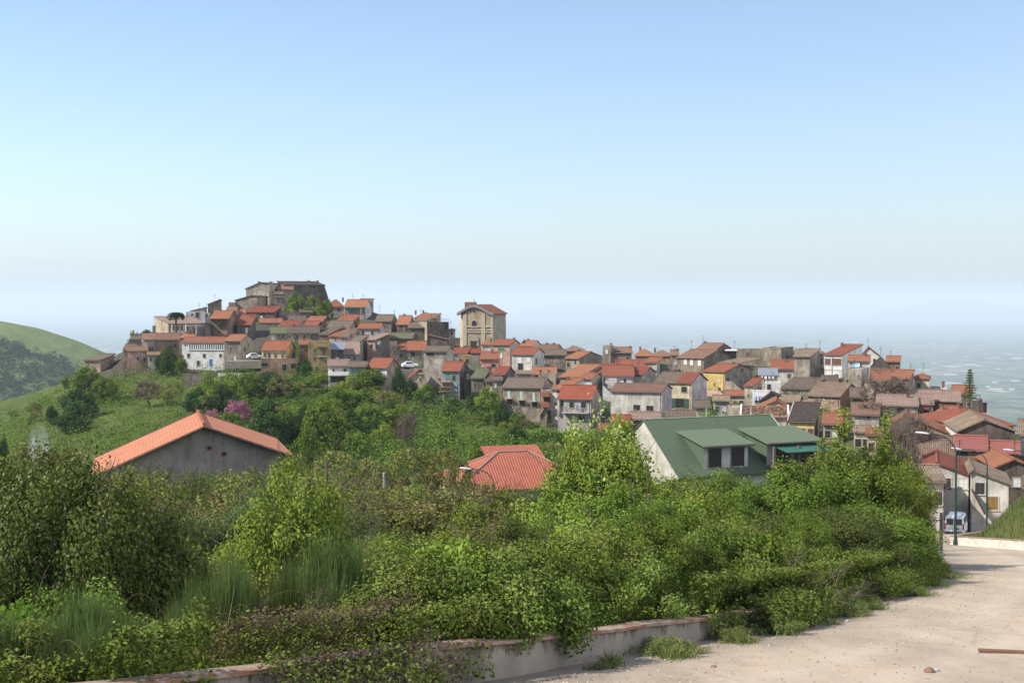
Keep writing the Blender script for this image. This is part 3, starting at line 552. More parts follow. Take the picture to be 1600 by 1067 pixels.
# road sheet
n = NT('road_surface'); v = n.coord('Object'); big = n.noise(n.coord('Object', (1.3, .22, 1)), .5, 5, .6); mid = n.noise(v, 2.0, 5, .65); fine = n.noise(v, 28, 4, .7); spk = n.noise(v, 60, 2, .5)
c = n.mix(n.ramp(big, [(.38, 0), (.62, 1)]), (.44, .35, .255), (.32, .26, .195)); c = n.mix(n.ramp(mid, [(.5, 0), (.75, .5)]), c, (.27, .19, .125)); c = n.mix(n.ramp(fine, [(.35, .35), (.6, 0)]), c, (.30, .25, .20)); c = n.mix(n.ramp(spk, [(.62, 0), (.7, .5)]), c, (.5, .45, .38))
cr = n.n('ShaderNodeTexVoronoi', feature='DISTANCE_TO_EDGE'); n.link(v, cr.inputs['Vector']); cr.inputs['Scale'].default_value = .16; c = n.mix(n.ramp(cr.outputs[0], [(0, .5), (.006, 0)]), c, (.25, .2, .16))
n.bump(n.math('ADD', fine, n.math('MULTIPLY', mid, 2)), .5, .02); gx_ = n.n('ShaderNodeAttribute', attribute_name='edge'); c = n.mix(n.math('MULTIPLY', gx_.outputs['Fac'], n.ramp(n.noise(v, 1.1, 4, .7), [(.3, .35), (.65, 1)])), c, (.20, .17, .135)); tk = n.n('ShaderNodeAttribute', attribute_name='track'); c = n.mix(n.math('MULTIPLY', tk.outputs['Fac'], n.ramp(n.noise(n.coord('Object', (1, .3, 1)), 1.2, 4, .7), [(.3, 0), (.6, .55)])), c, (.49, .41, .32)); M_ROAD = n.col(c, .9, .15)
ys = np.linspace(-6, 128, 240); wx = np.interp(ys, WALL[:, 1], WALL[:, 0]); ss = np.linspace(0, 1, 90); YY = ys[:, None] + 0 * ss[None]; RW = np.where(ys < 60, 22, 22 - (ys - 60) * .1)
XX = wx[:, None] + ss[None] * RW[:, None]; 
rd = grid_mesh('road', XX, YY, road_z(XX, YY) + .0, M_ROAD); so_ = (XX - wx[:, None]).ravel()
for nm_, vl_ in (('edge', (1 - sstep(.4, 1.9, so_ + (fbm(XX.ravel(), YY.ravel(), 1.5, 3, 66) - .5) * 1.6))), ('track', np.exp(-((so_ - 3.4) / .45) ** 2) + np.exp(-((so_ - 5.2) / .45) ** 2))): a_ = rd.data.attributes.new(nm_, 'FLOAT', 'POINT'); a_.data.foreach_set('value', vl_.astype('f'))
# plain with fields
n = NT('plain_fields'); g = n.n('ShaderNodeNewGeometry'); v0 = g.outputs['Position']
m1 = n.n('ShaderNodeMapping'); n.link(v0, m1.inputs[0]); m1.inputs['Scale'].default_value = (.005, .005, 0); m1.inputs['Rotation'].default_value = (0, 0, .5)
vo = n.n('ShaderNodeTexVoronoi', distance='CHEBYCHEV'); n.link(m1.outputs[0], vo.inputs['Vector']); vo.inputs['Scale'].default_value = 1
sepc = n.n('ShaderNodeSeparateColor'); n.link(vo.outputs['Color'], sepc.inputs[0]); cc = n.ramp(sepc.outputs[0], [(0, (.07, .115, .05)), (.3, (.12, .165, .07)), (.5, (.15, .145, .095)), (.7, (.04, .065, .05)), (.85, (.19, .175, .12)), (1, (.09, .14, .06))], 'CONSTANT')
nz = n.noise(v0, .0006, 6, .65); c = n.mix(n.ramp(nz, [(.4, 0), (.62, .85)]), cc, (.045, .075, .035)); nz2 = n.noise(v0, .006, 4, .7); c = n.mix(n.ramp(nz2, [(.60, 0), (.68, .6)]), c, (.17, .165, .13)); m2 = n.n('ShaderNodeMapping'); n.link(v0, m2.inputs[0]); m2.inputs['Scale'].default_value = (.013, .009, 0); m2.inputs['Rotation'].default_value = (0, 0, -.3)
v2 = n.n('ShaderNodeTexVoronoi', distance='CHEBYCHEV'); n.link(m2.outputs[0], v2.inputs['Vector']); v2.inputs['Scale'].default_value = 1; s2 = n.n('ShaderNodeSeparateColor'); n.link(v2.outputs['Color'], s2.inputs[0])
c = n.mix(n.ramp(s2.outputs[0], [(0, 0), (.62, 0), (.64, .75), (1, .75)], 'LINEAR'), c, (.02, .045, .03)); c = n.mix(n.ramp(s2.outputs[1], [(0, 0), (.8, 0), (.82, .7), (1, .7)], 'LINEAR'), c, (.15, .15, .11)); c = n.mix(n.ramp(s2.outputs[2], [(0, 0), (.955, 0), (.96, 1)], 'LINEAR'), c, (.32, .31, .30)); M_PLAIN = n.col(c, 1, 0)
px_, py_ = np.meshgrid(np.linspace(-42000, 42000, 30), np.linspace(400, 62000, 30), indexing='ij'); grid_mesh('plain', py_ * 0 + px_, py_, px_ * 0 - 425, M_PLAIN)
# the neighbouring hill across the valley
hx, hy = np.meshgrid(np.linspace(-1700, -250, 160), np.linspace(900, 2700, 150), indexing='ij')
zr = np.interp(hx, [-1700, -1000, -700, -647, -595, -560, -534, -505, -470, -420, -330, -250], [30, 10, -21, -31, -48, -63, -74, -88, -120, -200, -330, -440])
fall = np.where(hy > 1750, (hy - 1750) * .35, np.where(hy > 1630, (1750 - hy) * .19, 22.8 + (1630 - hy) * .42)); hz = zr - fall * (1 + .0 * hx) + (fbm(hx, hy, 260, 5, 8) - .5) * 46 * np.clip(np.abs(hy - 1750) / 250, .08, 1)
n = NT('far_hill_grass'); g = n.n('ShaderNodeNewGeometry'); v = g.outputs['Position']; b1 = n.noise(v, .006, 6, .65); b2 = n.noise(v, .05, 4, .7)
sx_ = n.n('ShaderNodeSeparateXYZ'); n.link(v, sx_.inputs[0]); 
c = n.mix(n.ramp(b1, [(.4, 0), (.62, 1)]), (.13, .165, .055), (.085, .12, .045)); c = n.mix(n.ramp(b2, [(.55, 0), (.7, .6)]), c, (.045, .065, .03)); n.bump(b2, .8, 5); grid_mesh('far_hill', hx, hy, hz, n.col(c, 1, 0))
# blue mountains on the horizon
def mountain(name, xs, zs, Y, depth):
    gx, gy = np.meshgrid(np.linspace(xs[0], xs[-1], 90), np.linspace(-1, 1, 25), indexing='ij'); base = np.interp(gx, xs, zs); z = -425 + (base + 425) * np.cos(gy * math.pi / 2) ** .9 * (1 + 0.10 * (fbm(gx, gy * depth, 900, 4, 5) - .5))
    grid_mesh(name, gx, Y + gy * depth, z, plain('mountain_rock', (.10, .12, .09), 1, 0))
kx = lambda px, Y: (px - 800) / 2000 * Y
mountain('mountain', [kx(p, 38000) for p in (1340, 1400, 1440, 1480, 1500, 1530, 1580, 1660)], [-425, -120, 0, 95, 125, 60, -60, -425], 38000, 2500)
mountain('mountain', [kx(p, 39000) for p in (780, 835, 860, 900, 935, 985, 1060)], [-425, -120, 10, 55, 25, -120, -425], 39000, 2500)
# white sheds and greenhouses on the plain
wm_ = plain('far_white_roof', (.4, .4, .4), .7); shed0 = None
spots = [(1490, 573.5, 38), (1518, 570.5, 22), (1486, 586.5, 24), (1557, 609, 26), (1582, 609.5, 9), (1588, 596, 14), (1555, 598, 8), (1545, 605, 6), (1590, 560, 20), (1459, 568, 5), (1560, 577, 10), (560 - 400, 548, 18), (186, 551, 14)]
for i, (px, py, w) in enumerate(spots):
    Y = 425 / ((py - HOR) / FPX); 
    if shed0 is None:
        m = MB(); m.prism([(-.5, -.5, 0), (-.5, .5, 0), (-.5, .5, .6), (-.5, 0, 1), (-.5, -.5, .6)], (1, 0, 0)); shed0 = m.build('greenhouse', wm_); o = shed0
    else: o = shed0.copy(); COL.objects.link(o)
    o.location = (kx(px, Y), Y, -425); o.scale = (w / 2000 * Y * .75, 30, 7); o.rotation_euler.z = .05 * (i % 3 - 1); tag(o, 'long white greenhouse glinting faintly far out on the hazy plain', 'greenhouse', 'white greenhouses on the plain')

# ---------------------------------------------------------------- leaves
def leaf_mesh(name, pts, nrm, size, asp, mat, seed=0, val=None, bend=.25):
    rg = np.random.default_rng(seed); N = len(pts); nrm = nrm / (np.linalg.norm(nrm, axis=1, keepdims=True) + 1e-9)
    t = rg.normal(size=(N, 3)); a = t - (t * nrm).sum(1, keepdims=True) * nrm; a /= np.linalg.norm(a, axis=1, keepdims=True) + 1e-9; b = np.cross(nrm, a); s = np.broadcast_to(np.asarray(size), (N,))[:, None] / 2
    V = np.empty((N, 4, 3)); V[:, 0] = pts - a * s; V[:, 1] = pts + b * s * asp + nrm * s * bend; V[:, 2] = pts + a * s; V[:, 3] = pts - b * s * asp + nrm * s * bend
    return raw_mesh(name, V.reshape(-1, 3), N, mat, rg.random(N) if val is None else val)
def raw_mesh(name, V, N, mat, val, k=4):
    me = bpy.data.meshes.new(name); me.vertices.add(N * k); me.vertices.foreach_set('co', V.astype('f').ravel()); me.loops.add(N * k); me.loops.foreach_set('vertex_index', np.arange(N * k, dtype='i'))
    me.polygons.add(N); me.polygons.foreach_set('loop_start', np.arange(0, N * k, k, dtype='i')); me.update(calc_edges=True)
    at = me.attributes.new('v', 'FLOAT', 'FACE'); at.data.foreach_set('value', val.astype('f')); me.materials.append(mat); return me
def leaf_mat(name, c0, c1, c2=None, gloss=.0, trans=.26, rough=.5):
    n = NT(name); n.t.nodes.remove(n.b); at = n.n('ShaderNodeAttribute', attribute_name='v'); stops = [(0, c0), (1, c1)] if c2 is None else [(0, c0), (.86, c1), (.9, c2)]
    col = n.ramp(at.outputs['Fac'], stops); r = n.rnd(); hv = n.n('ShaderNodeHueSaturation', i_Color=col, i_Value=n.math('ADD', n.math('MULTIPLY', r, .35), .82), i_Hue=n.math('ADD', n.math('MULTIPLY', r, .03), .485))
    d = n.n('ShaderNodeBsdfDiffuse'); n.link(hv.outputs[0], d.inputs[0]); t = n.n('ShaderNodeBsdfTranslucent'); hs = n.n('ShaderNodeHueSaturation', i_Color=hv.outputs[0], i_Value=1.15, i_Saturation=1.1); n.link(hs.outputs[0], t.inputs[0])
    mx = n.n('ShaderNodeMixShader'); mx.inputs[0].default_value = trans; n.link(d.outputs[0], mx.inputs[1]); n.link(t.outputs[0], mx.inputs[2]); o = mx.outputs[0]
    if gloss:
        gl = n.n('ShaderNodeBsdfGlossy'); gl.inputs['Roughness'].default_value = rough; gl.inputs[0].default_value = (.8, .85, .8, 1); fr = n.n('ShaderNodeFresnel'); fr.inputs[0].default_value = 1.4; m2 = n.n('ShaderNodeMixShader'); n.link(n.math('MULTIPLY', fr.outputs[0], gloss), m2.inputs[0]); n.link(o, m2.inputs[1]); n.link(gl.outputs[0], m2.inputs[2]); o = m2.outputs[0]
    n.link(o, n.out.inputs[0]); return n.m
LM = dict(
    elm=leaf_mat('leaves_elm', (0.069, 0.117, 0.021), (0.187, 0.251, 0.048)), bright=leaf_mat('leaves_bright', (0.109, 0.160, 0.028), (0.256, 0.301, 0.058)), ivy=leaf_mat('leaves_ivy', (.026, .040, .010), (.13, .15, .034), gloss=.03, rough=.5, trans=.2),
    bramble=leaf_mat('leaves_bramble', (0.039, 0.064, 0.013), (0.178, 0.236, 0.047), (0.184, 0.190, 0.063), gloss=.0, trans=.14), broom=leaf_mat('stalks_broom', (0.058, 0.096, 0.028), (0.154, 0.211, 0.064), trans=.2),
    olive=leaf_mat('leaves_olive', (0.076, 0.110, 0.040), (0.159, 0.191, 0.074)), brown=leaf_mat('leaves_brownish', (0.118, 0.132, 0.038), (0.235, 0.243, 0.067), (0.235, 0.162, 0.081)), dark=leaf_mat('leaves_dark', (0.026, 0.054, 0.018), (0.064, 0.109, 0.031)),
    mid=leaf_mat('leaves_mid', (0.063, 0.110, 0.019), (0.159, 0.228, 0.040)), pink=leaf_mat('blossom_pink', (.30, .10, .16), (.46, .20, .26)), flower=leaf_mat('blossom_cream', (.30, .34, .12), (.42, .45, .20)), dry=leaf_mat('dry_grass', (.16, .13, .07), (.26, .21, .12), trans=.2),
    grass=leaf_mat('grass_blades', (0.090, 0.134, 0.036), (0.173, 0.211, 0.064), (0.256, 0.218, 0.102)), conifer=leaf_mat('needles', (.015, .035, .014), (.035, .065, .022)), twigleaf=leaf_mat('leaves_dry_brown', (.07, .05, .035), (.15, .11, .075)), forest=leaf_mat('leaves_forest', (.018, .035, .016), (.045, .065, .024)))
M_BARK = plain('bark', (.11, .085, .065), .95, .05, 0, .4); M_TWIG = plain('dry_twig', (.15, .115, .09), .95, .05, 0, .3)
def clumps(rg, ncl, R, low=.0, shell=.5):
    d = rg.normal(size=(ncl * 3, 3)); d /= np.linalg.norm(d, axis=1, keepdims=True); d = d[d[:, 2] > -.35 + low][:ncl]; r = shell + (1 - shell) * rg.random((len(d), 1)) ** .6; return d * r * np.array(R), d
def crown_cloud(seed, n, R, ncl=40, cr=.3, leaf=.08, zc=None, up=.5, jit=.7, shell=.45, flat=1.0, low=0.0):
    rg = np.random.default_rng(seed); C, D_ = clumps(rg, ncl, R, low, shell=shell); ncl = len(C); crs = cr * max(R) * (.55 + .9 * rg.random(ncl)); w = crs ** 2; w /= w.sum(); idx = rg.choice(ncl, n, p=w)
    d = rg.normal(size=(n, 3)); d /= np.linalg.norm(d, axis=1, keepdims=True); rr = rg.random((n, 1)) ** .4; rr = rr * (1 + .35 * (rg.random((n, 1)) - .3)); d2 = d.copy(); d2[:, 2] *= flat
    p = C[idx] + d2 * rr * crs[idx][:, None]; p[:, 2] += (R[2] if zc is None else zc)
    nr = d * .7 + D_[idx] * .4 + np.array([0, 0, up]) + rg.normal(size=(n, 3)) * jit; val = np.clip(.5 + (rg.random(ncl)[idx] - .5) * .7 + (rg.random(n) - .5) * .7, 0, 1); m = p[:, 2] > .05
    return p[m], nr[m], (leaf * (.6 + .8 * rg.random(n)))[m], val[m], C
def limbs(mb, rg, C, zc, H, r0, base=(0, 0, 0), nmax=14, trunk=.35):
    top = Vector((0, 0, H * trunk)); mb.tube([(0, 0, -.6), top * .5 + Vector((rg.normal() * .05 * H * .2, rg.normal() * .05 * H * .2, 0)), top], [r0, r0 * .85, r0 * .7], 7)
    for i in rg.permutation(len(C))[:nmax]:
        e = Vector(C[i]) + Vector((0, 0, zc)); mid = top.lerp(e, .5) + Vector(rg.normal(size=3) * .06 * H * .5); mb.tube([top * .9, mid, e], [r0 * .5, r0 * .28, r0 * .1], 5)
        for k in range(2):
            e2 = e + Vector(rg.normal(size=3)) * H * .06; mb.tube([mid, mid.lerp(e2, .6), e2], [r0 * .2, r0 * .12, r0 * .05], 4, cap=False)
PROTO = {}
def proto(key, H, n, R, matk, trunkr=.09, bare=False, name='shrub', twigs=0, twr=.018, extra=None, trunk=.35, stemmat=None, stemname='trunk', **k):
    seed = abs(hash(key)) % 1000 if False else sum(ord(c) * (i + 3) for i, c in enumerate(key)) % 9973
    zc = H - R[2]; p, nr, s, v, C = crown_cloud(seed, n, R, zc=zc, **k); me = leaf_mesh('crown', p, nr, s, .62, LM[matk], seed, v); rg = np.random.default_rng(seed + 1); mb = MB(); limbs(mb, rg, C, zc, H, trunkr, trunk=trunk)
    for i in range(twigs):
        c = Vector(C[rg.integers(len(C))]) + Vector((0, 0, zc)); d = Vector(rg.normal(size=3)); d.z = abs(d.z) + .4; d.normalize(); l = H * (.12 + .18 * rg.random()); mb.tube([c, c + d * l * .5 + Vector(rg.normal(size=3)) * .03, c + d * l], [twr * H / 4, twr * .66 * H / 4, twr * .3 * H / 4], 3, cap=False)
    root = bpy.data.objects.new(name, None); st = mb.build(stemname, stemmat or M_BARK); COL.objects.unlink(st); cr_ = bpy.data.objects.new('crown', me)
    H = float(np.percentile(p[:, 2], 99.3)); PROTO[key] = dict(H=H, W=max(R[0], R[1]), stem=st.data, crown=me, extra=extra, name=name, stemname=stemname); bpy.data.objects.remove(st); bpy.data.objects.remove(cr_); bpy.data.objects.remove(root)
def plant(key, x, y, z, h, w, rz, label, cat='tree', group=None, name=None):
    pr = PROTO[key]; root = empty(name or pr['name'], (x, y, z), rz); tag(root, label, cat, group); root.scale = (w / 2 / pr['W'], w / 2 / pr['W'], h / pr['H'])
    for nm, me in ((pr['stemname'], pr['stem']), ('crown', pr['crown'])) + ((('blossom', pr['extra']),) if pr['extra'] else ()):
        if me is None: continue
        o = bpy.data.objects.new(nm, me); COL.objects.link(o); o.parent = root
    return root
# prototypes for near shrubs
for i in range(4): proto('elm%d' % i, 3.6, 46000, (1.7, 1.6, 1.75), 'elm', .06, low=-.4, ncl=80, cr=.21, leaf=.07, twigs=22, shell=.35, name='elm_shrub')
for i in range(3): proto('brt%d' % i, 3.8, 17000, (1.4, 1.4, 1.7), 'bright', .05, ncl=60, cr=.19, leaf=.075, twigs=26, shell=.35, name='green_shrub')
for i in range(2): proto('sap%d' % i, 3.6, 7000, (1.5, 1.5, 1.6), 'brown', .04, ncl=60, cr=.17, leaf=.075, twigs=90, shell=.3, name='young_tree')
for i in range(2): proto('olv%d' % i, 3.0, 26000, (1.5, 1.5, 1.4), 'olive', .05, ncl=50, cr=.24, leaf=.05, twigs=40, name='grey_green_shrub')
for i in range(2): proto('ivy%d' % i, 3.2, 90000, (2.2, 2.0, 1.6), 'ivy', .08, ncl=110, cr=.17, leaf=.055, twigs=40, shell=.6, name='ivy_mound')
for i in range(3): proto('brm%d' % i, 1.5, 21000, (1.25, 1.2, .95), 'bramble', .012, ncl=50, cr=.19, leaf=.052, twigs=60, shell=.5, name='bramble_mound', stemmat=M_TWIG)
for i in range(2): proto('hrb%d' % i, 1.3, 4200, (.9, .9, .8), ('bright', 'mid')[i], .015, ncl=34, cr=.22, leaf=.10, twigs=40, shell=.4, name='leafy_weed')
for i in range(2): proto('wee%d' % i, 1.0, 2600, (.9, .9, .5), 'grass', .01, ncl=34, cr=.2, leaf=.055, twigs=60, shell=.3, name='leafy_weed')
# far trees: larger leaf clusters
for i in range(3): proto('fmid%d' % i, 6, 4200, (2.8, 2.8, 2.95), 'mid', .12, low=-.55, ncl=46, cr=.26, leaf=.36, name='broadleaf_tree')
for i in range(2): proto('fdrk%d' % i, 6, 4600, (2.8, 2.8, 2.95), 'dark', .12, low=-.55, ncl=46, cr=.27, leaf=.34, name='dark_tree')
for i in range(2): proto('fbrt%d' % i, 6, 3600, (2.7, 2.7, 2.95), 'bright', .12, low=-.55, ncl=42, cr=.25, leaf=.34, name='light_green_tree')
for i in range(2): proto('fbrn%d' % i, 6, 2600, (2.9, 2.9, 2.8), 'brown', .14, low=-.3, ncl=50, cr=.2, leaf=.27, twigs=50, name='budding_tree')
proto('fpink', 5, 3600, (3.0, 2.8, 2.0), 'pink', .14, ncl=34, cr=.25, leaf=.28, name='redbud_tree', twigs=20)
for i in range(2): proto('fbare%d' % i, 6, 1100, (2.8, 2.8, 2.7), 'twigleaf', .15, low=-.2, ncl=80, cr=.15, leaf=.13, twigs=620, twr=.032, name='leafless_tree', stemmat=M_TWIG)
def fl_extra():
    p, nr, s, v, C = crown_cloud(77, 420, (1.5, 1.5, 1.8), zc=2.1, ncl=46, cr=.14, leaf=.09, shell=.7); return leaf_mesh('blossom', p, nr, s, .8, LM['flower'], 5, v)
proto('elder', 3.9, 26000, (1.4, 1.4, 1.75), 'bright', .06, low=-.3, ncl=70, cr=.2, leaf=.08, twigs=14, shell=.35, name='flowering_elder', extra=fl_extra())
# upright plumes
def plume(key, seed, n=15000, H=5.0):
    rg = np.random.default_rng(seed); pts = []; mb = MB(); vv = []
    for k in range(6):
        a = rg.random() * 6.28; lean = (.05 + .16 * rg.random()) if k else .02; h = H * (1 if k == 0 else .55 + .4 * rg.random()); top = Vector((math.cos(a) * lean * h, math.sin(a) * lean * h, h)); mb.tube([(0, 0, -.4), top * .4 + Vector((rg.normal() * .08, rg.normal() * .08, 0)), top], [.06, .035, .008], 5)
        for j in range(int(34 * h / H)):
            t = .16 + .84 * rg.random(); p0 = top * t; b = rg.random() * 6.28; l = (.25 + 1.1 * (1 - t)) * (.5 + .7 * rg.random()); d = Vector((math.cos(b) * .55, math.sin(b) * .55, 1)).normalized(); mb.tube([p0, p0 + d * l], [.012, .004], 3, cap=False); m = int(110 * l) + 20
            s = rg.random(m)[:, None]; pts.append(np.array(p0)[None] + np.array(d)[None] * l * s + rg.normal(size=(m, 3)) * (.05 + .045 * l)); vv.append(np.clip(rg.random() * .5 + rg.random(m) * .5, 0, 1))
    p = np.concatenate(pts); me = leaf_mesh('crown', p, rg.normal(size=p.shape) + [0, 0, .5], .055 + .05 * rg.random(len(p)), .5, LM['bright'], seed, np.concatenate(vv)); st = mb.build('trunk', M_BARK); d = st.data; bpy.data.objects.remove(st)
    PROTO[key] = dict(H=H, W=1.5, stem=d, crown=me, extra=None, name='upright_poplar', stemname='trunk')
def canes(key, n=9, seed=5):      # arching bramble canes
    rg = np.random.default_rng(seed); mb = MB()
    for k in range(n):
        a = rg.random() * 6.28; L_ = .9 + 1.1 * rg.random(); up = .5 + .8 * rg.random(); o = rg.normal(size=2) * .25; mb.tube([(o[0] + math.cos(a) * L_ * t, o[1] + math.sin(a) * L_ * t, up * math.sin(min(t * 2.3, 2.6)) * 1.1) for t in np.linspace(0, 1, 14)], list(np.linspace(.0055, .002, 14)), 4, cap=False)
    st = mb.build('canes', plain('bramble_cane', (.15, .11, .06), .8, .1, 0, .5)); d = st.data; bpy.data.objects.remove(st); PROTO[key] = dict(H=1.3, W=1.6, stem=d, crown=None, extra=None, name='bramble_canes', stemname='canes')
canes('cane0'); canes('cane1', 11, 8)
def plume_old(key, seed, n=15000, H=5.0):
    rg = np.random.default_rng(seed); pts = []; nm = []; vv = []; mb = MB()
    for k in range(17):
        bx, by = rg.normal(size=2) * .6; h = H * (1 - .75 * rg.random() ** .8 * min(1, abs(bx) + abs(by))); lx, ly = bx * .35 + rg.normal() * .2, by * .35 + rg.normal() * .2; m = n // 17; t = rg.random(m) ** .8; w = (.34 * (1 - t) ** .6 + .05) * (.75 + .5 * np.sin(t * 17 + k) ** 2); an = rg.random(m) * 6.28; r = w * rg.random(m) ** .5
        pts.append(np.c_[bx + lx * t + r * np.cos(an), by + ly * t + r * np.sin(an), .3 + (h - .3) * t]); nm.append(np.c_[np.cos(an), np.sin(an), np.full(m, .5)] + rg.normal(size=(m, 3)) * .6); vv.append(np.clip(rg.random() * .5 + rg.random(m) * .6, 0, 1))
        mb.tube([(bx * .4, by * .4, -.3), (bx + lx * .4, by + ly * .4, h * .45), (bx + lx, by + ly, h)], [.04, .025, .008], 5)
    p = np.concatenate(pts); me = leaf_mesh('crown', p, np.concatenate(nm), .08 + .05 * rg.random(len(p)), .5, LM['bright'], seed, np.concatenate(vv)); st = mb.build('trunk', M_BARK); d = st.data; bpy.data.objects.remove(st)
    PROTO[key] = dict(H=H, W=1.2, stem=d, crown=me, extra=None, name='upright_poplar', stemname='trunk')
plume('plume0', 4); plume('plume1', 9)
def blades(seed, n, base, hgt, wid, spread, matk, name, lean=.25, val=None):
    rg = np.random.default_rng(seed); d = rg.normal(size=(n, 3)) * np.array([lean, lean, 0]) + base[1]; d[:, 2] = 1; d /= np.linalg.norm(d, axis=1, keepdims=True); side = np.cross(d, rg.normal(size=(n, 3))); side /= np.linalg.norm(side, axis=1, keepdims=True); L = (hgt * (.5 + .7 * rg.random(n)))[:, None]; w = wid
    p = base[0]; V = np.empty((n, 4, 3)); V[:, 0] = p - side * w; V[:, 1] = p + side * w; V[:, 2] = p + d * L + side * w * .3 + rg.normal(size=(n, 3)) * .02; V[:, 3] = V[:, 2] - side * w * .6
    return raw_mesh(name, V.reshape(-1, 3), n, LM[matk], rg.random(n) if val is None else val)
def broom(key, seed, n=7000, H=1.9):
    rg = np.random.default_rng(seed); an = rg.random(n) * 6.28; r = rg.random(n) ** .6; q = rg.random(n) ** .7; ci = rg.integers(0, 16, n); ca = rg.random(16) * 6.28; cr = rg.random(16) ** .6 * .8; ch = .55 + .45 * rg.random(16); bs = np.c_[(cr * np.cos(ca))[ci] * (.35 + .65 * q), (cr * np.sin(ca))[ci] * (.35 + .65 * q), q * H * .68 * ch[ci]] + rg.normal(size=(n, 3)) * [.09, .09, .05]
    out = np.c_[np.cos(an) * r * .45, np.sin(an) * r * .45, np.zeros(n)]; me = blades(seed, n, (bs, out), .62, .006, 0, 'broom', 'crown', .12); mb = MB()
    for k in range(14): a = rg.random() * 6.28; rr = .5 + .4 * rg.random(); mb.tube([(0, 0, -.3), (math.cos(a) * rr * .4, math.sin(a) * rr * .4, H * .4), (math.cos(a) * rr, math.sin(a) * rr, H * .75)], [.025, .016, .006], 4)
    st = mb.build('trunk', M_BARK); d = st.data; bpy.data.objects.remove(st); PROTO[key] = dict(H=H * 1.12, W=1.1, stem=d, crown=me, extra=None, name='broom_shrub', stemname='trunk')
broom('broom0', 3); broom('broom1', 8)
def twigbush(key, seed, H=2.2, nb=60):
    rg = np.random.default_rng(seed); mb = MB()
    for k in range(nb):
        a = rg.random() * 6.28; el = .3 + .9 * rg.random(); l = H * (.6 + .5 * rg.random()); d = Vector((math.cos(a) * math.cos(el), math.sin(a) * math.cos(el), math.sin(el))); p = Vector((0, 0, 0)); q = [p.copy()]
        for j in range(4): d = (d + Vector(rg.normal(size=3)) * .16).normalized(); p = p + d * l / 4; q.append(p.copy())
        mb.tube(q, [.018, .014, .010, .007, .003], 4, cap=False)
        for j in (1, 2, 3):
            for _ in range(2):
                e = (d + Vector(rg.normal(size=3)) * .7).normalized() * l * .28; mb.tube([q[j], q[j] + e * .5 + Vector(rg.normal(size=3)) * .02, q[j] + e], [.007, .005, .002], 3, cap=False)
    st = mb.build('branch', M_TWIG); d_ = st.data; bpy.data.objects.remove(st); PROTO[key] = dict(H=H, W=H * .8, stem=d_, crown=None, extra=None, name='dry_bush', stemname='branches')
twigbush('twig0', 2)
# ---------------------------------------------------------------- builders for houses
def face_hit(h, x, y, face):
    t = h['t']; px, py = tx(t, x), ty(t, y)
    if face == 's':
        o = h['P0'] + h['u'] * h['L'] if h['near_right'] else h['P0']; dr = h['n']
    else: o = h['P0']; dr = h['u']
    z = h['e']
    for _ in range(3):
        r = xr(px, z, h['d']); s = (r * o.y - o.x) / (dr.x - r * dr.y); Y = o.y + dr.y * s; z = zat(py, Y)
    return s, z, Y
def make_window(root, base, h, x, y, w, hh, kind, face):
    s, z, Y = face_hit(h, x, y, face); k = Y / FPX / TILES[h['t']][2]
    if face == 's':
        o = h['P0'] + h['u'] * h['L'] if h['near_right'] else h['P0']; dr = h['n']; out = h['u'] if h['near_right'] else -h['u']; fs = 1 / max(.3, abs(dr.dot(Vector((1, 0)))))
        W_ = min(w * k * fs, 1.6); lim = h['D']
    else: o = h['P0']; dr = h['u']; out = -h['n']; W_ = w * k / max(.4, dr.x); lim = h['L']
    Hh = hh * k
    s = min(max(s, W_ / 2 + .1), max(lim - W_ / 2 - .1, W_ / 2 + .1)); c = o + dr * s - base.xy; zc = z - base.z; rz = math.atan2(dr.y, dr.x)
    def bx(mb, ds, dz, dims, off):      # off: how far the piece's outer face stands off the wall
        q = c + dr * ds + out * (off - dims[1] / 2); mb.box((q.x, q.y, zc + dz), dims, rz)
    door = kind in 'bB'
    fr = MB(); b = .10 if W_ > .7 else .07
    if not door:
        bx(fr, 0, Hh / 2 + b / 2, (W_ + 2 * b, .16, b), .05); bx(fr, 0, -Hh / 2 - b / 2, (W_ + 2 * b + .1, .22, b), .10)
        for q in (-1, 1): bx(fr, q * (W_ / 2 + b / 2), 0, (b, .16, Hh), .048)
        wn = fr.build('window', M_FRW if h['wall'] in ('paint', 'white') else M_FRAME, root)
    else:
        bx(fr, 0, 0, (W_, .12, Hh), .03); bx(fr, 0, Hh / 2 + .05, (W_ + .2, .14, .1), .05)
        return fr.build('door', M_BLUE, root)
    mat = {'d': M_GLASS, 't': plain('teal_glass', (.10, .20, .17), .3, .5), 's': M_SHB, 'w': M_SHW, 'g': M_SHG, 'p': M_SHT, 'S': M_SHB, 'c': plain('cream_shutter', (.5, .4, .2), .6), 'o': M_GLASS, 'r': M_GLASS,
           'y': plain('yellow_brown_wood', (.22, .14, .04), .6)}[kind]
    pn = MB(); bx(pn, 0, 0, (W_, .1, Hh), .012); pn.build('pane' if kind in 'dtor' else 'shutter', mat, wn)
    if kind in 'swgpScy':
        sl = MB(); bx(sl, 0, 0, (.05, .08, Hh), .045)
        for j in range(3): bx(sl, 0, (j - 1) * Hh / 3, (W_ * .96, .06, .04), .03)
        sl.build('batten', mat, wn)
    if kind in 'dtr' and W_ > .5:
        sl = MB(); bx(sl, 0, 0, (.05, .08, Hh), .035)
        if Hh > 1.1: bx(sl, 0, Hh * .12, (W_, .08, .05), .034)
        sl.build('glazing_bar', M_IRON if kind == 'r' else M_SHB, wn)
    if kind == 'o':
        for q in (-1, 1):
            sh = MB(); bx(sh, q * (W_ * .5 + W_ * .26), 0, (W_ * .48, .05, Hh), .12); sh.build('shutter', M_SHD, wn)
    return wn
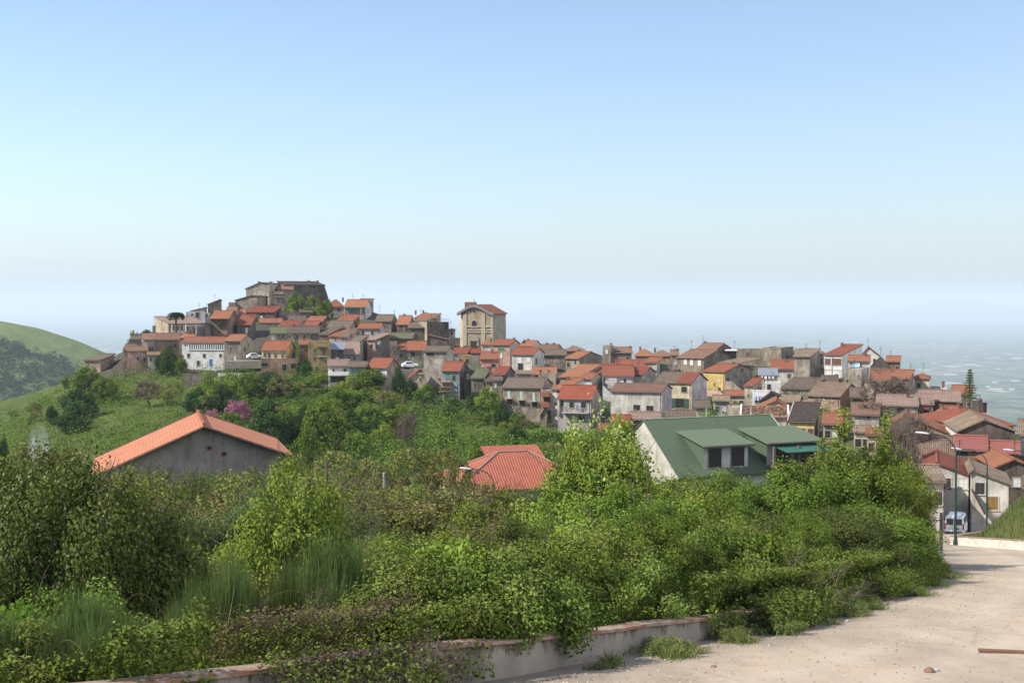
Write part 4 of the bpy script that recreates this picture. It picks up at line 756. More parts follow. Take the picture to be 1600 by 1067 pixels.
def roof_slab(mb, P0, u, n, L, prof, along, ext, ov, th, base, curve=0):
    """profile along 'n' (or 'u'), extruded along the other axis"""
    m = len(prof)
    for i in range(m - 1):
        (t0, z0), (t1, z1) = prof[i], prof[i + 1]; sl = (z1 - z0) / max(1e-6, t1 - t0)
        a0 = t0 - (ov if i == 0 else 0); b0 = z0 - (ov * sl if i == 0 else 0); a1 = t1 + (ov if i == m - 2 else 0); b1 = z1 + (ov * sl if i == m - 2 else 0)
        dA, dB = (n, u) if along == 'n' else (u, n)
        def pt(t, z, w): q = P0 + dA * t + dB * w - base.xy; return Vector((q.x, q.y, z - base.z + .012))
        w0, w1 = -ext, L + ext
        bot = [pt(a0, b0, w0), pt(a1, b1, w0), pt(a1, b1 + th, w0), pt(a0, b0 + th, w0)]
        q = pt(a0, b0, w1) - pt(a0, b0, w0); mb.prism(bot, q)
def house(h):
    P0, u, n, L, D, e = h['P0'], h['u'], h['n'], h['L'], h['D'], h['e']
    base = Vector((P0.x + u.x * L / 2 + n.x * D / 2, P0.y + u.y * L / 2 + n.y * D / 2, h['zb'])); zlow = h['zb'] - 3.5
    root = empty(h['name'], base); tag(root, h['label'], h['cat'], h.get('grp') or ('houses of the hill village' if h['cat'] == 'house' else None))
    h['root'] = root; h['base'] = base
    typ, prof = h['typ'], h['prof']; th = .16
    def pt(s, t, z): q = P0 + u * s + n * t - base.xy; return Vector((q.x, q.y, z - base.z))
    w = MB(); ext = pt(L, 0, e) - pt(0, 0, e); extn = pt(0, D, e) - pt(0, 0, e)
    if typ == 'flat':
        w.prism([pt(0, 0, zlow), pt(0, D, zlow), pt(0, D, e - .3), pt(0, 0, e - .3)], ext)
        t_ = .22
        w.prism([pt(0, 0, e - .3), pt(0, t_, e - .3), pt(0, t_, e), pt(0, 0, e)], ext)
        w.prism([pt(0, D - t_, e - .3), pt(0, D, e - .3), pt(0, D, e), pt(0, D - t_, e)], ext)
        for s0 in (0, L - t_):
            w.prism([pt(s0, t_, e - .3), pt(s0, D - t_, e - .3), pt(s0, D - t_, e), pt(s0, t_, e)], pt(t_, 0, e) - pt(0, 0, e))
    elif typ == 'gu':
        pts = [pt(0, 0, zlow)] + [pt(t, 0, z) for t, z in prof] + [pt(L, 0, zlow)]; w.prism(pts, extn)
    elif typ == 'hip':
        w.prism([pt(0, 0, zlow), pt(0, D, zlow), pt(0, D, e), pt(0, 0, e)], ext)
    else:
        pts = [pt(0, 0, zlow)] + [pt(0, t, z) for t, z in prof] + ([pt(0, D, zlow)] if typ == 'gf' else [pt(0, D, zlow)]); w.prism(pts, ext)
    if h['wside']:      # sides get a second colour by face normal; some have shade painted in
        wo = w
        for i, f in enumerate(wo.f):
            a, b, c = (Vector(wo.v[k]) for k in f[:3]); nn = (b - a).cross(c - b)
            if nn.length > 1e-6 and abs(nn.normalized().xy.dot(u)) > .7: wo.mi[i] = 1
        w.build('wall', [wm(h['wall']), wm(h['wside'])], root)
    else: w.build('wall', wm(h['wall']), root)
    r = MB(); ov = h['ov']
    if typ == 'flat':
        r.prism([pt(.24, .24, e - .29), pt(.24, D - .24, e - .29), pt(.24, D - .24, e - .22), pt(.24, .24, e - .22)], (ext.x * (L - .48) / L, ext.y * (L - .48) / L, 0))
        rt = 'flat' if h['roof'] == 'flat' else h['roof']
    elif typ == 'gu': roof_slab(r, P0, u, n, D, prof, 'u', .3, ov, th, base)
    elif typ == 'hip':
        o = ov; z = e + .01; rr = h['r']; ins = min(D / 2, L * .42); sl = (rr - e) / (D / 2); zz = z - o * sl
        A, B, C_, D_ = pt(-o, -o, zz), pt(L + o, -o, zz), pt(L + o, D + o, zz), pt(-o, D + o, zz)
        E, F = pt(ins, D / 2, rr), pt(L - ins, D / 2, rr); dn = Vector((0, 0, -.14))
        for q in ((A, B, F, E), (B, C_, F), (C_, D_, E, F), (D_, A, E)): r.poly(q)
        for q0, q1 in ((A, B), (B, C_), (C_, D_), (D_, A)): r.poly([q0 + dn, q1 + dn, q1, q0])
        r.poly([D_ + dn, C_ + dn, B + dn, A + dn])
    else: roof_slab(r, P0, u, n, L, prof, 'n', .22, ov, th, base)
    ro = r.build('roof', tm(h['roof']), root); h['ro'] = ro
    # ridge caps / edge tiles
    if typ in ('gf', 'gu') or typ == 'mono':
        rc = MB()
        if typ == 'gf': t_, z_ = prof[1]; a_, b_ = pt(-.25, t_, z_ + th + .04), pt(L + .25, t_, z_ + th + .04)
        elif typ == 'mono': a_, b_ = pt(-.25, D + ov * .8, prof[1][1] + th + .1), pt(L + .25, D + ov * .8, prof[1][1] + th + .1)
        else: t_, z_ = prof[1]; a_, b_ = pt(t_, -.35, z_ + th + .04), pt(t_, D + .35, z_ + th + .04)
        rc.tube([a_, b_], .12, 6); rc.build('ridge_tiles', tm(h['roof']), ro)
    if typ == 'gf' or (typ == 'mono' and h['wall'] not in ('dark',)):   # gutter along the eave
        g = MB(); g.tube([pt(-.2, -ov - .04, prof[0][1] - .1), pt(L + .2, -ov - .04, prof[0][1] - .1)], .06, 5)
        if L > 5: g.tube([pt(L - .3, -.08, prof[0][1] - .15), pt(L - .3, -.08, h['zb'])], .045, 5)
        g.build('gutter', plain('gutter_zinc', (.16, .13, .11), .6), root)
    for wi in h['win']:
        x, y, ww, hh, k = wi[:5]; make_window(root, base, h, x, y, ww, hh, k, wi[5] if len(wi) > 5 else 'f')
    for cx, cy in h['ch']:
        px, py = tx(h['t'], cx), ty(h['t'], cy); tt = D * (.5 if typ != 'mono' else .8)
        o = P0 + n * tt; rr_ = xr(px, e, o.y); s = (rr_ * o.y - o.x) / (u.x - rr_ * u.y); s = min(max(s, .3), L - .3); q = o + u * s; zt = zat(py, q.y)
        zr = h['r'] if typ in ('mono', 'gf', 'gu', 'hip') else e
        zt = max(zt, zr + .5); c = MB(); zl = min(zt - 1.2, zr - .8); wd = .55
        c.box((q.x - base.x, q.y - base.y, (zt + zl) / 2 - base.z), (wd, wd, zt - zl), h['aa'])
        c.box((q.x - base.x, q.y - base.y, zt + .09 - base.z), (wd + .18, wd + .18, .08), h['aa'])
        for q1 in (-1, 1):
            for q2 in (-1, 1): c.box((q.x - base.x + q1 * .2, q.y - base.y + q2 * .2, zt + .02 - base.z), (.12, .12, .07), 0)
        c.build('chimney', wm('brick') if (int(cx) % 3) else wm('dark'), ro)
    for cx, cy in h['ant']:
        px, py = tx(h['t'], cx), ty(h['t'], cy); q = P0 + n * (D * .5); rr_ = xr(px, e, q.y); X = rr_ * q.y; zt = zat(py, q.y); c = MB()
        c.tube([(X - base.x, q.y - base.y, zt - base.z), (X - base.x, q.y - base.y, h['r'] - 1.5 - base.z)], .035, 4)
        for k2 in range(3): c.box((X - base.x, q.y - base.y, zt - .1 - .35 * k2 - base.z), (1.0 - .2 * k2, .03, .03), .4)
        c.build('antenna', M_IRON, ro)
    return root
def fbox(h, mb, x, y, w, hh, depth, off=None, face='f'):
    """box on the front face given in tile pixels (centre, size), standing 'off' proud of the wall"""
    s, z, Y = face_hit(h, x, y, face); k = Y / FPX / TILES[h['t']][2]; off = depth if off is None else off
    c = h['P0'] + h['u'] * s - h['n'] * (off - depth / 2) - h['base'].xy
    mb.box((c.x, c.y, z - h['base'].z), (w * k, depth, hh * k), h['aa'])
# small houses standing in the remaining gaps of the dense town
_vp = [(205, 562), (262, 508), (330, 492), (390, 478), (520, 492), (620, 512), (700, 520), (800, 550), (1000, 562), (1400, 566), (1470, 600), (1545, 650), (1600, 665), (1600, 712), (1400, 740), (1345, 700), (1290, 690), (1180, 652), (960, 690), (880, 650), (780, 636), (700, 612), (640, 604), (520, 584), (420, 566), (290, 560)]
def _inp(x, y):
    c = False; j = len(_vp) - 1
    for i in range(len(_vp)):
        (xi, yi), (xj, yj) = _vp[i], _vp[j]
        if (yi > y) != (yj > y) and x < (xj - xi) * (y - yi) / (yj - yi) + xi: c = not c
        j = i
    return c
_mk = np.zeros((560, 820), bool)
def _mark(h):
    xs = [h['px0'], h['px1']] + ([tx(h['t'], h['x2'])] if h['x2'] is not None else []); a, b = int(min(xs) / 2), int(max(xs) / 2) + 1; y0, y1 = int(ty(h['t'], min(h['yr'], h['ye'])) / 2), int(ty(h['t'], h['yb']) / 2) + 1; _mk[max(0, y0):y1, max(0, a):b] = True
for h in HS: _mark(h)
_gr = random.Random(77); _fill = 0
for xc in range(225, 1600, 22):
    y = 480
    while y < 740 and _fill < 60:
        if _inp(xc, y) and not _mk[y // 2, xc // 2 - 4:xc // 2 + 4].any():
            y1 = y
            while y1 < 740 and _inp(xc, y1) and not _mk[y1 // 2, xc // 2 - 4:xc // 2 + 4].any(): y1 += 2
            if y1 - y >= 6:
                dd = None
                for Y_ in range(110, 430, 3):
                    z_ = zat(y1, Y_); 
                    if gz((xc - 800) / 2000 * Y_, Y_) > z_ and Y_ > (150 if xc > 1250 else 235): dd = Y_; break
                if dd:
                    hp = min(y1 - y, 6.2 * 2000 / dd); wd = _gr.uniform(12, 19); n0 = len(HS)
                    H('Z', xc - wd, xc + wd, y1 - hp * .72, y1 - hp * .72 - _gr.uniform(5, 8), y1, dd, _gr.choice(['pale', 'beige', 'grey', 'stone', 'white', 'lilac', 'cream']), _gr.choice(['red', 'orange', 'rust', 'brown', 'tan', 'red', 'orange']), 'small weathered tile roofed house squeezed into a gap between larger town houses', typ='mono' if _gr.random() < .5 else 'gf', D=7, hb=.6)
                    HS[-1]['grp'] = 'small houses in the gaps of the town'; solve(HS[-1]); _mark(HS[-1]); _fill += 1
            y = y1 + 2
        else: y += 2
print('FILL', _fill)
for i_, h in enumerate(HS):
    g_ = random.Random(i_ * 7 + 3); wpx = (h['x1'] - h['x0']) / TILES[h['t']][2]; vis = (h['yb'] - h['ye']) / TILES[h['t']][2]
    if h['cat'] == 'house' and len(h['win']) < 2 and wpx > 11 and vis > 6.5 and not any(k in h['label'] for k in ('windowless', 'no windows', 'blank', 'bare shaded', 'plain grey', 'one dark window', 'one tiny')):
        S = TILES[h['t']][2]; nw = 1 + (wpx > 18) + (wpx > 32); mpx = FPX / h['d']; ww, hh = .75 * mpx * S, 1.1 * mpx * S
        h['win'] = tuple(h['win']) + tuple((h['x0'] + (h['x1'] - h['x0']) * (q + .5 + g_.uniform(-.16, .16)) / nw, h['ye'] + 1.55 * mpx * S + g_.uniform(-1, 1), ww * g_.uniform(.8, 1.1), hh * g_.uniform(.8, 1.15), g_.choice('dddsw')) for q in range(nw) if not any(abs(w_[0] - (h['x0'] + (h['x1'] - h['x0']) * (q + .5) / nw)) < ww * 1.6 for w_ in h['win']))
        h['win'] = tuple(w_ for w_ in h['win'] if w_[1] + w_[3] / 2 < h['yb'] + 4)
    if not h['ant'] and h['cat'] == 'house' and g_.random() < .42: h['ant'] = ((h['x0'] + (h['x1'] - h['x0']) * g_.uniform(.2, .8), min(h['yr'], h['ye']) - g_.uniform(1.6, 2.6) * FPX / h['d'] * TILES[h['t']][2]),)
    h['root'] = house(h)
EXT = {}
for h in HS:
    if h['extra']: EXT[h['extra']] = h
def part(key, name, mat, fn):
    h = EXT[key]; mb = MB(); fn(h, mb); return mb.build(name, mat, h['root'])
MW = plain('white_paint', (.72, .71, .68), .6)
# gallery of posts
h = EXT['gallery']
mb = MB(); fbox(h, mb, 845, 718, 330, 52, .06, .03); mb.build('gallery_shade_panel', plain('gallery_shade', (.16, .18, .17), .8), h['root'])  # dark panel on the flat wall paints the shade behind the posts
for i in range(17):
    mb = MB(); fbox(h, mb, 684 + i * 20.2, 718, 6, 54, .2, .22); mb.build('post', MW, h['root'])
mb = MB(); fbox(h, mb, 815, 686, 400, 9, .3, .34); fbox(h, mb, 845, 749, 340, 6, .2, .24); mb.build('gallery_beam', MW, h['root'])
h = EXT['veranda']
for x in (512, 640, 735, 828):
    mb = MB(); fbox(h, mb, x, 562, 7, 90, .3, 1.8); mb.build('post', MW, h['root'])
mb = MB(); fbox(h, mb, 735, 524, 200, 7, .3, 1.85); mb.build('veranda_beam', MW, h['root'])
mb = MB(); fbox(h, mb, 570, 580, 140, 5, .2, 1.8); fbox(h, mb, 570, 592, 140, 4, .2, 1.8); mb.build('railing', MW, h['root'])
h = EXT['annexroof']
mb = MB(); fbox(h, mb, 970, 462, 190, 6, 1.6, 1.6); mb.build('canopy', tm('rust'), h['root'])
h = EXT['flue']
mb = MB(); fbox(h, mb, 380, 240, 20, 230, 1.2, 1.4); fbox(h, mb, 380, 122, 26, 6, 1.5, 1.5); mb.build('flue', wm('stone'), h['root'])
h = EXT['balconies2']
for y in (232, 258):
    mb = MB(); fbox(h, mb, 452, y, 90, 7, .5, .5); mb.build('balcony', M_FRAME, h['root'])
h = EXT['buttress']; mb = MB(); s0 = h['P0'] + h['u'] * h['L'] - h['base'].xy; zt = h['e'] - h['base'].z
mb.prism([(s0.x - .2, s0.y, zt), (s0.x + 1.6, s0.y + .6, zt - 6), (s0.x + 2.6, s0.y + 1, zt - 12), (s0.x - .2, s0.y, zt - 12)], (h['n'].x * 8, h['n'].y * 8, 0)); mb.build('buttress', wm('dark'), h['root'])
h = EXT['loggia']; mb = MB(); fbox(h, mb, 1150, 356, 200, 8, 1.2, 1.2); mb.build('canopy', tm('pinkt'), h['root'])
mb = MB(); [fbox(h, mb, x, 388, 5, 60, .3, 1.1) for x in (1062, 1215)]; mb.build('post', wm('white'), h['root'])
for hh in [q for q in HS if q['extra'] == 'rail']:
    mb = MB(); k = hh['L'] / 12
    for z in (.5, .95): 
        a = Vector((*(hh['P0'] + hh['u'] * .1 + hh['n'] * .1 - hh['base'].xy), hh['e'] - hh['base'].z + z)); b = a + Vector((*(hh['u'] * (hh['L'] - .2)), 0)); mb.tube([a, b], .03, 4)
    for i in range(9):
        q = hh['P0'] + hh['u'] * (.1 + (hh['L'] - .2) * i / 8) + hh['n'] * .1 - hh['base'].xy; mb.box((q.x, q.y, hh['e'] - hh['base'].z + .47), (.04, .04, .96))
    mb.build('railing', M_IRON, hh['root'])
h = EXT['balcony1']; mb = MB(); fbox(h, mb, 848, 812, 80, 6, .9, .9); mb.build('balcony', M_CONC, h['root'])
mb = MB(); [fbox(h, mb, 812 + i * 9, 797, 1.5, 26, .03, .88) for i in range(9)]; fbox(h, mb, 848, 784, 78, 2, .04, .89); mb.build('railing', M_IRON, h['root'])
mb = MB(); fbox(h, mb, 848, 722, 84, 4, .8, .8); mb.build('canopy', tm('rust'), h['root'])
h = EXT['lower']; mb = MB(); fbox(h, mb, 1002, 970, 196, 34, .8, .8); mb.build('balcony', MW, h['root'])
mb = MB(); fbox(h, mb, 1000, 1025, 150, 56, .1, .03); mb.build('ground_floor_shade', M_GLASS, h['root'])  # dark panel on the closed wall paints the shade of the open floor
h = EXT['dish']; mb = MB(); s, z, Y = face_hit(h, 285, 482, 's'); c = h['P0'] + h['u'] * h['L'] + h['n'] * 1.5 - h['base'].xy
mb.lathe([(0, 0), (.3, .05), (.55, .2)], (0, 0, 0), 12); o = mb.build('satellite_dish', MW, h['root']); o.location = (c.x + .5, c.y - .4, z - h['base'].z); o.rotation_euler = (R(70), 0, R(-20))
h = EXT['scaffold']
for i, y in enumerate((825, 868, 905)):
    mb = MB(); fbox(h, mb, 880, y, 110, 5, .9, .9); mb.build('balcony', M_BRICK, h['root'])
mb = MB(); [fbox(h, mb, x, 860, 4, 150, .1, .88) for x in (838, 895, 932)]; mb.build('post', M_SHB, h['root'])
h = EXT['whiteblock']; mb = MB(); fbox(h, mb, 1165, 465, 85, 90, 2.2, 2.2); mb.build('stair_block', wm('white'), h['root'])
mb = MB(); fbox(h, mb, 1100, 474, 60, 4, .9, .9); [fbox(h, mb, 1074 + i * 8, 462, 1.5, 22, .03, .88) for i in range(7)]; mb.build('balcony', M_IRON, h['root'])
h = EXT['balc3']
for x, y in ((207, 606), (322, 619), (438, 633)):
    mb = MB(); fbox(h, mb, x, y, 64, 6, .9, .9); [fbox(h, mb, x - 29 + i * 9.6, y - 12, 1.6, 22, .03, .87) for i in range(7)]; fbox(h, mb, x, y - 23, 62, 1.8, .04, .88); mb.build('balcony', M_CONC, h['root'])
h = EXT['brickbalc']
for y in (566, 662): mb = MB(); fbox(h, mb, 545, y, 76, 46, 1.1, 1.1); mb.build('balcony', M_BRICK, h['root'])
h = EXT['balc_long']; mb = MB(); fbox(h, mb, 830, 738, 250, 8, 1.3, 1.3); mb.build('balcony', M_CONC, h['root'])
mb = MB(); [fbox(h, mb, 712 + i * 12.5, 720, 1.6, 30, .03, 1.27) for i in range(20)]; fbox(h, mb, 830, 705, 245, 2, .04, 1.28); mb.build('railing', M_IRON, h['root'])
mb = MB(); fbox(h, mb, 848, 690, 10, 52, .25, .9); mb.build('folded_parasol', M_BLUE, h['root'])
mb = MB(); fbox(h, mb, 672, 690, 18, 140, .5, .5); mb.build('pilaster', wm('pale'), h['root'])
h = EXT['awn_brown']; mb = MB(); fbox(h, mb, 1098, 575, 100, 8, 1, 1); mb.build('awning', M_SHB, h['root'])
h = EXT['flowers']
for x in (325, 447):
    mb = MB(); fbox(h, mb, x, 742, 100, 5, .7, .7); [fbox(h, mb, x - 45 + i * 10, 728, 1.6, 24, .03, .68) for i in range(10)]; b = mb.build('balcony', M_BRICK, h['root'])
    mb = MB()
    for i in range(26): fbox(h, mb, x - 50 + random.Random(i).random() * 100, 716 + random.Random(i + 50).random() * 16, 7, 7, .2, .8)
    mb.build('flowers', plain('balcony_flowers', (.30, .12, .10), .8, .2, 0, .8), b)
h = EXT['redpart']; rs = h['prof']; mb = MB(); L0 = h['L'] * .62
roof_slab(mb, h['P0'] + h['u'] * L0 + Vector((0, 0)), h['u'], h['n'], h['L'] - L0, [(t, z + .19) for t, z in h['prof']], 'n', .24, .4, .05, h['base']); mb.build('newer_roof_part', tm('red'), h['root'])
h = EXT['canopy']; mb = MB(); fbox(h, mb, 1200, 158, 110, 10, 3.5, 3.5); mb.build('canopy', MW, h['root'])
h = EXT['backroof']; mb = MB()
D0 = h['D'] * .5; pr = [(D0, h['prof'][1][1] + .22), (h['D'] * 1.35, h['prof'][1][1] + (h['prof'][1][1] - h['prof'][0][1]) * .75)]
roof_slab(mb, h['P0'], h['u'], h['n'], h['L'], pr, 'n', .3, .2, .15, h['base']); mb.build('rear_roof', tm('tan'), h['root'])
h = EXT['laundry']; mb = MB()
for i, w_ in enumerate((16, 22, 14, 20)): fbox(h, mb, 300 + i * 34, 412, w_, 26, .03, .4)
mb.build('laundry', MW, h['root'])
h = EXT['laundry2']; mb = MB()
for i, w_ in enumerate((14, 20, 12)): fbox(h, mb, 235 + i * 26, 600, w_, 50, .03, .25)
mb.build('laundry', plain('pale_blue_laundry', (.45, .5, .68), .8), h['root'])
h = EXT['ledge']; mb = MB(); fbox(h, mb, 860, 325, 60, 6, .8, .8); mb.build('balcony', M_CONC, h['root'])
h = EXT['villa']; mb = MB(); fbox(h, mb, 960, 345, 165, 3, .1, .1); fbox(h, mb, 950, 300, 4, 200, .15, .15); mb.build('cornice', M_FRAME, h['root'])
h = EXT['dishes']
for x in (1160, 1185):
    mb = MB(); mb.lathe([(0, 0), (.3, .05), (.5, .18)], (0, 0, 0), 12); s, z, Y = face_hit(h, x, 296, 'f'); c = h['P0'] + h['u'] * s - h['n'] * .6 - h['base'].xy
    o = mb.build('satellite_dish', plain('dish_blue', (.35, .55, .68), .5), h['root']); o.location = (c.x, c.y, z - h['base'].z); o.rotation_euler = (R(75), 0, R(-10))
h = EXT['rubble']; mb = MB(); rg = random.Random(5)
for i in range(220):
    s = rg.random() * h['L']; t = rg.random() * h['D']; z = h['e'] + (h['r'] - h['e']) * t / h['D'] + .2; q = h['P0'] + h['u'] * s + h['n'] * t - h['base'].xy
    mb.box((q.x, q.y, z - h['base'].z), (.2 + rg.random() * .5, .15 + rg.random() * .3, .1 + rg.random() * .35), rg.random() * 3)
mb.build('broken_tiles', tm('rust'), h['root'])
for s0 in (-.1, h['L'] - .15):
    mb = MB(); roof_slab(mb, h['P0'] + h['u'] * s0, h['u'], h['n'], .25, [(t, z + .1) for t, z in h['prof']], 'n', 0, .4, .35, h['base']); mb.build('parapet', MW, h['root'])
h = EXT['verge']; mb = MB(); roof_slab(mb, h['P0'] + h['u'] * -.25, h['u'], h['n'], .2, [(t, z + .15) for t, z in h['prof']], 'n', 0, .5, .12, h['base']); mb.build('verge', M_FRAME, h['root'])
h = EXT['awning_red']; mb = MB(); fbox(h, mb, 545, 520, 100, 14, 1.5, 1.5); mb.build('awning', tm('dred'), h['root'])
mb = MB(); fbox(h, mb, 468, 525, 6, 90, .2, .2); mb.build('post', MW, h['root'])
h = EXT['skylight']; mb = MB(); fbox(h, mb, 1000, 600, 4, 4, .1); 
h = EXT['openfront']; mb = MB(); fbox(h, mb, 870, 895, 90, 40, .1, .03); mb.build('opening', M_GLASS, h['root'])  # dark panel on the front paints the shaded inside of the shed
h = EXT['boards']
for x, y, w_, hh_, nm in ((650, 560, 6, 260, 'corner_post'),):
    mb = MB(); fbox(h, mb, x, y, w_, hh_, .15, .15); mb.build(nm, M_SHB, h['root'])
h = EXT['stairs']; mb = MB(); pl = MB()
for i in range(13):
    x = 862 + i * 8; y = 500 + i * 15; fbox(h, mb, x, y, 11, 5, 1.0, 1.15)
    fbox(h, pl, x, y - 22, 1.4, 40, .03, 1.15)
mb.build('stair', M_SHB, h['root']); pl.build('handrail', M_IRON, h['root'])
# ---------------------------------------------------------------- church
def church():
    d = 365; t = 'D'; a = R(-14); u = Vector((math.cos(a), math.sin(a))); n = Vector((-math.sin(a), math.cos(a)))
    xR, xL = tx(t, 535), tx(t, 258); C = P(xR, ty(t, 120), d); e = C.z; r = xr(xL, e, d); L = (C.x - r * C.y) / (u.x - r * u.y); P0 = C.xy - u * L
    D = 15.0; zb = zat(ty(t, 418), d); base = Vector((*(P0 + u * L / 2 + n * D / 2), zb)); k = d / FPX / 5.927
    root = empty('church', base); tag(root, 'sand coloured church with curved gable, arched window and portal above the roofs', 'church')
    def pt(s, v, z): q = P0 + u * s + n * v - base.xy; return Vector((q.x, q.y, z - base.z))
    Z = lambda y: zat(ty(t, y), d); S = lambda x: (x - 258) * k / u.x
    # facade with curved top, slightly proud, plus a set-back left wing
    wc = wall_mat('church', (.32, .262, .178), .45, 0)
    top = [(0, Z(124)), (S(275), Z(118)), (S(295), Z(96)), (S(318), Z(66)), (S(345), Z(50)), (S(365), Z(46)), (S(390), Z(52)), (S(420), Z(70)), (S(445), Z(100)), (S(470), Z(112)), (L, Z(118))]
    m = MB(); zl = Z(418) - 4
    m.prism([pt(0, 0, zl)] + [pt(s, 0, z) for s, z in top] + [pt(L, 0, zl)], (n.x * .8, n.y * .8, 0)); fac = m.build('facade', wc, root)
    m = MB(); m.prism([pt(.0, .82, zl), pt(0, .82, Z(124)), pt(L / 2, .82, Z(48)), pt(L - .02, .82, Z(122)), pt(L - .02, .82, zl)], (n.x * (D - .82), n.y * (D - .82), 0)); m.build('nave_wall', wall_mat('church_side', (.30, .27, .20), .5, 0), root)
    # left wing, angled
    m = MB(); s0 = S(213); m.prism([pt(s0, 2.0, zl), pt(s0, 2.0, Z(112)), pt(-.01, .5, Z(112)), pt(-.01, .5, zl)], (n.x * 6, n.y * 6, 0)); m.build('wing_wall', wall_mat('church_wing', (.42, .35, .235), .4, 0), root)
    m = MB(); m.prism([pt(s0 - .4, 1.6, Z(112) + .02), pt(s0 - .4, 1.6, Z(104)), pt(.2, .1, Z(82)), pt(.2, .1, Z(112) + .02)], (n.x * 6.6, n.y * 6.6, 0)); m.build('wing_roof', plain('stone_cornice', (.33, .30, .25), .9), root)
    # roof: ridge along the nave
    m = MB(); roof_slab(m, P0, u, n, D, [(0, Z(124)), (L / 2, Z(40)), (L, Z(118))], 'u', .1, .5, .25, base); m.build('roof', tm('orange'), root)
    # grey curved cornice over the facade
    m = MB()
    edge = [(S(205), Z(112)), (S(240), Z(92)), (S(280), Z(66)), (S(320), Z(44)), (S(365), Z(36)), (S(400), Z(44)), (S(440), Z(62)), (S(480), Z(88)), (S(510), Z(104)), (S(545), Z(114))]
    for (s1, z1), (s2, z2) in zip(edge[:-1], edge[1:]):
        m.prism([pt(s1, -.7, z1), pt(s2, -.7, z2), pt(s2, -.7, z2 - .75), pt(s1, -.7, z1 - .75)], (n.x * 1.9, n.y * 1.9, 0))
    m.build('cornice', plain('grey_cornice', (.19, .185, .18), .9), root)
    # pilasters, string course
    pm = plain('church_pilaster', (.37, .32, .24), .9)
    for x in (266, 284, 440, 456, 528):
        m = MB(); q = pt(S(x), -.08, (Z(122) + Z(418)) / 2); m.box(q, (.55, .3, Z(122) - Z(418)), a); m.build('pilaster', pm, root)
    for y, w in ((240, .3), (290, .35), (272, .2)):
        m = MB(); q = pt(L / 2, -.1, Z(y)); m.box(q, (L + .3, .36, w), a); m.build('string_course', pm, root)
    def arch(x, ytop, ybot, wpx, off, mat, name, nseg=10, par=None, ring=0):
        m = MB(); w = wpx * k / 2; zc = Z(ytop) - w; pts = [pt(S(x) - w, -off, Z(ybot))] + [pt(S(x) - w * math.cos(math.pi * i / nseg), -off, zc + w * math.sin(math.pi * i / nseg)) for i in range(nseg + 1)] + [pt(S(x) + w, -off, Z(ybot))]
        m.prism(pts, (n.x * (off + .02), n.y * (off + .02), 0)); return m.build(name, mat, par or root)
    wn = arch(363, 172, 258, 62, .14, pm, 'window'); arch(363, 182, 252, 48, .17, M_GLASS, 'pane', par=wn)
    m = MB(); [m.box(pt(S(363), -.2, Z(y)), (48 * k, .04, .05), a) for y in (205, 228)]; m.box(pt(S(363), -.2, Z(217)), (.06, .05, 70 * k), a); m.build('glazing_bar', M_IRON, wn)
    m = MB(); zc = Z(98); w = 17 * k; m.prism([pt(S(362) + w * math.cos(i * math.pi / 8), -.1, zc + w * math.sin(i * math.pi / 8)) for i in range(16)], (n.x * .2, n.y * .2, 0)); o = m.build('round_window', pm, root)
    m = MB(); w = 13 * k; m.prism([pt(S(362) + w * math.cos(i * math.pi / 8), -.13, zc + w * math.sin(i * math.pi / 8)) for i in range(16)], (n.x * .2, n.y * .2, 0)); m.build('pane', M_GLASS, o)
    dr = arch(360, 310, 420, 100, .3, plain('portal_stone', (.24, .22, .19), .9), 'portal'); arch(360, 330, 372, 58, .34, wc, 'lunette', par=dr)
    m = MB(); m.box(pt(S(360), -.36, Z(368)), (80 * k, .3, .22), a); m.build('lintel', M_FRAME, dr); m = MB(); m.box(pt(S(358), -.33, Z(400)), (56 * k, .1, 50 * k), a); m.build('door', plain('church_door', (.04, .025, .018), .7), dr)
    m = MB(); m.box(pt(S(312), 2.0, Z(38)), (3.2, 1.4, 1.6), a); m.box(pt(S(300), 2.0, Z(22)), (.5, .5, .7), a); m.box(pt(S(318), 2.0, Z(26)), (.5, .5, .5), a); m.build('bell_gable', wm('brick'), root)
    m = MB(); m.box(pt(S(362), .2, Z(14)), (.07, .07, 2.2), a); m.box(pt(S(362), .2, Z(6)), (.7, .07, .07), a); m.build('cross', M_IRON, root)
church()

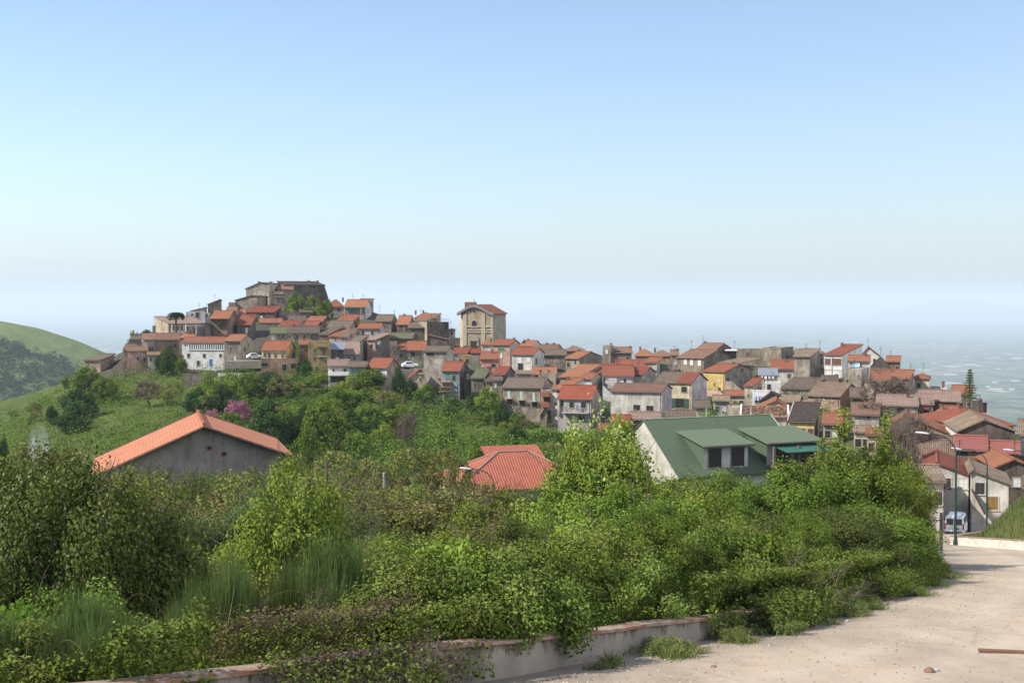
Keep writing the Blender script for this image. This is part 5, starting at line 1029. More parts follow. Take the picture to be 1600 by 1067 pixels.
# ---------------------------------------------------------------- barn below the road
def quadslab(mb, A, B, C, D, th):     # roof plane A,B (eave) C,D (ridge) with thickness upwards
    up = Vector((0, 0, th)); mb.prism([A, B, C, D], up)
def barn():
    Y0 = 85; P0 = P(155, 741, Y0); a = R(16); u = Vector((math.cos(a), math.sin(a), 0)); n = Vector((-math.sin(a), math.cos(a), 0))
    r = xr(446, P0.z, 88); L = (r * P0.y - P0.x) / (u.x - r * u.y); p1 = P0 + u * L; eR = zat(709, p1.y); ta = L * .555; ap = P0 + u * ta; za = zat(667, ap.y); D = 10.2
    base = (P0 + u * L / 2 + n * D / 2); base.z = gz(base.x, base.y) - .5; root = empty('barn', base); tag(root, 'large grey gabled barn with orange corrugated tile roof behind the near bushes', 'barn')
    A = P0 - base; B = p1 - base; B.z = eR - base.z; T = ap - base; T.z = za - base.z; N = n * D; lo = -1.5
    w = MB(); w.prism([Vector((A.x, A.y, lo)), A, T, B, Vector((B.x, B.y, lo))], N); w.build('wall', wall_mat('barn', (.26, .225, .185), .45, 0), root)
    m = MB(); up = Vector((0, 0, .03)); e1 = (A - T).normalized() * .7; e2 = (B - T).normalized() * .5
    q = n * -.55
    quadslab(m, A + e1 + q + up, T + q + up, T + N - q + up, A + e1 + N - q + up, .12); quadslab(m, T + q + up, B + e2 + q + up, B + e2 + N - q + up, T + N - q + up, .12)
    nt_ = NT('barn_tiles'); uv = nt_.coord('UV'); wv = nt_.n('ShaderNodeTexWave', bands_direction='X'); nt_.link(uv, wv.inputs[0]); wv.inputs['Scale'].default_value = .62
    wy = nt_.n('ShaderNodeTexWave', bands_direction='Y'); nt_.link(uv, wy.inputs[0]); wy.inputs['Scale'].default_value = 1.2
    bg = nt_.noise(nt_.coord('Object'), .8, 4, .6); c = nt_.mix(nt_.ramp(bg, [(.3, 0), (.7, 1)]), (.44, .185, .105), (.35, .14, .08)); c = nt_.mix(nt_.ramp(wv.outputs[0], [(0, .6), (.08, 0)]), c, (.22, .085, .05))
    nt_.bump(nt_.math('ADD', wv.outputs[0], wy.outputs[0]), .4, .05); rf = m.build('roof', nt_.col(c, .85, .15), root)
    m = MB(); m.tube([T + q * 1.05 + up * 4 + Vector((0, 0, .12)), T + N - q + up * 4 + Vector((0, 0, .12))], .13, 8); m.build('ridge_tiles', tm('orange'), rf)
    m = MB(); h_ = Vector((0, 0, .14))
    m.tube([A + e1 + q * 1.03 + up, T + q * 1.03 + up + h_ * .2], .07, 5); m.tube([T + q * 1.03 + up + h_ * .2, B + e2 + q * 1.03 + up], .07, 5)
    m.tube([A + e1 + N - q * 1.03 + h_, T + N - q * 1.03 + h_ * 1.2], .07, 5); m.tube([T + N - q * 1.03 + h_ * 1.2, B + e2 + N - q * 1.03 + h_], .07, 5); m.build('verge', plain('dark_verge', (.09, .055, .04), .8), rf)
    for px, py in ((327, 698), (350, 708)):
        Yq = 87.5; q2 = P(px, py, Yq); s = (q2 - P0).dot(u); c = P0 + u * s - base - n * .03; c.z = q2.z - base.z; m = MB(); m.box(c + n * .05, (.34, .16, .32), a); v = m.build('vent', M_BRICK, root)
        m = MB(); m.box(c - n * .04, (.22, .04, .2), a); m.build('vent_hole', M_GLASS, v)
barn()

# ---------------------------------------------------------------- green roofed house with two dormers
def greenhouse_():
    J = lambda x, y, Y: P(tx('J', x), ty('J', y), Y)
    a = R(24); u = Vector((math.cos(a), math.sin(a), 0)); n = Vector((-math.sin(a), math.cos(a), 0))
    R0 = J(278, 160, 168); zr = R0.z                      # left end of the ridge
    rr = xr(tx('J', 1100), zr, 176); L = (rr * R0.y - R0.x) / (u.x - rr * u.y); run = 8.6; drop = 6.2
    zr2 = zr
    base = R0 + u * (L / 2); base.z = zr - 10; root = empty('green_roof_house', base); tag(root, 'big house with green sheet roof, white gable and two dormers behind the thicket', 'house')
    O = R0 - base
    def pt(s, v, z): return O + u * s + n * v + Vector((0, 0, z))
    w = MB(); w.prism([pt(0, -run, -14), pt(0, -run, -drop), pt(0, 0, 0), pt(0, run, -drop), pt(0, run, -14)], u * L); w.build('wall', wall_mat('gable_white', (.46, .43, .37), .5, 0), root)
    m = MB(); sl = drop / run; o = .5
    m.prism([pt(-.12, -run - o, -drop - o * sl + .03), pt(-.12, 0, .03), pt(-.12, 0, .2), pt(-.12, -run - o, -drop - o * sl + .2)], u * (L + .5))
    m.prism([pt(-.12, run + o, -drop - o * sl + .03), pt(-.12, 0, .03), pt(-.12, 0, .2), pt(-.12, run + o, -drop - o * sl + .2)], u * (L + .5)); rf = m.build('roof', tm('green'), root)
    for s in (L * .545,):
        m = MB(); m.tube([pt(s, -.05, .24), pt(s, -4.6, -4.6 * sl + .24)], .06, 5); m.build('seam', plain('green_seam', (.05, .085, .05), .7), rf)
    m = MB(); m.tube([pt(L + .3, 0, .26), pt(L + .3, -run, -drop + .26)], .1, 5); m.tube([pt(0, 0, .24), pt(L + .3, 0, .24)], .09, 5); m.build('ridge_flashing', plain('pale_green_flashing', (.22, .28, .20), .7), rf)
    for x in (686, 1070):
        q = J(x, 128, 172); s = (q - R0).dot(u); zt = zat(ty('J', 72), q.y) - zr; m = MB(); m.tube([pt(s, 0, 0), pt(s, 0, zt)], .045, 6); m.build('flue', plain('pale_pole', (.5, .5, .48), .5), rf)
    dg = plain('dormer_green', (.11, .138, .085), .7, .25, 0, .1)
    def dormer(xl, xr_, yt, door, awn):
        # front wall plane stands above the lower slope
        vf = -run + .6
        def sx(px, z): 
            q = O + base + n * vf; r = xr(tx('J', px), z, q.y + 3); return (r * q.y - q.x) / (u.x - r * u.y)
        s0, s1 = sx(xl, zr - 5), sx(xr_, zr - 5); Yf = (R0 + n * vf + u * ((s0 + s1) / 2)).y
        zt = zat(ty('J', yt), Yf) - zr; w2 = MB(); back = -(-zt) / sl
        # cheeks and front
        w2.prism([pt(s0, vf, -9), pt(s0, vf, zt), pt(s0, -2.1, -2.1 * sl + .1), pt(s0, -6.0, -9)], u * (s1 - s0)); 
        for i_, f_ in enumerate(w2.f):
            va_, vb_, vc_ = (Vector(w2.v[k_]) for k_ in f_[:3]); nn_ = (vb_ - va_).cross(vc_ - vb_)
            if nn_.length > 1e-6 and abs(nn_.normalized().dot(u)) > .7: w2.mi[i_] = 1
        dm = w2.build('dormer', [wall_mat('dormer_white', (.42, .41, .41), .25, 0), tm('green')], root)
        r2 = MB(); vb = -.9; zb_ = vb * sl + .2
        r2.prism([pt(s0 - .5, vf - .9, zt + .02), pt(s0 - .5, vf - .9, zt + .2), pt(s0 - .5 - 3.0 * 0, vb - 1.2, (vb - 1.2) * sl + .32), pt(s0 - .5, vb - 1.2, (vb - 1.2) * sl + .1)], u * (s1 - s0 + 1.0)); r2.build('dormer_roof', dg, dm)
        g = MB(); g.tube([pt(s0 - .5, vf - .98, zt + .06), pt(s1 + .5, vf - .98, zt + .06)], .1, 6); g.build('gutter', plain('dark_gutter', (.06, .05, .045), .5), dm)
        for f0, f1 in door:
            dd = MB(); a0, a1 = s0 + (s1 - s0) * f0, s0 + (s1 - s0) * f1; q = pt((a0 + a1) / 2, vf - .01, zt - .35 - 1.15); dd.box(q, (a1 - a0, .1, 2.3), a); fr = dd.build('door', M_GLASS, dm)
            ff = MB(); [ff.box(pt(x_, vf - .06, zt - 1.5), (.1, .14, 2.4), a) for x_ in (a0, a1)]; ff.box(pt((a0 + a1) / 2, vf - .06, zt - .3), (a1 - a0 + .2, .14, .1), a); ff.build('frame', M_SHB, fr)
        if awn:
            g = MB(); y0 = vf - .2; g.prism([pt(s0 + .4, y0, zt - .15), pt(s0 + .4, y0, zt - .08), pt(s0 + 1.6, y0 - 2.2, zt - .95), pt(s0 + 1.6, y0 - 2.2, zt - 1.02)], u * (s1 - s0 - 1.2)); g.build('awning', plain('awning_green', (.04, .125, .09), .6), dm)
            g = MB(); g.box(pt((s0 + s1) / 2, vf - 1.0, zt - 2.9), (s1 - s0, .9, .15), a); g.box(pt((s0 + s1) / 2, vf - 1.35, zt - 2.7), (s1 - s0, .15, .35), a); g.build('balcony', M_BRICK, dm)
            g = MB(); [g.box(pt(s_, vf - 1.4, zt - 1.6), (.3, .3, 2.7), a) for s_ in (s0 + .2, (s0 + s1) / 2, s1)]; g.build('post', plain('dark_post', (.16, .12, .10), .8), dm)
    dormer(672, 962, 322, ((.10, .38), (.62, .90)), False)
    dormer(1085, 1420, 300, ((.12, .45), (.55, .9)), True)
greenhouse_()

# ---------------------------------------------------------------- red tiled hip house in the hollow
def hiphouse():
    q0 = P(716, 762, 140); a = R(14); u = Vector((math.cos(a), math.sin(a), 0)); n = Vector((-math.sin(a), math.cos(a), 0)); L, D = 15.5, 12.0
    base = q0 + u * L / 2 + n * D / 2; base.z = q0.z - 5; root = empty('hip_roof_house', base); tag(root, 'house with vivid red ribbed tile hip roof half hidden in the hollow trees', 'house'); O = q0 - base
    def pt(s, v, z): return O + u * s + n * v + Vector((0, 0, z))
    w = MB(); w.box(pt(L / 2, D / 2, -4), (L, D, 8), a); w.build('wall', wm('pale'), root)
    nt_ = NT('ribbed_tiles'); uv = nt_.coord('UV'); wv = nt_.n('ShaderNodeTexWave', bands_direction='X'); nt_.link(uv, wv.inputs[0]); wv.inputs['Scale'].default_value = 1.0
    wy = nt_.n('ShaderNodeTexWave', bands_direction='Y', wave_profile='SAW'); nt_.link(uv, wy.inputs[0]); wy.inputs['Scale'].default_value = .95
    bg = nt_.noise(nt_.coord('Object'), .8, 4, .6); c = nt_.mix(nt_.ramp(bg, [(.3, 0), (.7, 1)]), (.40, .13, .08), (.31, .10, .065)); c = nt_.mix(nt_.ramp(wy.outputs[0], [(0, .75), (.25, 0)]), c, (.15, .04, .03)); c = nt_.mix(nt_.ramp(wv.outputs[0], [(0, .5), (.25, 0)]), c, (.18, .05, .035))
    nt_.bump(nt_.math('ADD', wv.outputs[0], wy.outputs[0]), .8, .08); tmat = nt_.col(c, .85, .2)
    m = MB(); h_ = 3.1; o = .6; z0 = -.28; A, B, C, Dd = pt(-o, -o, z0), pt(L + o, -o, z0), pt(L + o, D + o, z0), pt(-o, D + o, z0); E, F = pt(D / 2, D / 2, h_), pt(L - D / 2, D / 2, h_); dn = Vector((0, 0, -.18))
    for q in ((A, B, F, E), (B, C, F), (C, Dd, E, F), (Dd, A, E)): m.poly(q)
    for x, y in ((A, B), (B, C), (C, Dd), (Dd, A)): m.poly([x + dn, y + dn, y, x])
    m.poly([Dd + dn, C + dn, B + dn, A + dn]); rf = m.build('roof', tmat, root)
    m = MB(); up = Vector((0, 0, .05)); [m.tube([x + up, y + up], .13, 6) for x, y in ((A, E), (B, F), (C, F), (Dd, E), (E, F))]; m.build('ridge_tiles', plain('grey_ridge', (.26, .17, .13), .9), rf)
    # raised wing behind
    m = MB(); m.box(pt(9.0, 10.2, .0), (5.0, 3.0, 3.6), a); m.build('wing_wall', wm('white'), root)
    m = MB(); m.prism([pt(5.2, 8.3, 1.9), pt(5.2, 12.2, 3.0), pt(5.2, 12.2, 3.15), pt(5.2, 8.3, 2.05)], u * 7.0); m.build('wing_roof', tmat, root)
    q = P(tx('L', 1024), ty('L', 445), 143) - base; m = MB(); m.box((q.x, q.y, q.z - .6), (.8, .8, 2.6), a); m.box((q.x, q.y, q.z + .95), (1.05, 1.05, .14), a); m.build('chimney', wm('brick'), rf)
hiphouse()

# ---------------------------------------------------------------- street furniture
def lamp(px, pbase, ptop, Y, armdx, label, dirx=-1, name='street_lamp', height=None):
    b = P(px, pbase, Y); 
    root = empty(name, b); tag(root, label, 'street lamp', 'arched street lamps'); top = zat(ptop, Y) - b.z
    gm = plain('lamp_green_paint', (.018, .045, .032), .45, .5)
    m = MB(); m.tube([(0, 0, -1.0), (0, 0, top * .5), (0, 0, top * .82)], [.085, .07, .055], 8); m.lathe([(.0, .5), (.14, .5), (.14, 0), (.0, 0)], (0, 0, 0), 8); m.build('pole', gm, root)
    m = MB(); pts = [(0, 0, top * .82)]
    for i in range(1, 11):
        t = i / 10; an = t * math.pi / 2 * 1.1; pts.append((dirx * armdx * (1 - math.cos(an)) * .95, 0, top * .82 + top * .18 * math.sin(min(an, math.pi / 2))))
    m.tube(pts, .042, 6); m.build('arm', gm, root)
    e = pts[-1]; hd = MB(); L_ = .8; x0, z0 = e[0], e[2]
    prof = [(0, .04, .05), (.15, .09, .08), (.45, .13, .10), (.7, .10, .07), (.82, .03, .03)]; rings = []
    for s, wd, ht in prof:
        rings.append([Vector((x0 + dirx * (s - .05), wd * math.cos(k * math.pi / 4), z0 + ht * (math.sin(k * math.pi / 4)) * (.55 if math.sin(k * math.pi / 4) < 0 else 1) + s * .12)) for k in range(8)])
    for i in range(4):
        for k in range(8): hd.poly([rings[i][k], rings[i][(k + 1) % 8], rings[i + 1][(k + 1) % 8], rings[i + 1][k]])
    hd.poly(rings[0]); hd.poly(rings[-1]); hd.build('lamp_head', plain('lamp_head_grey', (.55, .56, .58), .4, .5), root, smooth=True)
    return root
lamp(1492.6, 857, 678, 77, 1.55, 'tall dark green street lamp standing at the end of the white kerb wall')
lamp(1541.5, 835, 702, 100, 1.9, 'second arched street lamp behind the grassy mound, in front of the outside stair')
lamp(1618, 838, 704, 101, 1.7, 'street lamp whose head alone reaches into the picture above the orange gable')
lamp(771, 860, 733, 92, 1.5, 'slim street lamp with pale head in front of the ribbed red hip roof')
def pole(px, pt_, Y, w, mat, label):
    b = P(px, pt_, Y); g = gz(b.x, b.y); root = empty('utility_pole', (b.x, b.y, g)); tag(root, label, 'pole'); m = MB(); m.tube([(0, 0, -.5), (0, 0, b.z - g)], [w, w * .8], 8); m.build('post', mat, root)
    m = MB(); m.box((0, 0, b.z - g - .15), (.3, .08, .06)); m.build('bracket', M_IRON, root)
pole(510.5, 722, 40, .07, plain('weathered_wood', (.12, .09, .06), .9), 'dark wooden pole rising from the bushes below the hill')
pole(600, 738, 95, .12, plain('pale_concrete', (.38, .36, .32), .9), 'pale concrete pole rising from brown scrub near the wooden one')

# ---------------------------------------------------------------- kerb walls and pillar
def low_wall(pts, hts, th, mat, cap, name, label, side=1, seg=None):
    """wall following ground line; pts 2-D, base height from the road"""
    root = empty(name, (*pts[0], float(road_z(0, pts[0][1])))); b = Vector(root.location); tag(root, label, 'wall')
    m = MB(); c = MB(); L = []; N = len(pts)
    for i, p in enumerate(pts):
        d = Vector(pts[min(i + 1, N - 1)]) - Vector(pts[max(i - 1, 0)]); d.normalize(); L.append((Vector(p), Vector((-d.y, d.x)) * side))
    for i in range(N - 1):
        (p, q), (p2, q2) = L[i], L[i + 1]; z0, z1 = float(road_z(0, p.y)), float(road_z(0, p2.y)); h0, h1 = hts[i], hts[i + 1]
        def v(pp, nn, o, z): w = pp + nn * o; return Vector((w.x - b.x, w.y - b.y, z - b.z))
        A = [v(p, q, 0, z0 - .5), v(p, q, th, z0 - .5), v(p, q, th, z0 + h0), v(p, q, 0, z0 + h0)]; B = [v(p2, q2, 0, z1 - .5), v(p2, q2, th, z1 - .5), v(p2, q2, th, z1 + h1), v(p2, q2, 0, z1 + h1)]
        sd_ = sum((Vector(pts[k + 1]) - Vector(pts[k])).length for k in range(i)); s2_ = sd_ + (Vector(pts[i + 1]) - Vector(pts[i])).length; m.poly([A[0], B[0], B[3], A[3]], [(sd_, -1), (s2_, -1), (s2_, 1), (sd_, 1)]); m.poly([A[2], B[2], B[1], A[1]]); m.poly([A[3], B[3], B[2], A[2]])
        if i == 0: m.poly(A)
        if i == N - 2: m.poly(B[::-1])
        if cap:
            o = .035; k0, k1 = z0 + h0 + .004, z1 + h1 + .004; t2 = .045
            A = [v(p, q, -o, k0), v(p, q, th + o, k0), v(p, q, th + o, k0 + t2), v(p, q, -o, k0 + t2)]; B = [v(p2, q2, -o, k1), v(p2, q2, th + o, k1), v(p2, q2, th + o, k1 + t2), v(p2, q2, -o, k1 + t2)]
            c.poly([A[0], B[0], B[3], A[3]]); c.poly([A[3], B[3], B[2], A[2]]); c.poly([A[2], B[2], B[1], A[1]]); c.poly([A[0], A[3], A[2], A[1]]); c.poly([B[0], B[1], B[2], B[3]])
    m.build('wall_body', mat, root)
    if cap: c.build('coping', cap, root)
    return root
n = NT('stained_concrete'); v = n.coord('Object'); uv_ = n.n('ShaderNodeTexCoord').outputs['UV']; mp_ = n.n('ShaderNodeMapping'); n.link(uv_, mp_.inputs[0]); mp_.inputs['Scale'].default_value = (3.2, .45, 1); sxy_ = n.n('ShaderNodeSeparateXYZ'); n.link(uv_, sxy_.inputs[0]); st = n.math('ADD', n.noise(mp_.outputs[0], 1.5, 5, .75), n.math('MULTIPLY', n.math('SUBTRACT', sxy_.outputs[1], 1), .30)); big = n.noise(v, 1.4, 4, .6); fine = n.noise(v, 30, 3, .6)
c = n.mix(n.ramp(big, [(.3, 0), (.7, 1)]), (.31, .275, .225), (.20, .18, .145)); c = n.mix(n.ramp(st, [(.44, 0), (.56, .85)]), c, (.085, .06, .04)); n.bump(fine, .3, .01); M_WALLC = n.col(c, .92, .15)
n = NT('brick_coping'); v = n.coord('Object'); f = n.noise(v, 4, 4, .7); c = n.mix(n.ramp(f, [(.42, 0), (.6, 1)]), (.30, .25, .195), (.24, .13, .085)); n.bump(n.noise(v, 25, 3), .4, .02); M_COP = n.col(c, .9, .15)
def subdiv(pts, step):
    out = []
    for a, b in zip(pts[:-1], pts[1:]):
        a, b = Vector(a), Vector(b); k = max(1, int((b - a).length / step)); out += [a + (b - a) * (i / k) for i in range(k)]
    out.append(Vector(pts[-1])); return out
wl = subdiv([WALL[1], WALL[2], WALL[3], WALL[4], WALL[5], WALL[6], WALL[7]], .8)
rg = random.Random(3); hts = [float(np.interp(p.y, [10, 15, 17, 20.5, 24, 28, 33], [.5, .47, .44, .33, .29, .34, .3])) + .015 * math.sin(i * .9) + (rg.random() - .5) * .02 for i, p in enumerate(wl)]
wl = [Vector((p.x + (rg.random() - .5) * .06, p.y)) for p in wl]
low_wall(wl, hts, .2, M_WALLC, M_COP, 'retaining_wall', 'low stained concrete wall with brick coping holding back the brambles')
m = MB(); root = empty('pillar', (15.2, 46, float(road_z(0, 46)))); tag(root, 'short pale concrete pillar at the edge of the thicket by the road', 'pillar')
m.box((0, 0, .1), (.38, .38, 1.5), .3); m.build('shaft', M_CONC, root); m = MB(); m.box((0, 0, .885), (.46, .46, .07), .3); m.build('cap', M_COP, root)
m = MB(); root = empty('gate_post', (21.7, 66.5, float(road_z(0, 66.5)))); tag(root, 'dark rusty gate with two posts just past the concrete pillar', 'gate')
for x in (0, .7): 
    m = MB(); m.box((x, 0, .9), (.14, .14, 2.2)); m.build('post', M_SHB if x == 0 else M_IRON, root)
m = MB(); [m.box((.35, 0, z), (.6, .05, .06)) for z in (.5, 1.0, 1.6)]; m.build('bar', M_SHB, root)
kl = subdiv([(26.95, 50), (27.1, 66), (26.9, 78.2), (29.6, 84), (36.5, 98)], 1.5)
n = NT('kerb_white'); v = n.coord('Object'); f = n.noise(n.coord('Object', (1, 1, 3)), 1.4, 5, .7); c = n.mix(n.ramp(f, [(.45, 0), (.68, .8)]), (.58, .54, .46), (.33, .27, .20)); n.bump(n.noise(v, 20, 3), .3, .01)
low_wall(kl, [.5] * len(kl), .3, n.col(c, .9, .15), M_COP, 'kerb_wall', 'low whitish kerb wall curving in front of the grassy mound', side=-1)

# ---------------------------------------------------------------- van, two small cars
def arc(cx, cz, r, n=14): return [(cx + r * math.cos(2 * math.pi * i / n), cz + r * math.sin(2 * math.pi * i / n)) for i in range(n)]
def wheel(root, x, y, r):
    ty_ = MB(); s = 1 if y > 0 else -1
    ty_.prism([(x + r * math.cos(a), y - s * .2, r + r * math.sin(a)) for a in [2 * math.pi * i / 18 for i in range(18)]], (0, s * .2, 0)); w = ty_.build('wheel', plain('tyre_rubber', (.02, .02, .02), .9), root)
    rm = MB(); rm.prism([(x + r * .6 * math.cos(a), y - .005 * s, r + r * .6 * math.sin(a)) for a in [2 * math.pi * i / 12 for i in range(12)]], (0, s * .02, 0)); rm.build('rim', plain('rim_grey', (.35, .35, .36), .4, .5), w)
def loft(mb, secs, mat=None):         # sections: list of (x, [(y,z)...] ring)
    rs = [[Vector((x, y, z)) for y, z in ring] for x, ring in secs]; k = len(rs[0])
    for i in range(len(rs) - 1):
        for j in range(k): mb.poly([rs[i][j], rs[i + 1][j], rs[i + 1][(j + 1) % k], rs[i][(j + 1) % k]])
    mb.poly(rs[0][::-1]); mb.poly(rs[-1])
def ring(hw, zb, zt, top, bev=.08): return [(-hw, zb), (hw, zb), (hw, zt * .55 + zb * .45), (top, zt - bev), (top - .1, zt), (-top + .1, zt), (-top, zt - bev), (-hw, zt * .55 + zb * .45)]
def van():
    b = P(1494, 835.5, 113); b.z = float(road_z(0, b.y)); root = empty('parked_van', b, R(66)); tag(root, 'small white van parked with its back doors facing the road', 'van'); Wp = plain('van_white_paint', (.74, .75, .76), .3, .5, 0, .04)
    m = MB(); loft(m, [(-2.05, ring(.78, .32, 1.75, .66)), (-1.95, ring(.82, .28, 1.85, .70)), (.55, ring(.83, .28, 1.86, .72)), (.95, ring(.83, .28, 1.72, .66)), (1.35, ring(.83, .28, 1.12, .70)), (1.95, ring(.80, .28, 1.0, .70)), (2.1, ring(.72, .32, .8, .6))]); m.build('body', Wp, root, merge=True)
    gl = plain('van_glass', (.03, .035, .04), .08, .6)
    for y in (-.36, .36): m = MB(); m.box((-2.03, y, 1.36), (.08, .56, .52)); w = m.build('rear_window', gl, root); m = MB(); m.box((-2.075, y, 1.36), (.012, .03, .3), 0); m.build('wiper', M_IRON, w)
    for s in (-1, 1):
        for x, w in ((-1.45, .75), (-.55, .8), (.35, .8)):
            m = MB(); m.prism([(x - w / 2, s * .80, 1.1), (x + w / 2, s * .80, 1.1), (x + w / 2 - .04, s * .735, 1.62), (x - w / 2 + .04, s * .735, 1.62)], (0, s * .03, 0)); m.build('side_window', gl, root)
        m = MB(); m.box((-2.02, s * .76, .95), (.12, .12, .5)); m.build('tail_light', plain('tail_light_red', (.35, .02, .015), .3), root)
        m = MB(); m.box((.7, s * .92, 1.12), (.12, .2, .16)); m.build('mirror', M_IRON, root)
        for x in (-1.35, 1.3): wheel(root, x, s * .84, .31)
    m = MB(); m.box((-2.1, 0, .42), (.16, 1.55, .2)); m.build('bumper', plain('bumper_grey', (.10, .10, .10), .7), root)
    m = MB(); m.box((-2.085, -.2, .78), (.03, .42, .12)); m.build('number_plate', plain('plate_dark', (.12, .12, .13), .5), root)
    m = MB(); m.prism([(1.0, -.62, 1.66), (1.0, .62, 1.66), (1.36, .66, 1.16), (1.36, -.66, 1.16)], (.05, 0, .03)); m.build('windscreen', gl, root)
    m = MB(); m.box((-2.06, 0, 1.0), (.03, .03, 1.2)); m.build('door_seam', M_IRON, root)
    for y in (-.6, .6): m = MB(); m.box((-.7, y, 1.9), (2.0, .04, .05)); m.build('roof_rail', M_IRON, root)
van()
def car(px, py, Y, rz, colr, label, zoff=0):
    b = P(px, py, Y); root = empty('parked_car', b, rz); tag(root, label, 'car')
    m = MB(); loft(m, [(-1.95, ring(.7, .3, .8, .6, .05)), (-1.8, ring(.78, .22, .95, .66, .05)), (-1.3, ring(.8, .2, 1.15, .60, .05)), (-.8, ring(.8, .2, 1.42, .58, .05)), (.3, ring(.8, .2, 1.42, .58, .05)), (.95, ring(.8, .2, 1.0, .66, .05)), (1.75, ring(.78, .22, .82, .66, .05)), (1.95, ring(.7, .3, .62, .55, .05))])
    m.build('body', plain('car_paint_' + label[:5], colr, .3, .5, 0, .03), root, merge=True)
    for s in (-1, 1):
        m = MB(); m.prism([(-1.2, s * .78, .95), (.75, s * .78, .95), (.2, s * .60, 1.34), (-.8, s * .60, 1.34)], (0, s * .04, 0)); m.build('side_window', M_GLASS, root)
        for x in (-1.2, 1.25): wheel(root, x, s * .8, .29)
    m = MB(); m.prism([(.32, -.55, 1.38), (.32, .55, 1.38), (.95, .62, 1.0), (.95, -.62, 1.0)], (.04, 0, .03)); m.build('windscreen', M_GLASS, root)
car(397.5, 560.5, 316, R(20), (.6, .62, .63), 'pale car parked on the paved yard beside the cream and yellow house')
car(640.5, 574, 300, R(10), (.68, .69, .70), 'white car parked between the tall concrete house and the red roofs')
for p_, pb, Y, w_, label in ((397, 562, 316, 14, ''),):
    m = MB(); q = P(398, 563.2, 317); m.box((q.x, q.y, q.z - .9), (13, 7, 1.8), .1); o = m.build('paved_yard', plain('yard_paving', (.24, .215, .18), .9, .1, 0, .4), None); tag(o, 'paved yard platform with pale edge below the beige gable', 'yard')
    m = MB(); q = P(641, 576.6, 301); m.box((q.x, q.y, q.z - 2.0), (12, 7, 4.0), .1); o = m.build('parking_terrace', plain('yard_paving', (.24, .215, .18), .9, .1, 0, .4), None); tag(o, 'small terrace that carries the white car among the roofs', 'terrace')
# stone stair wall with arch below the yellow house
def stairwall():
    A = P(tx('F', 1142), ty('F', 455), 302); B = P(tx('F', 1325), ty('F', 560), 296); root = empty('stair_wall', A); tag(root, 'sloping old stone stair wall with an arched niche below the pale yellow house', 'wall'); d = B - A; m = MB()
    m.prism([(0, 0, -9), (0, 0, 0), (d.x * .45, d.y * .45, 0), (d.x, d.y, d.z), (d.x, d.y, -9)], (.5, 4, 0)); m.build('wall_body', wm('stone'), root)
    k = 300 / FPX / 5.929; c = P(tx('F', 1165), ty('F', 545), 301.2) - A; m = MB(); w = 24 * k
    m.prism([(c.x - w, c.y - .4, c.z - 3)] + [(c.x - w * math.cos(math.pi * i / 8), c.y - .4, c.z + w * math.sin(math.pi * i / 8)) for i in range(9)] + [(c.x + w, c.y - .4, c.z - 3)], (0, .35, 0)); m.build('niche', M_GLASS, root)  # dark arched panel on the wall paints the shade inside the arch
    A2 = P(tx('F', 1090), ty('F', 540), 280); B2 = P(tx('F', 1245), ty('F', 690), 262); m = MB(); r2 = empty('slope_wall', A2); tag(r2, 'pale plastered wall descending beside the small garden tree', 'wall'); d = B2 - A2
    m.prism([(-12, 1, -8), (-12, 1, .2), (0, 0, 0), (d.x, d.y, d.z), (d.x, d.y, -12)], (.3, 1.2, 0)); m.build('wall_body', wm('pink'), r2)
stairwall()
# old terrace wall in the slope
m = MB(); q = P(310, 592, 305); m.box((q.x, q.y, q.z - 1.2), (7.2, .8, 5.0), .05); o = m.build('terrace_wall', wm('dstone')); tag(o, 'dark old terrace wall in the grass below the white gallery building', 'wall')
m = MB(); q = P(365, 583, 306); root = empty('guard_rail', q); tag(root, 'white guard rail along the yard edge below the village', 'railing')
for z in (-.1, -.5): m = MB(); m.box((0, 0, z), (7.5, .08, .16), .08); m.build('rail', MW, root)
for x in (-3.5, -1.2, 1.2, 3.5): m = MB(); m.box((x, .1, -.7), (.12, .12, 1.6)); m.build('post', MW, root)
# things on the road
pl_ = P(1588, 1034, 19.3); pl_.z = float(road_z(0, pl_.y)) + .02; m = MB(); m.box((0, 0, 0), (1.1, .12, .035), -.18); o = m.build('plank', plain('plank_wood', (.16, .08, .05), .9), None, loc=pl_); tag(o, 'reddish brown plank lying on the pale road surface', 'plank')
def rock(loc, r, seed, name, label, cat, mat, group=None):
    import bmesh
    bm = bmesh.new(); bmesh.ops.create_icosphere(bm, subdivisions=2, radius=r); g = random.Random(seed); ph = [g.random() * 6 for _ in range(6)]
    for v in bm.verts:
        k = 1 + .22 * math.sin(v.co.x / r * 2.3 + ph[0]) * math.cos(v.co.y / r * 2.1 + ph[1]) + .12 * math.sin(v.co.z / r * 4 + ph[2]); v.co *= k; v.co.z *= .65
    me = bpy.data.meshes.new(name); bm.to_mesh(me); bm.free(); me.materials.append(mat); o = bpy.data.objects.new(name, me); COL.objects.link(o); o.location = loc; return tag(o, label, cat, group)
for i, (px, py, r, lb) in enumerate(((1452, 1054, .07, 'reddish brown stone, the bigger of two lying side by side on the road'), (1464, 1053, .04, 'small dark stone lying beside the bigger reddish one'), (1324, 974, .045, 'single small stone on the road near the weeds by the wall'), (1115, 1046, .035, 'tiny brown stone close to the shaded wall foot'))):
    Y = 2.2 / ((py - HOR) / FPX - .16); q = P(px, py, Y); rock((q.x, q.y, float(road_z(0, Y)) + r * .4), r, i, 'stone', lb, 'stone', plain('stone_brown', (.20, .12, .08), .9) if i in (0, 3) else M_CONC)
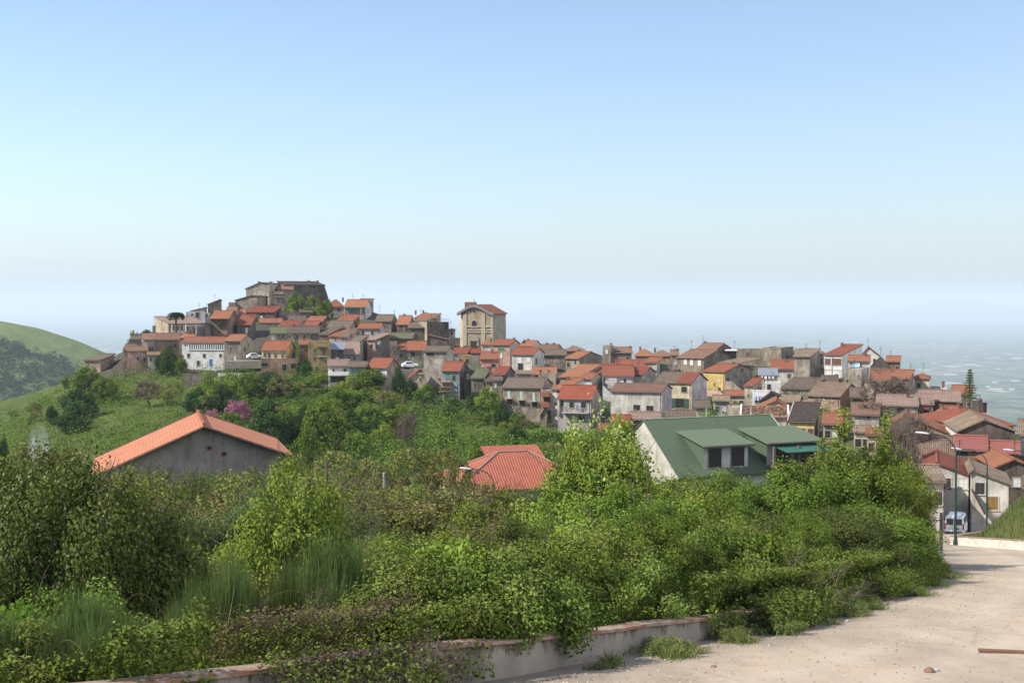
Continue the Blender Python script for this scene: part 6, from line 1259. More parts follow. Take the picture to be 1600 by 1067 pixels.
# ---------------------------------------------------------------- near thicket
SKY_ = np.array([(-80,740),(0,735),(60,712),(130,722),(200,772),(240,806),(300,800),(360,785),(440,742),(500,765),(560,800),(620,800),(700,800),(740,790),(800,770),(850,760),(880,735),(905,690),(930,668),(965,690),(1000,712),(1060,722),(1120,722),(1200,738),(1260,730),(1290,690),(1330,668),(1385,672),(1410,705),(1440,745),(1455,832),(1475,900)], float)
def skyl(px): return np.interp(px, SKY_[:, 0], SKY_[:, 1])
def ray_at(px, off):                  # distance where the sight line through column px lies 'off' behind the wall line
    Y = np.linspace(8, 120, 1200); X = (px - 800) / FPX * Y; s = wall_s(X, Y); 
    ok = np.where(s > off)[0] if px > 500 else np.where((s > off) & (Y > 10))[0]
    return Y[ok[0]] if len(ok) else None
rg = random.Random(11); BRO = [(28, 13.4, 912, 1.1), (112, 13.9, 880, 1.1), (175, 14.6, 895, .9), (325, 19.5, 812, 1.2), (378, 21, 806, .9), (290, 18.5, 880, .9), (490, 30, 785, 2.4), (562, 31, 790, 2.4), (625, 29, 815, 1.5), (430, 25, 815, 1.3), (590, 20.5, 870, .8), (70, 13.2, 940, 1.0)]
def put(key, px, Y, top=None, h=None, w=None, label=None, cat='shrub', group=None, sink=.1):
    X = (px - 800) / FPX * Y * 1.0; z = gz(X, Y); 
    if h is None: h = zat(top, Y) - z
    if h < .5: return None
    h = min(h, 7.5); return plant(key, X, Y, z - sink * min(h, 2), h * (1 + sink * .3), w or h * .95, rg.random() * 6.28, label, cat, group)
LB = dict(elm='leafy mid green elm shrub in the dense thicket between road wall and green roof', brt='fresh yellow green shrub crowded into the roadside thicket', sap='thin budding sapling with brownish young leaves in front of the barn side hollow',
          olv='grey green fine leaved shrub in the hollow beyond the brambles', ivy='ivy clump with dark glossy leaves in the roadside thicket')
GR = dict(elm='elm shrubs of the roadside thicket', brt='yellow green shrubs of the roadside thicket', sap='budding saplings beyond the brambles', olv='grey green shrubs beyond the brambles', ivy='ivy clumps')
def species(px, row):
    r = rg.random()
    if px < 420: return 'sap' if r < .55 else ('brt' if r < .68 else 'olv')
    if px < 560: return 'brt' if r < .3 else ('olv' if r < .7 else 'sap')
    if px < 820: return ('olv' if r < .35 else 'elm' if r < .6 else 'brt' if r < .8 else 'sap')
    if px < 980: return 'brt' if r < .5 else 'elm'
    return 'elm' if r < .78 else 'brt'
for row, (off, frac) in enumerate(((3.0, .30), (6.0, .52), (10, .74), (15, .90), (21, 1.0), (28, 1.0))):
    step = (52, 46, 42, 40, 38, 36)[row]; px = 215 - row * 3
    while px < 1452:
        jp = px + rg.uniform(-14, 14); Y = ray_at(jp, off + rg.uniform(-.8, .8)); px += step
        if Y is None or Y > 70: continue
        if jp < 820 and row < 1: continue
        if jp > 1380 and row > 3: continue
        X = (jp - 800) / FPX * Y; g = gz(X, Y); tg = 0
        ht = (zat(skyl(jp) + 6 + rg.uniform(0, 16), Y) - g); ht = min(ht, ((1.7, 2.5, 3.4, 4.4, 5.6, 6.2) if jp < 900 else (1.9, 3.4, 4.9, 6.0, 6.8, 7.2))[row] * rg.uniform(.8, 1.05))
        if jp < 860: ht *= (1, .62, .75, .85, 1, 1)[row]
        if ht < .7: continue
        if jp > 1300 and jp + 1.15 * min(ht, 4.0) * 1000 / Y > 1466: ht_w = (1466 - jp) * Y / 1150
        else: ht_w = 9
        if ht_w < .8: continue
        sp = species(jp, row); n_ = {'elm': 4, 'brt': 3, 'sap': 2, 'olv': 2, 'ivy': 2}[sp]
        plant(sp + str(rg.randrange(n_)), X, Y, g - .25, ht + .25, min(ht_w * 1.15, max(1.6, min(ht, 4.0) * rg.uniform(.95, 1.25))), rg.random() * 6.28, LB[sp], 'shrub', GR[sp])
# distinct ones
for px, Y, top, w, key, lb in ((30, 24, 745, 5.2, 'ivy0', 'huge dark ivy mound with dry twigs at the picture edge, its outer half'), (120, 22.5, 742, 4.6, 'ivy1', 'huge dark ivy mound with sharply shaded flank facing the brooms'), (175, 24.5, 782, 3.8, 'ivy0', 'rounded dark ivy clump falling off towards the barn roof'), (60, 28, 732, 4.6, 'ivy1', 'crest of the dark ivy mass standing against the green slope'),
                            (-60, 25, 755, 6, 'ivy0', 'dark ivy bulk at the very picture edge'),
                            (800, 27, 812, 2.5, 'ivy1', 'dark glossy ivy bush among light shrubs in the middle of the thicket'), (850, 27.5, 832, 2.2, 'ivy0', 'smaller dark ivy bush beside bare stems in the middle thicket'), (1290, 36, 795, 4.6, 'ivy1', 'dark shaded dense bush behind the bare twigs near the road'), (1375, 42, 800, 4.0, 'elm0', 'broad bush at the end of the thicket next to the pillar'),(1422, 43, 838, 2.0, 'elm2', 'last rounded bush spilling against the pillar'),
                            (1340, 38, 790, 4.2, 'elm1', 'dense dark green bush overhanging the road before the pillar')):
    put(key, px, Y, top=top, w=w, label=lb)
for px, Y, top, w, lb in ((938, 44, 664, 3.0, 'tall flowering elder with cream blossoms rising before the red roofed house'), (978, 42, 694, 3.0, 'flowering elder leaning towards the white gable of the green roof'), (912, 43, 700, 2.0, 'lower flowering elder in front of the ribbed hip roof')):
    put('elder', px, Y, top=top, w=w, label=lb, cat='tree')
for px, Y, top, w, key, lb in ((1318, 46, 646, 5.2, 'plume0', 'tall feathery yellow green poplar in front of the green awning'), (1386, 47, 655, 4.4, 'plume1', 'narrow feathery poplar spire in front of the bare branched tree'), (1288, 46, 690, 3.6, 'plume1', 'short feathery poplar shoot beside the dormer balcony'), (1352, 46, 700, 4.4, 'plume0', 'low spreading poplar shoot between the two tall feathery ones')):
    put(key, px, Y, top=top, w=w, label=lb, cat='tree')
for (px, Y, top, w), lb in zip(BRO, ['tall rush like broom shrub at the lower picture corner', 'broom shrub with upright stalks below the dark ivy mound', 'broom shrub between ivy shade and bramble clump', 'big broom shrub in the middle of the brambles', 'taller broom shrub just behind the big one', 'low broom shrub leaning out over the brambles', 'dense grey green broom bush below the wooden pole', 'dense grey green broom bush below the concrete pole', 'thin broom bush beside young bright shrubs', 'broom bush under the arching bright sapling', 'wispy broom stems sticking out of the brambles', 'small broom tuft between two bigger broom shrubs']):
    put('broom%d' % (int(px) % 2), px, Y, top=top, w=w, label=lb)
for px, Y, top, w, lb in ((1235, 26.5, 835, 3.4, 'dry leafless bush with grey twigs fanning out beside the wall'), (940, 23, 880, 2.0, 'fan of bare stems in the middle of the brambles'), (1190, 27, 850, 2.0, 'smaller bare twig fan next to the big dry bush'), (120, 21.5, 745, 2.2, 'tangle of dead vines on top of the ivy mound'), (760, 30, 770, 2.2, 'bare ivy covered stems standing up before the slim lamp'), (560, 15.6, 985, 1.5, 'brown dead bramble tangle hanging over the wall end'), (500, 15.2, 975, 1.3, 'reddish brown dead canes piled beside the hanging tangle'), (610, 18.5, 935, 1.5, 'dead brown canes sticking out above the tangle'), (1415, 60, 690, 4.0, 'dry brown branches in front of the weathered tan roof')):
    put('twig0', px, Y, top=top, w=w, label=lb, cat='bush')
for i in range(230):      # separate bramble mounds behind the wall
    jp = rg.uniform(-40, 1330) if i < 190 else rg.uniform(1000, 1440); off = .9 + 9.5 * rg.random() ** 1.3; Y = ray_at(jp, off)
    if Y is None: continue
    if any(abs(jp - b[0]) < 34 and Y < b[1] + .5 for b in BRO): continue
    X = (jp - 800) / FPX * Y; g = gz(X, Y); hh = rg.uniform(.8, 1.9) * (.75 + .25 * min(off, 3) / 3); k_ = 'brm%d' % rg.randrange(3) if rg.random() < .78 else 'hrb%d' % rg.randrange(2)
    if k_[0] == 'b': plant(k_, X, Y, g - .1, hh, hh * rg.uniform(1.3, 2.0), rg.random() * 6.28, 'rounded bramble mound among its likes on the strip behind the low wall', 'bramble', 'bramble mounds behind the low wall')
    else: plant(k_, X, Y, g - .1, hh, hh * rg.uniform(.9, 1.4), rg.random() * 6.28, 'light green leafy weed standing among the bramble mounds', 'weed', 'leafy weeds among the brambles')
for i in range(52):       # fill in front of the barn and hollow
    jp = 120 + i * 13.5 + rg.uniform(-8, 8); Y = rg.uniform(50, 76); X = (jp - 800) / FPX * Y; g = gz(X, Y); top = np.interp(jp, [100, 150, 200, 300, 400, 440, 520, 600, 700, 900], [735, 738, 742, 746, 742, 724, 742, 765, 770, 750]) + rg.uniform(-4, 22); ht = min(max(zat(top, Y) - g, 1.5), 8); sp = ('sap', 'olv', 'sap', 'elm', 'brt' if 420 < jp < 520 else 'sap')[i % 5]
    plant(sp + str(rg.randrange(2)), X, Y, g - .3, ht + .3, max(3.0, ht * rg.uniform(.8, 1.05)), rg.random() * 6.28, {'sap': 'budding sapling rising in front of the barn and the hollow', 'brt': 'yellow green young tree in the row below the barn', 'elm': 'leafy elm in the row between the barn and the ribbed hip roof', 'olv': 'grey green tree in the row between barn and hollow'}[sp], 'tree', {'sap': 'saplings before the barn', 'brt': 'young trees below the barn', 'elm': 'elms between barn and hip roof', 'olv': 'grey green trees by the barn'}[sp], name='young_tree')
for px, Y, top, w, key, lb in ((1402, 47, 712, 2.6, 'brt0', 'light leafy crown spreading in front of the striped lean-to roof'), (1378, 47.5, 722, 3.6, 'brt1', 'light leafy crown below the narrow feathery spire'), (1428, 46.5, 765, 1.5, 'brt2', 'outermost light leafy branch hanging before the white lean-to house'), (1330, 45, 718, 4.4, 'elm3', 'dense elm crown under the tall feathery poplar'), (462, 33, 735, 3.0, 'brt0', 'arching bright green sapling right of the barn eave'), (1260, 44, 728, 4.4, 'elm1', 'dense elm crown below the dormer balcony')):
    put(key, px, Y, top=top, w=w, label=lb, cat='tree')
for i in range(26):
    jp = rg.uniform(0, 1300); Y = ray_at(jp, rg.uniform(.8, 8))
    if Y is None: continue
    X = (jp - 800) / FPX * Y; plant('cane%d' % (i % 2), X, Y, gz(X, Y) + .15, rg.uniform(.8, 1.3), rg.uniform(1.8, 2.8), rg.random() * 6.28, 'arching reddish bramble canes sticking out of the bramble mounds', 'canes', 'loose bramble canes')
# brambles: one continuous mass nobody could count
def mass(name, n, seed, sfun, leafsz, matk, hfun, label, dens=None, asp=.62):
    rgn = np.random.default_rng(seed); X, Y = sfun(rgn, n); s = wall_s(X, Y); g = ground(X, Y); h = hfun(X, Y, s); e = .25
    gx = (hfun(X + e, Y, s) - hfun(X - e, Y, s)) / (2 * e); gy = (hfun(X, Y + e, s) - hfun(X, Y - e, s)) / (2 * e); t = rgn.random(len(X)) ** .45
    d = np.hypot(X, Y); lz = leafsz * np.clip(d / 18, .8, 2.2) * (.55 + .9 * rgn.random(len(X))); z = g + h * (1 - .45 * (1 - t)) + rgn.normal(size=len(X)) * .05
    nr = np.c_[-gx * .9, -gy * .9, np.ones(len(X))] + rgn.normal(size=(len(X), 3)) * .55; v = np.clip(fbm(X, Y, .8, 3, seed + 3) * .9 - .02 + (rgn.random(len(X)) - .5) * .4, 0, 1)
    m = h > .05; me = leaf_mesh(name, np.c_[X, Y, z][m], nr[m], lz[m], asp, LM[matk], seed, v[m]); o = bpy.data.objects.new(name, me); COL.objects.link(o); return tag(o, label, None, None, 'stuff')
def strip(smin, smax, ymin, ymax, side=1):
    def f(rgn, n):
        L = np.linspace(0, 1, 400); y = np.interp(rgn.random(n * 3) ** .8, [0, 1], [ymin, ymax]); wx = np.interp(y, WALL[:, 1], WALL[:, 0]); s = smin + (smax - smin) * rgn.random(n * 3) ** 1.15; X = wx - s * 1.22; Y = y + s * .55
        ok = (np.abs(X / Y) < .46) & (wall_s(X, Y) > smin * .6); return X[ok][:n], Y[ok][:n]
    return f
def bh(X, Y, s):
    a = fbm(X, Y, 2.6, 3, 21); b = fbm(X, Y, .9, 2, 31); c = fbm(X, Y, .35, 2, 41); return (.16 + 1.9 * np.clip(a - .38, 0, 1) + .95 * (b - .5) + .5 * (c - .5)) * sstep(-.25, 1.4, s) + .55 * sstep(1.2, 4, s) * fbm(X, Y, 3.4, 2, 51) * 1.6 + .04
mass('bramble_thicket', 420000, 1, strip(.0, 11, 5, 40), .058, 'bramble', bh, 'bramble thicket with yellow green and reddish leaves behind the low wall')
def bh2(X, Y, s): return bh(X, Y, s) * .8 + .55 * sstep(8, 14, s)
mass('undergrowth', 330000, 2, strip(8, 45, 8, 70), .07, 'mid', bh2, 'green undergrowth filling the hollow behind the brambles')
def over(X, Y, s): return .5 + .15 * fbm(X, Y, .5, 2, 61) - .55 * sstep(.2, -.45, s) * fbm(X, Y, 1.2, 2, 63)
def ostr(rgn, n):
    y = 12 + 19 * rgn.random(n * 2); wx = np.interp(y, WALL[:, 1], WALL[:, 0]); dn = fbm(y, y * 0, 1.6, 3, 71); keep = rgn.random(n * 2) < np.clip((dn - .42) * 6, 0, 1) * sstep(1e9, 0, y); s = rgn.normal(size=n * 2) * .35 + .35; X = wx - s * .8; Y = y + s * .45; return X[keep][:n], Y[keep][:n]
# plants spilling over the wall, mostly where the photo shows it swallowed
def spill(name, spans, n, seed, matk, label, h0=.55, out=.5, leaf=.06):
    rgn = np.random.default_rng(seed); P_ = []; Nn = []
    for (ya, yb, k) in spans:
        m = int(n * k); y = ya + (yb - ya) * rgn.random(m); wx = np.interp(y, WALL[:, 1], WALL[:, 0]); an = rgn.random(m) * math.pi * .95; R_ = (.35 + .35 * fbm(y, y * 0 + 3, .9, 3, seed)) * (1 + .25 * rgn.normal(size=m) * .5); o = np.cos(an) * R_ * out / .5; up = np.sin(an) * R_
        X = wx + o * .82 - .1; Y = y - o * .5; z = road_z(X, Y) + np.clip(up + h0 * np.where(o > .15, .12, .8), .02, 2); P_.append(np.c_[X, Y, z]); Nn.append(np.c_[np.cos(an) * .8, -np.cos(an) * .5, np.sin(an) + .3] + rgn.normal(size=(m, 3)) * .5)
    p = np.concatenate(P_); me = leaf_mesh(name, p, np.concatenate(Nn), leaf * (.6 + .8 * rgn.random(len(p))), .6, LM[matk], seed); o = bpy.data.objects.new(name, me); COL.objects.link(o); tag(o, label, None, None, 'stuff')
spill('bramble_overhang', [(4, 11.4, .22), (13.3, 15.1, .035), (22.6, 26.4, .26), (30.5, 42.5, .42)], 140000, 5, 'bramble', 'bramble shoots spilling over the wall onto the road edge', .5, .7, .05)
spill('dead_brambles', [(13.3, 15.3, 1)], 9000, 7, 'twigleaf', 'brown dead bramble tangle hanging over the wall', .62, .6, .04)
spill('bramble_fringe', [(12, 12.9, .2), (15.1, 16.2, .12), (21.3, 22.5, .28), (26, 31, .4)], 11000, 6, 'bramble', 'thin bramble fringe lying along the wall top', .6, .22, .06)
# weeds at the wall foot and on the road edge
rgn = np.random.default_rng(9); W_ = []
for (y0, k, r) in ((19.2, 1500, .45), (21.2, 900, .4), (17.9, 260, .25), (22.6, 900, .4), (26.4, 1200, .5), (28.4, 1000, .5), (33, 1500, .7), (37, 1500, .7), (41, 1500, .8)):
    wx = float(np.interp(y0, WALL[:, 1], WALL[:, 0])); a = rgn.normal(size=(k, 2)) * r * .5; X = wx + .42 + np.abs(a[:, 0]) * .8; Y = y0 + a[:, 1] * 1.5; W_.append(np.c_[X, Y, road_z(X, Y)])
W_ = np.concatenate(W_); me = blades(3, len(W_), (W_, np.zeros(3)), .17, .007, 0, 'grass', 'weeds', .7); o = bpy.data.objects.new('weeds', me); COL.objects.link(o); tag(o, 'weedy grass tufts at the foot of the low wall', None, None, 'stuff')
# dry stalks among the brambles
X_, Y_ = strip(.5, 16, 6, 45)(rgn, 5200); kk = fbm(X_, Y_, 1.4, 2, 91) > .52; X_, Y_ = X_[kk], Y_[kk]; me = blades(8, len(X_), (np.c_[X_, Y_, ground(X_, Y_) + .35], np.zeros(3)), .75, .006, 0, 'dry', 'tall_grass', .3); o = bpy.data.objects.new('tall_grass', me); COL.objects.link(o); tag(o, 'thin dry grass stalks rising through the brambles', None, None, 'stuff')
# grass on the mound
X = 27.3 + 26 * rgn.random(90000) ** .9; Y = 60 + 42 * rgn.random(90000); k = (X > 27.4 + .35 * np.maximum(0, Y - 78)); X, Y = X[k], Y[k]; G_ = np.c_[X, Y, ground(X, Y)]; v = np.clip(fbm(X, Y, 3, 3, 4) * 1.5 - .35 + rgn.random(len(X)) * .25, 0, 1)
me = blades(4, len(G_), (G_, np.zeros(3)), .38, .014, 0, 'grass', 'mound_grass', .35, val=v); o = bpy.data.objects.new('mound_grass', me); COL.objects.link(o); tag(o, 'tall grass covering the mound behind the white kerb wall', None, None, 'stuff')
X = 27.8 + 12 * rgn.random(5000); Y = 62 + 30 * rgn.random(5000); k = (X > 27.8 + .35 * np.maximum(0, Y - 78)); X, Y = X[k], Y[k]; me = blades(5, len(X), (np.c_[X, Y, ground(X, Y)], np.zeros(3)), .6, .012, 0, 'dry', 'dry_stalks', .3); o = bpy.data.objects.new('dry_stalks', me); COL.objects.link(o); tag(o, 'dry pale stalks standing in the mound grass', None, None, 'stuff')
for y0, h_, w_ in ((19.3, .42, .9), (19.7, .3, .7), (21.3, .35, .8), (17.6, .22, .4), (22.6, .5, 1.0), (26.6, .5, 1.1), (28.2, .4, .9), (32.5, .5, 1.2), (37, .5, 1.2), (24.5, .4, .9)):
    wx = float(np.interp(y0, WALL[:, 1], WALL[:, 0])); plant('wee%d' % (int(y0) % 2), wx + .5, y0 - .2, float(road_z(0, y0)) - .06, h_ * .85, w_ * 1.2, y0, 'leafy weed clump growing from the road edge at the foot of the wall', 'weed', 'weed clumps at the wall foot')
# gravel on the road
rgn = np.random.default_rng(12); N = 5200; y = 13 + 40 * rgn.random(N) ** 1.6; wx = np.interp(y, WALL[:, 1], WALL[:, 0]); X = wx + .5 + np.abs(rgn.normal(size=N)) * 3.0; q = np.c_[X, y, road_z(X, y) + .008]; me = leaf_mesh('gravel', q, np.tile([0, 0, 1.0], (N, 1)) + rgn.normal(size=(N, 3)) * .3, .018 + .03 * rgn.random(N) ** 3, .8, plain('gravel_grey', (.40, .34, .27), .9), 3, bend=.6); o = bpy.data.objects.new('gravel', me); COL.objects.link(o); tag(o, 'loose gravel scattered along the road edge', None, None, 'stuff')

# ---------------------------------------------------------------- trees on the slope and in the village
def T(key, px, pb, pt_, Y, w, label, cat='tree', group=None):
    """px: column, pb/pt_: rows of foot and top, w: width in photo pixels"""
    b = P(px, pb, Y); g = gz(b.x, b.y); base = min(b.z, g + .3) if True else g; h = zat(pt_, Y) - g; h = max(h, 1.2)
    return plant(key, b.x, b.y, g - .1, h, w / FPX * Y, (px * 1.7) % 6.28, label, cat, group)
for a in (
 ('fbare0', 232, 632, 598, 285, 44, 'spreading nearly leafless tree on the grass slope below the terrace wall'), ('fbrn1', 270, 638, 596, 283, 34, 'second thin budding tree on the grass slope, beside the leafless one'),
 ('fbrn0', 55, 645, 628, 300, 22, 'small thorny bare bush alone on the open slope'), ('fdrk0', 82, 645, 632, 290, 18, 'small dark bush on the open grass slope'), ('fmid0', 103, 600, 586, 325, 12, 'tiny round tree on the skyline of the slope'),
 ('fmid1', 138, 600, 573, 312, 44, 'bushy tree growing in front of the lonely stone hut'), ('fdrk1', 125, 650, 608, 285, 58, 'dark scrubby tree halfway down below the stone hut'), ('fmid2', 165, 612, 590, 300, 40, 'low green bush below the stone hut'), ('fdrk0', 115, 668, 645, 268, 60, 'wide dark thicket low on the open slope'),
 ('fdrk1', 265, 572, 541, 318, 26, 'round dark green tree in front of the whitewashed gallery house'), ('fdrk0', 252, 575, 552, 319, 18, 'ivy clad stump column under the round dark tree'), ('fmid0', 284, 575, 555, 316, 16, 'yellowish bush at the corner of the gallery house'),
 ('fbrt0', 209, 545, 517, 345, 18, 'light green tree at the outer tip of the village'),
 ('fbrt0', 330, 640, 580, 278, 36, 'light green tree below the yard guard rail'), ('fbrt1', 360, 630, 583, 282, 30, 'bright tree directly under the guard rail end'), ('fdrk1', 350, 640, 600, 270, 40, 'dark tree between light trees on the slope'), ('fmid2', 390, 628, 583, 280, 42, 'broad green tree below the brown terrace block'),
 ('fpink', 372, 675, 626, 250, 44, 'pink flowering redbud tree above the barn roof'), ('fpink', 330, 672, 640, 252, 32, 'paler pink redbud beside the bright one'), ('fpink', 398, 685, 655, 246, 20, 'small faded pink redbud below dark trees'), ('fmid0', 385, 640, 618, 262, 36, 'olive green tree behind the pink redbud'),
 ('fbrn1', 440, 640, 588, 278, 40, 'brown budding tree under the ochre tall house'), ('fdrk0', 475, 590, 561, 298, 26, 'dark tree against the foot of the ochre tall house'), ('fbrt1', 500, 612, 582, 290, 34, 'sunlit tree under the white balcony house'), ('fbrn0', 480, 640, 596, 280, 46, 'wide brownish budding tree in the slope wood'),
 ('fbrt0', 545, 640, 596, 284, 60, 'sunlit broad bush below the greenish shaded house'), ('fbrt1', 580, 640, 602, 282, 46, 'sunlit bush below the blank white house'), ('fdrk1', 623, 612, 573, 278, 22, 'dark cypress like shrub against the blank white house'), ('fdrk0', 640, 625, 592, 278, 30, 'dark shrub at the foot of the cascading red roof'), ('fmid1', 665, 632, 600, 275, 30, 'green tree below the tall concrete house'),
 ('fbrt0', 763, 640, 603, 262, 40, 'bright green round tree beside the long stone house'), ('fdrk1', 740, 640, 612, 266, 26, 'dark ivy tree climbing the turquoise house'), ('fdrk0', 713, 640, 622, 270, 20, 'dark bush under the brick balconies'),
 ('fdrk1', 420, 740, 632, 200, 66, 'big dark tree beside the barn ridge'), ('fdrk0', 455, 720, 648, 205, 50, 'dark tree in the middle of the slope wood'), ('fmid0', 505, 730, 628, 198, 60, 'tall olive green tree in the slope wood'), ('fmid1', 480, 745, 668, 175, 44, 'green tree leaning out of the slope wood'), ('fdrk1', 545, 690, 640, 225, 34, 'dark tree at the meadow edge of the wood'),
 ('fmid2', 578, 690, 635, 228, 46, 'green bushy tree at the edge of the open meadow'), ('fbare1', 635, 700, 650, 205, 36, 'leafless brown tree in the green meadow'), ('fdrk0', 588, 688, 650, 222, 18, 'narrow dark bush standing in the meadow'), ('fbrt0', 620, 660, 632, 240, 40, 'light scrub tree on the upper meadow'),
 ('fdrk1', 808, 705, 665, 215, 36, 'dark round bush below the stone house facade'), ('fmid0', 845, 710, 668, 220, 50, 'green bush at the foot of the balcony house'), ('fmid1', 870, 705, 672, 225, 30, 'green bush under the dark red roofed house'), ('fdrk0', 782, 660, 628, 245, 24, 'small dark bush at the corner of the long stone house'), ('fbrn0', 862, 720, 690, 195, 36, 'pale budding bush behind the flowering elder'),
 ('fbrn0', 520, 790, 705, 135, 92, 'wide brown budding tree in the hollow beside the concrete pole'), ('fbrn1', 590, 790, 715, 130, 84, 'round brownish tree in the hollow between the poles'), ('fbrn0', 650, 780, 700, 140, 80, 'brown green tree in the hollow before the meadow'), ('fbrn1', 700, 775, 702, 138, 70, 'olive brown tree close to the slim lamp'), ('fmid2', 750, 760, 696, 155, 52, 'green tree just behind the ribbed hip roof'), ('fbrn0', 470, 800, 712, 125, 56, 'thin budding tree in front of the barn corner'),
 ('fmid1', 430, 790, 706, 120, 36, 'green tree behind the barn eave corner'), ('fbrn1', 715, 800, 730, 105, 60, 'brownish low tree in front of the hip roof chimney'), ('fbrt1', 900, 740, 690, 150, 40, 'light tree between hip roof and green roofed house'),
 ('fbrn0', 40, 770, 690, 140, 80, 'brown budding bush behind the ivy mound crest'), ('fbrn1', 100, 775, 700, 130, 70, 'thin budding bush beside the blue smoke'), ('fdrk0', 5, 720, 682, 210, 22, 'dark bush low on the slope at the picture edge'),
 ('fbare0', 1385, 690, 596, 222, 80, 'large leafless tree with fine brown branches before the orange roofs'), ('fbare1', 1350, 700, 640, 205, 70, 'bare brown tree behind the feathery poplars'), ('fbare1', 1368, 720, 632, 200, 64, 'dense bare brown tree under the spreading leafless one'), ('fbare0', 1400, 740, 668, 130, 70, 'bare brown thicket tree beside the brown gabled house'), ('fbare0', 1425, 720, 655, 150, 60, 'bare twiggy tree in front of the brown gabled house'), ('fbare1', 1405, 770, 672, 110, 60, 'bare bush hanging before the wide weathered tan roof'),
 ('fmid1', 1118, 645, 619, 262, 40, 'small garden tree behind the green roof ridge'), ('fbrn1', 1132, 650, 624, 258, 30, 'budding garden tree beside the pale plastered wall'), ('fbrt1', 1155, 650, 628, 250, 16, 'light green vine bush on the garden wall'),
 ('fmid0', 462, 500, 458, 396, 26, 'round tree in front of the castle hall'), ('fbrt1', 490, 500, 463, 396, 26, 'pale green tree under the castle hall wall'), ('fmid2', 512, 495, 469, 398, 20, 'green bush at the corner of the castle buttress'), ('fbrt0', 455, 500, 477, 393, 24, 'bushy hedge tree in the castle garden'), ('fmid1', 480, 500, 480, 392, 26, 'clipped hedge tree along the castle garden wall'), ('fbrt0', 500, 500, 480, 392, 22, 'sunlit hedge tree at the end of the castle garden'), ('fdrk0', 552, 520, 500, 370, 12, 'small dark shrub beside the weathered brown roof'),
 ('fdrk1', 1280, 600, 585, 292, 12, 'dark shrub on the villa terrace'), ('fdrk1', 462, 520, 505, 375, 8, 'dark little shrub between roofs under the castle'),
): T(*a)
for i in range(64):
    px = rg.uniform(300, 640) if i < 44 else rg.uniform(640, 870); Y = rg.uniform(205, 285); py = HOR + 2000 * (-gz((px - 800) / 2000 * Y, Y)) / Y
    if py > 735 or (px < 420 and py < 600) or py < 592: continue
    k_ = ('fmid0', 'fdrk0', 'fmid1', 'fbrn0', 'fdrk1', 'fmid2', 'fbrt1')[i % 7]; h_ = rg.uniform(3.2, 6.0) if px < 640 else rg.uniform(1.6, 3.2); X = (px - 800) / 2000 * Y
    plant(k_, X, Y, gz(X, Y) - .2, h_, h_ * rg.uniform(.95, 1.4), rg.random() * 6, {'m': 'mid green tree merging into the dense wood on the slope', 'd': 'dark evergreen tree merging into the dense wood on the slope', 'b': 'brownish or light budding tree merging into the dense slope wood'}[k_[1]], 'tree', {'m': 'mid green trees of the slope wood', 'd': 'dark trees of the slope wood', 'b': 'budding trees of the slope wood'}[k_[1]])
# palm
def palm():
    q = P(275, 497, 348); root = empty('palm_tree', q); tag(root, 'dark date palm with drooping crown at the outer skyline of the village', 'palm'); m = MB(); m.tube([(0, 0, -5), (0, 0, .8)], [.3, .24], 8); m.build('trunk', M_BARK, root); rgn = np.random.default_rng(1); pp = []; nn = []
    for k in range(52):
        a = k * 2.4; e0 = .2 + 1.1 * rgn.random(); L_ = 2.3
        for t in np.linspace(.05, 1, 26):
            el = e0 - t * 1.5; r = L_ * t * math.cos(max(-.9, e0 - t * .7)); z = .8 + L_ * t * math.sin(e0) - 1.9 * t * t
            for s in (-1, 1): pp.append((r * math.cos(a) + s * .16 * math.sin(a), r * math.sin(a) - s * .16 * math.cos(a), z)); nn.append((rgn.normal() * .5, rgn.normal() * .5, 1))
    me = leaf_mesh('fronds', np.array(pp), np.array(nn), .6, .28, LM['dark'], 2); o = bpy.data.objects.new('fronds', me); COL.objects.link(o); o.parent = root
palm()
def pine():
    q = P(228, 535, 352); root = empty('umbrella_pine', q); tag(root, 'small dark umbrella pine at the outer end of the village skyline', 'pine'); m = MB(); m.tube([(0, 0, -4), (.2, 0, 1.8)], [.16, .1], 6); m.build('trunk', M_BARK, root)
    p, nr, s, v, C = crown_cloud(4, 1500, (1.5, 1.5, .7), zc=2.3, ncl=18, cr=.35, leaf=.3); me = leaf_mesh('crown', p, nr, s, .6, LM['conifer'], 3, v); o = bpy.data.objects.new('crown', me); COL.objects.link(o); o.parent = root
pine()
def conifer():
    q = P(1515, 632, 232); root = empty('conifer', q); tag(root, 'slim layered conifer standing against the hazy plain', 'conifer'); H_ = zat(587, 232) - q.z + 1.5; m = MB(); m.tube([(0, 0, -2), (0, 0, H_)], [.16, .03], 6); m.build('trunk', M_BARK, root); rgn = np.random.default_rng(7); pp = []
    for k in range(13):
        z = H_ * (.12 + .86 * k / 13); R_ = 1.5 * (1 - k / 13.5) + .12
        for j in range(7):
            a = j * .9 + k * .5; rj = R_ * (.7 + .5 * rgn.random())
            for t in np.linspace(.1, 1, 9):
                for _ in range(3): pp.append((rj * t * math.cos(a) + rgn.normal() * .08, rj * t * math.sin(a) + rgn.normal() * .08, z - .12 * t * rj + rgn.normal() * .07 + .15 * t * t))
    pp = np.array(pp); me = leaf_mesh('crown', pp, rgn.normal(size=pp.shape) + [0, 0, 1], .26, .5, leaf_mat('needles_yellowish', (.05, .075, .02), (.13, .14, .04)), 3); o = bpy.data.objects.new('crown', me); COL.objects.link(o); o.parent = root
conifer()
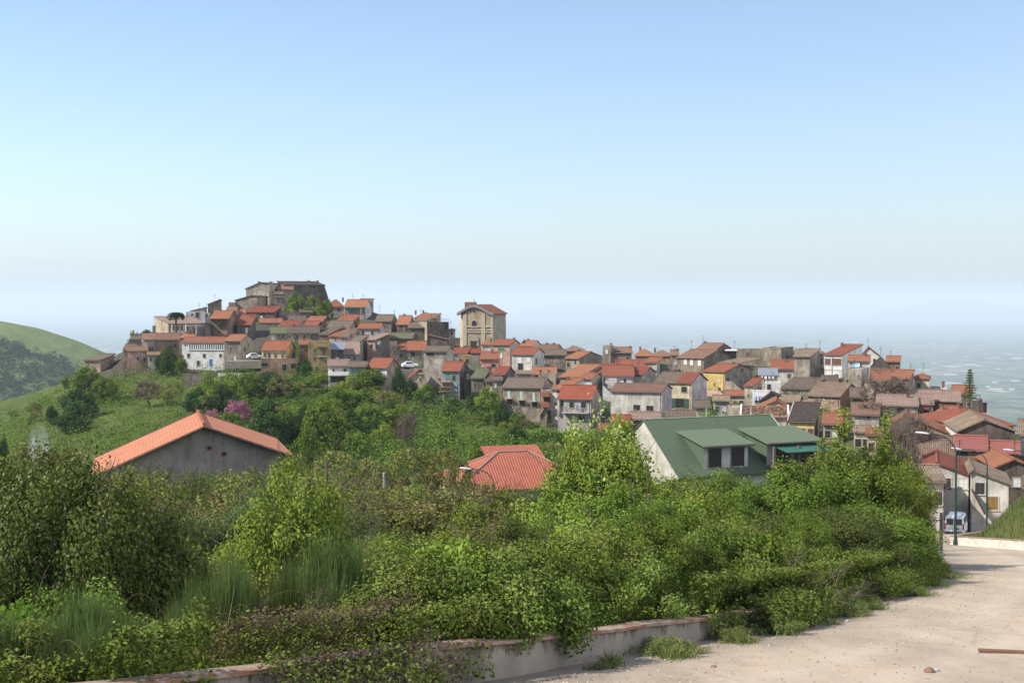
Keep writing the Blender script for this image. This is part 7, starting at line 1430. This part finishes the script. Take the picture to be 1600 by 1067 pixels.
# scrub covering slope, counted by nobody
def scrub(name, n, seed, dens, matk, label, rmin=95, rmax=345, k=34, leaf=.34, hmax=2.2, wmax=2.0):
    rgn = np.random.default_rng(seed); a = np.radians(-27 + 52 * rgn.random(n)); r = np.sqrt(rmin ** 2 + (rmax ** 2 - rmin ** 2) * rgn.random(n)); X, Y = r * np.sin(a), r * np.cos(a)
    keep = rgn.random(n) < dens(X, Y); keep &= ~((X / Y > .26) & (Y < 215)); keep &= wall_s(X, Y) > 6
    for h in HS:
        b = h['P0'] + h['u'] * h['L'] / 2 + h['n'] * h['D'] / 2; keep &= ~((np.hypot(X - b.x, Y - b.y) < max(h['L'], h['D']) * .62 + .6))
    X, Y = X[keep], Y[keep]; m = len(X); g = ground(X, Y); sz = .35 + .65 * rgn.random(m) ** 2; X2 = np.repeat(X, k); Y2 = np.repeat(Y, k); s2 = np.repeat(sz, k); d = rgn.normal(size=(m * k, 3)); d /= np.linalg.norm(d, axis=1, keepdims=True); d[:, 2] = np.abs(d[:, 2]); rr = rgn.random((m * k, 1)) ** .35
    p = np.c_[X2, Y2, np.repeat(g, k)] + d * rr * np.c_[wmax * s2, wmax * s2, hmax * s2]; v = np.clip(np.repeat(rgn.random(m), k) * .7 + rgn.random(m * k) * .4 - .05, 0, 1)
    me = leaf_mesh(name, p, d + [0, 0, .3] + rgn.normal(size=(m * k, 3)) * .5, leaf * (.6 + .8 * rgn.random(m * k)), .65, LM[matk], seed, v); o = bpy.data.objects.new(name, me); COL.objects.link(o); tag(o, label, None, None, 'stuff')
pxs = lambda X, Y: 800 + 2000 * X / Y
wood = lambda X, Y: sstep(300, 420, pxs(X, Y)) * (1 - sstep(600, 700, pxs(X, Y)) * .55) * (1 - sstep(880, 900, pxs(X, Y)) * .8)
far_ok = lambda X, Y: 1 - sstep(262, 290, Y) * sstep(700, 760, pxs(X, Y))
scrub('slope_wood', 19000, 21, lambda X, Y: (.45 + .55 * wood(X, Y)) * np.clip((fbm(X, Y, 22, 3, 5) - .40) * 6, .09, 1) * far_ok(X, Y), 'mid', 'mixed green scrub wood covering the village slope', hmax=4.6, wmax=2.8)
scrub('dark_scrub', 13000, 22, lambda X, Y: (.25 + .75 * wood(X, Y)) * np.clip((fbm(X, Y, 16, 3, 15) - .47) * 6, 0, 1) * far_ok(X, Y), 'dark', 'dark evergreen scrub patches on the village slope', hmax=4.0, wmax=2.6)
scrub('brown_scrub', 3800, 23, lambda X, Y: np.clip((fbm(X, Y, 26, 3, 25) - .45) * 5, 0, 1) * sstep(420, 460, pxs(X, Y)) * far_ok(X, Y) * (1 - .7 * sstep(200, 240, Y)), 'brown', 'brownish budding scrub in the hollow and on the slope', hmax=3.2, wmax=2.2, k=26, leaf=.28)
scrub('meadow_herbs', 46000, 24, lambda X, Y: np.clip(fbm(X, Y, 9, 3, 35) * 1.3 - .25, .1, 1) * (1 - .4 * wood(X, Y)) * far_ok(X, Y), 'bright', 'tall grass and herbs on the green slope', k=7, leaf=.30, hmax=.8, wmax=1.0)
# forest on the far hill
rgn = np.random.default_rng(31); N = 36000; X = -1500 + 1150 * rgn.random(N); Y = 1050 + 620 * rgn.random(N)
zr2 = np.interp(X, [-1700, -1000, -700, -647, -595, -560, -534, -505, -470, -420, -330, -250], [30, 10, -21, -31, -48, -63, -74, -88, -120, -200, -330, -440]); f2 = np.where(Y > 1630, (1750 - Y) * .19, 22.8 + (1630 - Y) * .42); Z = zr2 - f2 + (fbm(X, Y, 260, 5, 8) - .5) * 46 * np.clip(np.abs(Y - 1750) / 250, .08, 1)
k = (X / Y < -.26) & (rgn.random(N) < sstep(1665, 1635, Y + 40 * fbm(X, Y, 60, 3, 2) - 20) * 1.0 + .02 * (fbm(X, Y, 90, 3, 9) > .55)); X, Y, Z = X[k], Y[k], Z[k]; m = len(X); q = 14; d = rgn.normal(size=(m * q, 3)); d /= np.linalg.norm(d, axis=1, keepdims=True); d[:, 2] = np.abs(d[:, 2]); sz = np.repeat(2.5 + 3 * rgn.random(m), q)[:, None]
p = np.c_[np.repeat(X, q), np.repeat(Y, q), np.repeat(Z, q)] + d * sz * [1, 1, 1.3]; me = leaf_mesh('forest', p, d + rgn.normal(size=d.shape) * .3, 2.6, .7, LM['forest'], 4, np.clip(np.repeat(rgn.random(m), q) * .8 + .2 * rgn.random(m * q), 0, 1)); o = bpy.data.objects.new('forest', me); COL.objects.link(o); tag(o, 'dark wood covering the lower face of the neighbouring hill', None, None, 'stuff')
# ---------------------------------------------------------------- haze and smoke
def volbox(name, lo, hi, dens, colr, an, kind='stuff', label=None):
    m = MB(); m.box([(a + b) / 2 for a, b in zip(lo, hi)], [b - a for a, b in zip(lo, hi)]); n = NT(name + '_air'); n.t.nodes.remove(n.b); v = n.n('ShaderNodeVolumePrincipled'); v.inputs['Color'].default_value = (*colr, 1); v.inputs['Density'].default_value = dens; v.inputs['Anisotropy'].default_value = an
    n.link(v.outputs[0], n.out.inputs['Volume']); o = m.build(name, n.m); return tag(o, label, None, None, kind)
volbox('haze', (-44000, -1800, -432), (44000, 64000, 330), 7.8e-5, (.76, .855, .98), .05, label='pale blue haze lying over the plain')

def smoke():
    import bmesh
    q = P(62, 722, 128); bm = bmesh.new(); bmesh.ops.create_icosphere(bm, subdivisions=3, radius=1)
    for v in bm.verts: v.co.x *= 1.3 + .35 * v.co.z; v.co.y *= 1.2; v.co.z *= 2.6
    me = bpy.data.meshes.new('smoke'); bm.to_mesh(me); bm.free(); n = NT('smoke_air'); n.t.nodes.remove(n.b); v = n.n('ShaderNodeVolumePrincipled'); v.inputs['Color'].default_value = (.85, .9, 1, 1)
    tc = n.coord('Generated'); gr = n.n('ShaderNodeTexGradient', gradient_type='SPHERICAL'); mp = n.n('ShaderNodeMapping'); mp.inputs['Location'].default_value = (-1, -1, -1); mp.inputs['Scale'].default_value = (2, 2, 2); n.link(tc, mp.inputs[0]); n.link(mp.outputs[0], gr.inputs[0])
    nz = n.noise(tc, 3.0, 3, .6); d = n.math('MULTIPLY', gr.outputs[0], n.ramp(nz, [(.42, 0), (.7, 1)])); n.link(n.math('MULTIPLY', d, 1.1), v.inputs['Density']); n.link(v.outputs[0], n.out.inputs['Volume']); me.materials.append(n.m)
    o = bpy.data.objects.new('smoke', me); COL.objects.link(o); o.location = q + Vector((0, 0, 1.6)); tag(o, 'faint bluish smoke rising behind the ivy mound', None, None, 'stuff')
smoke()
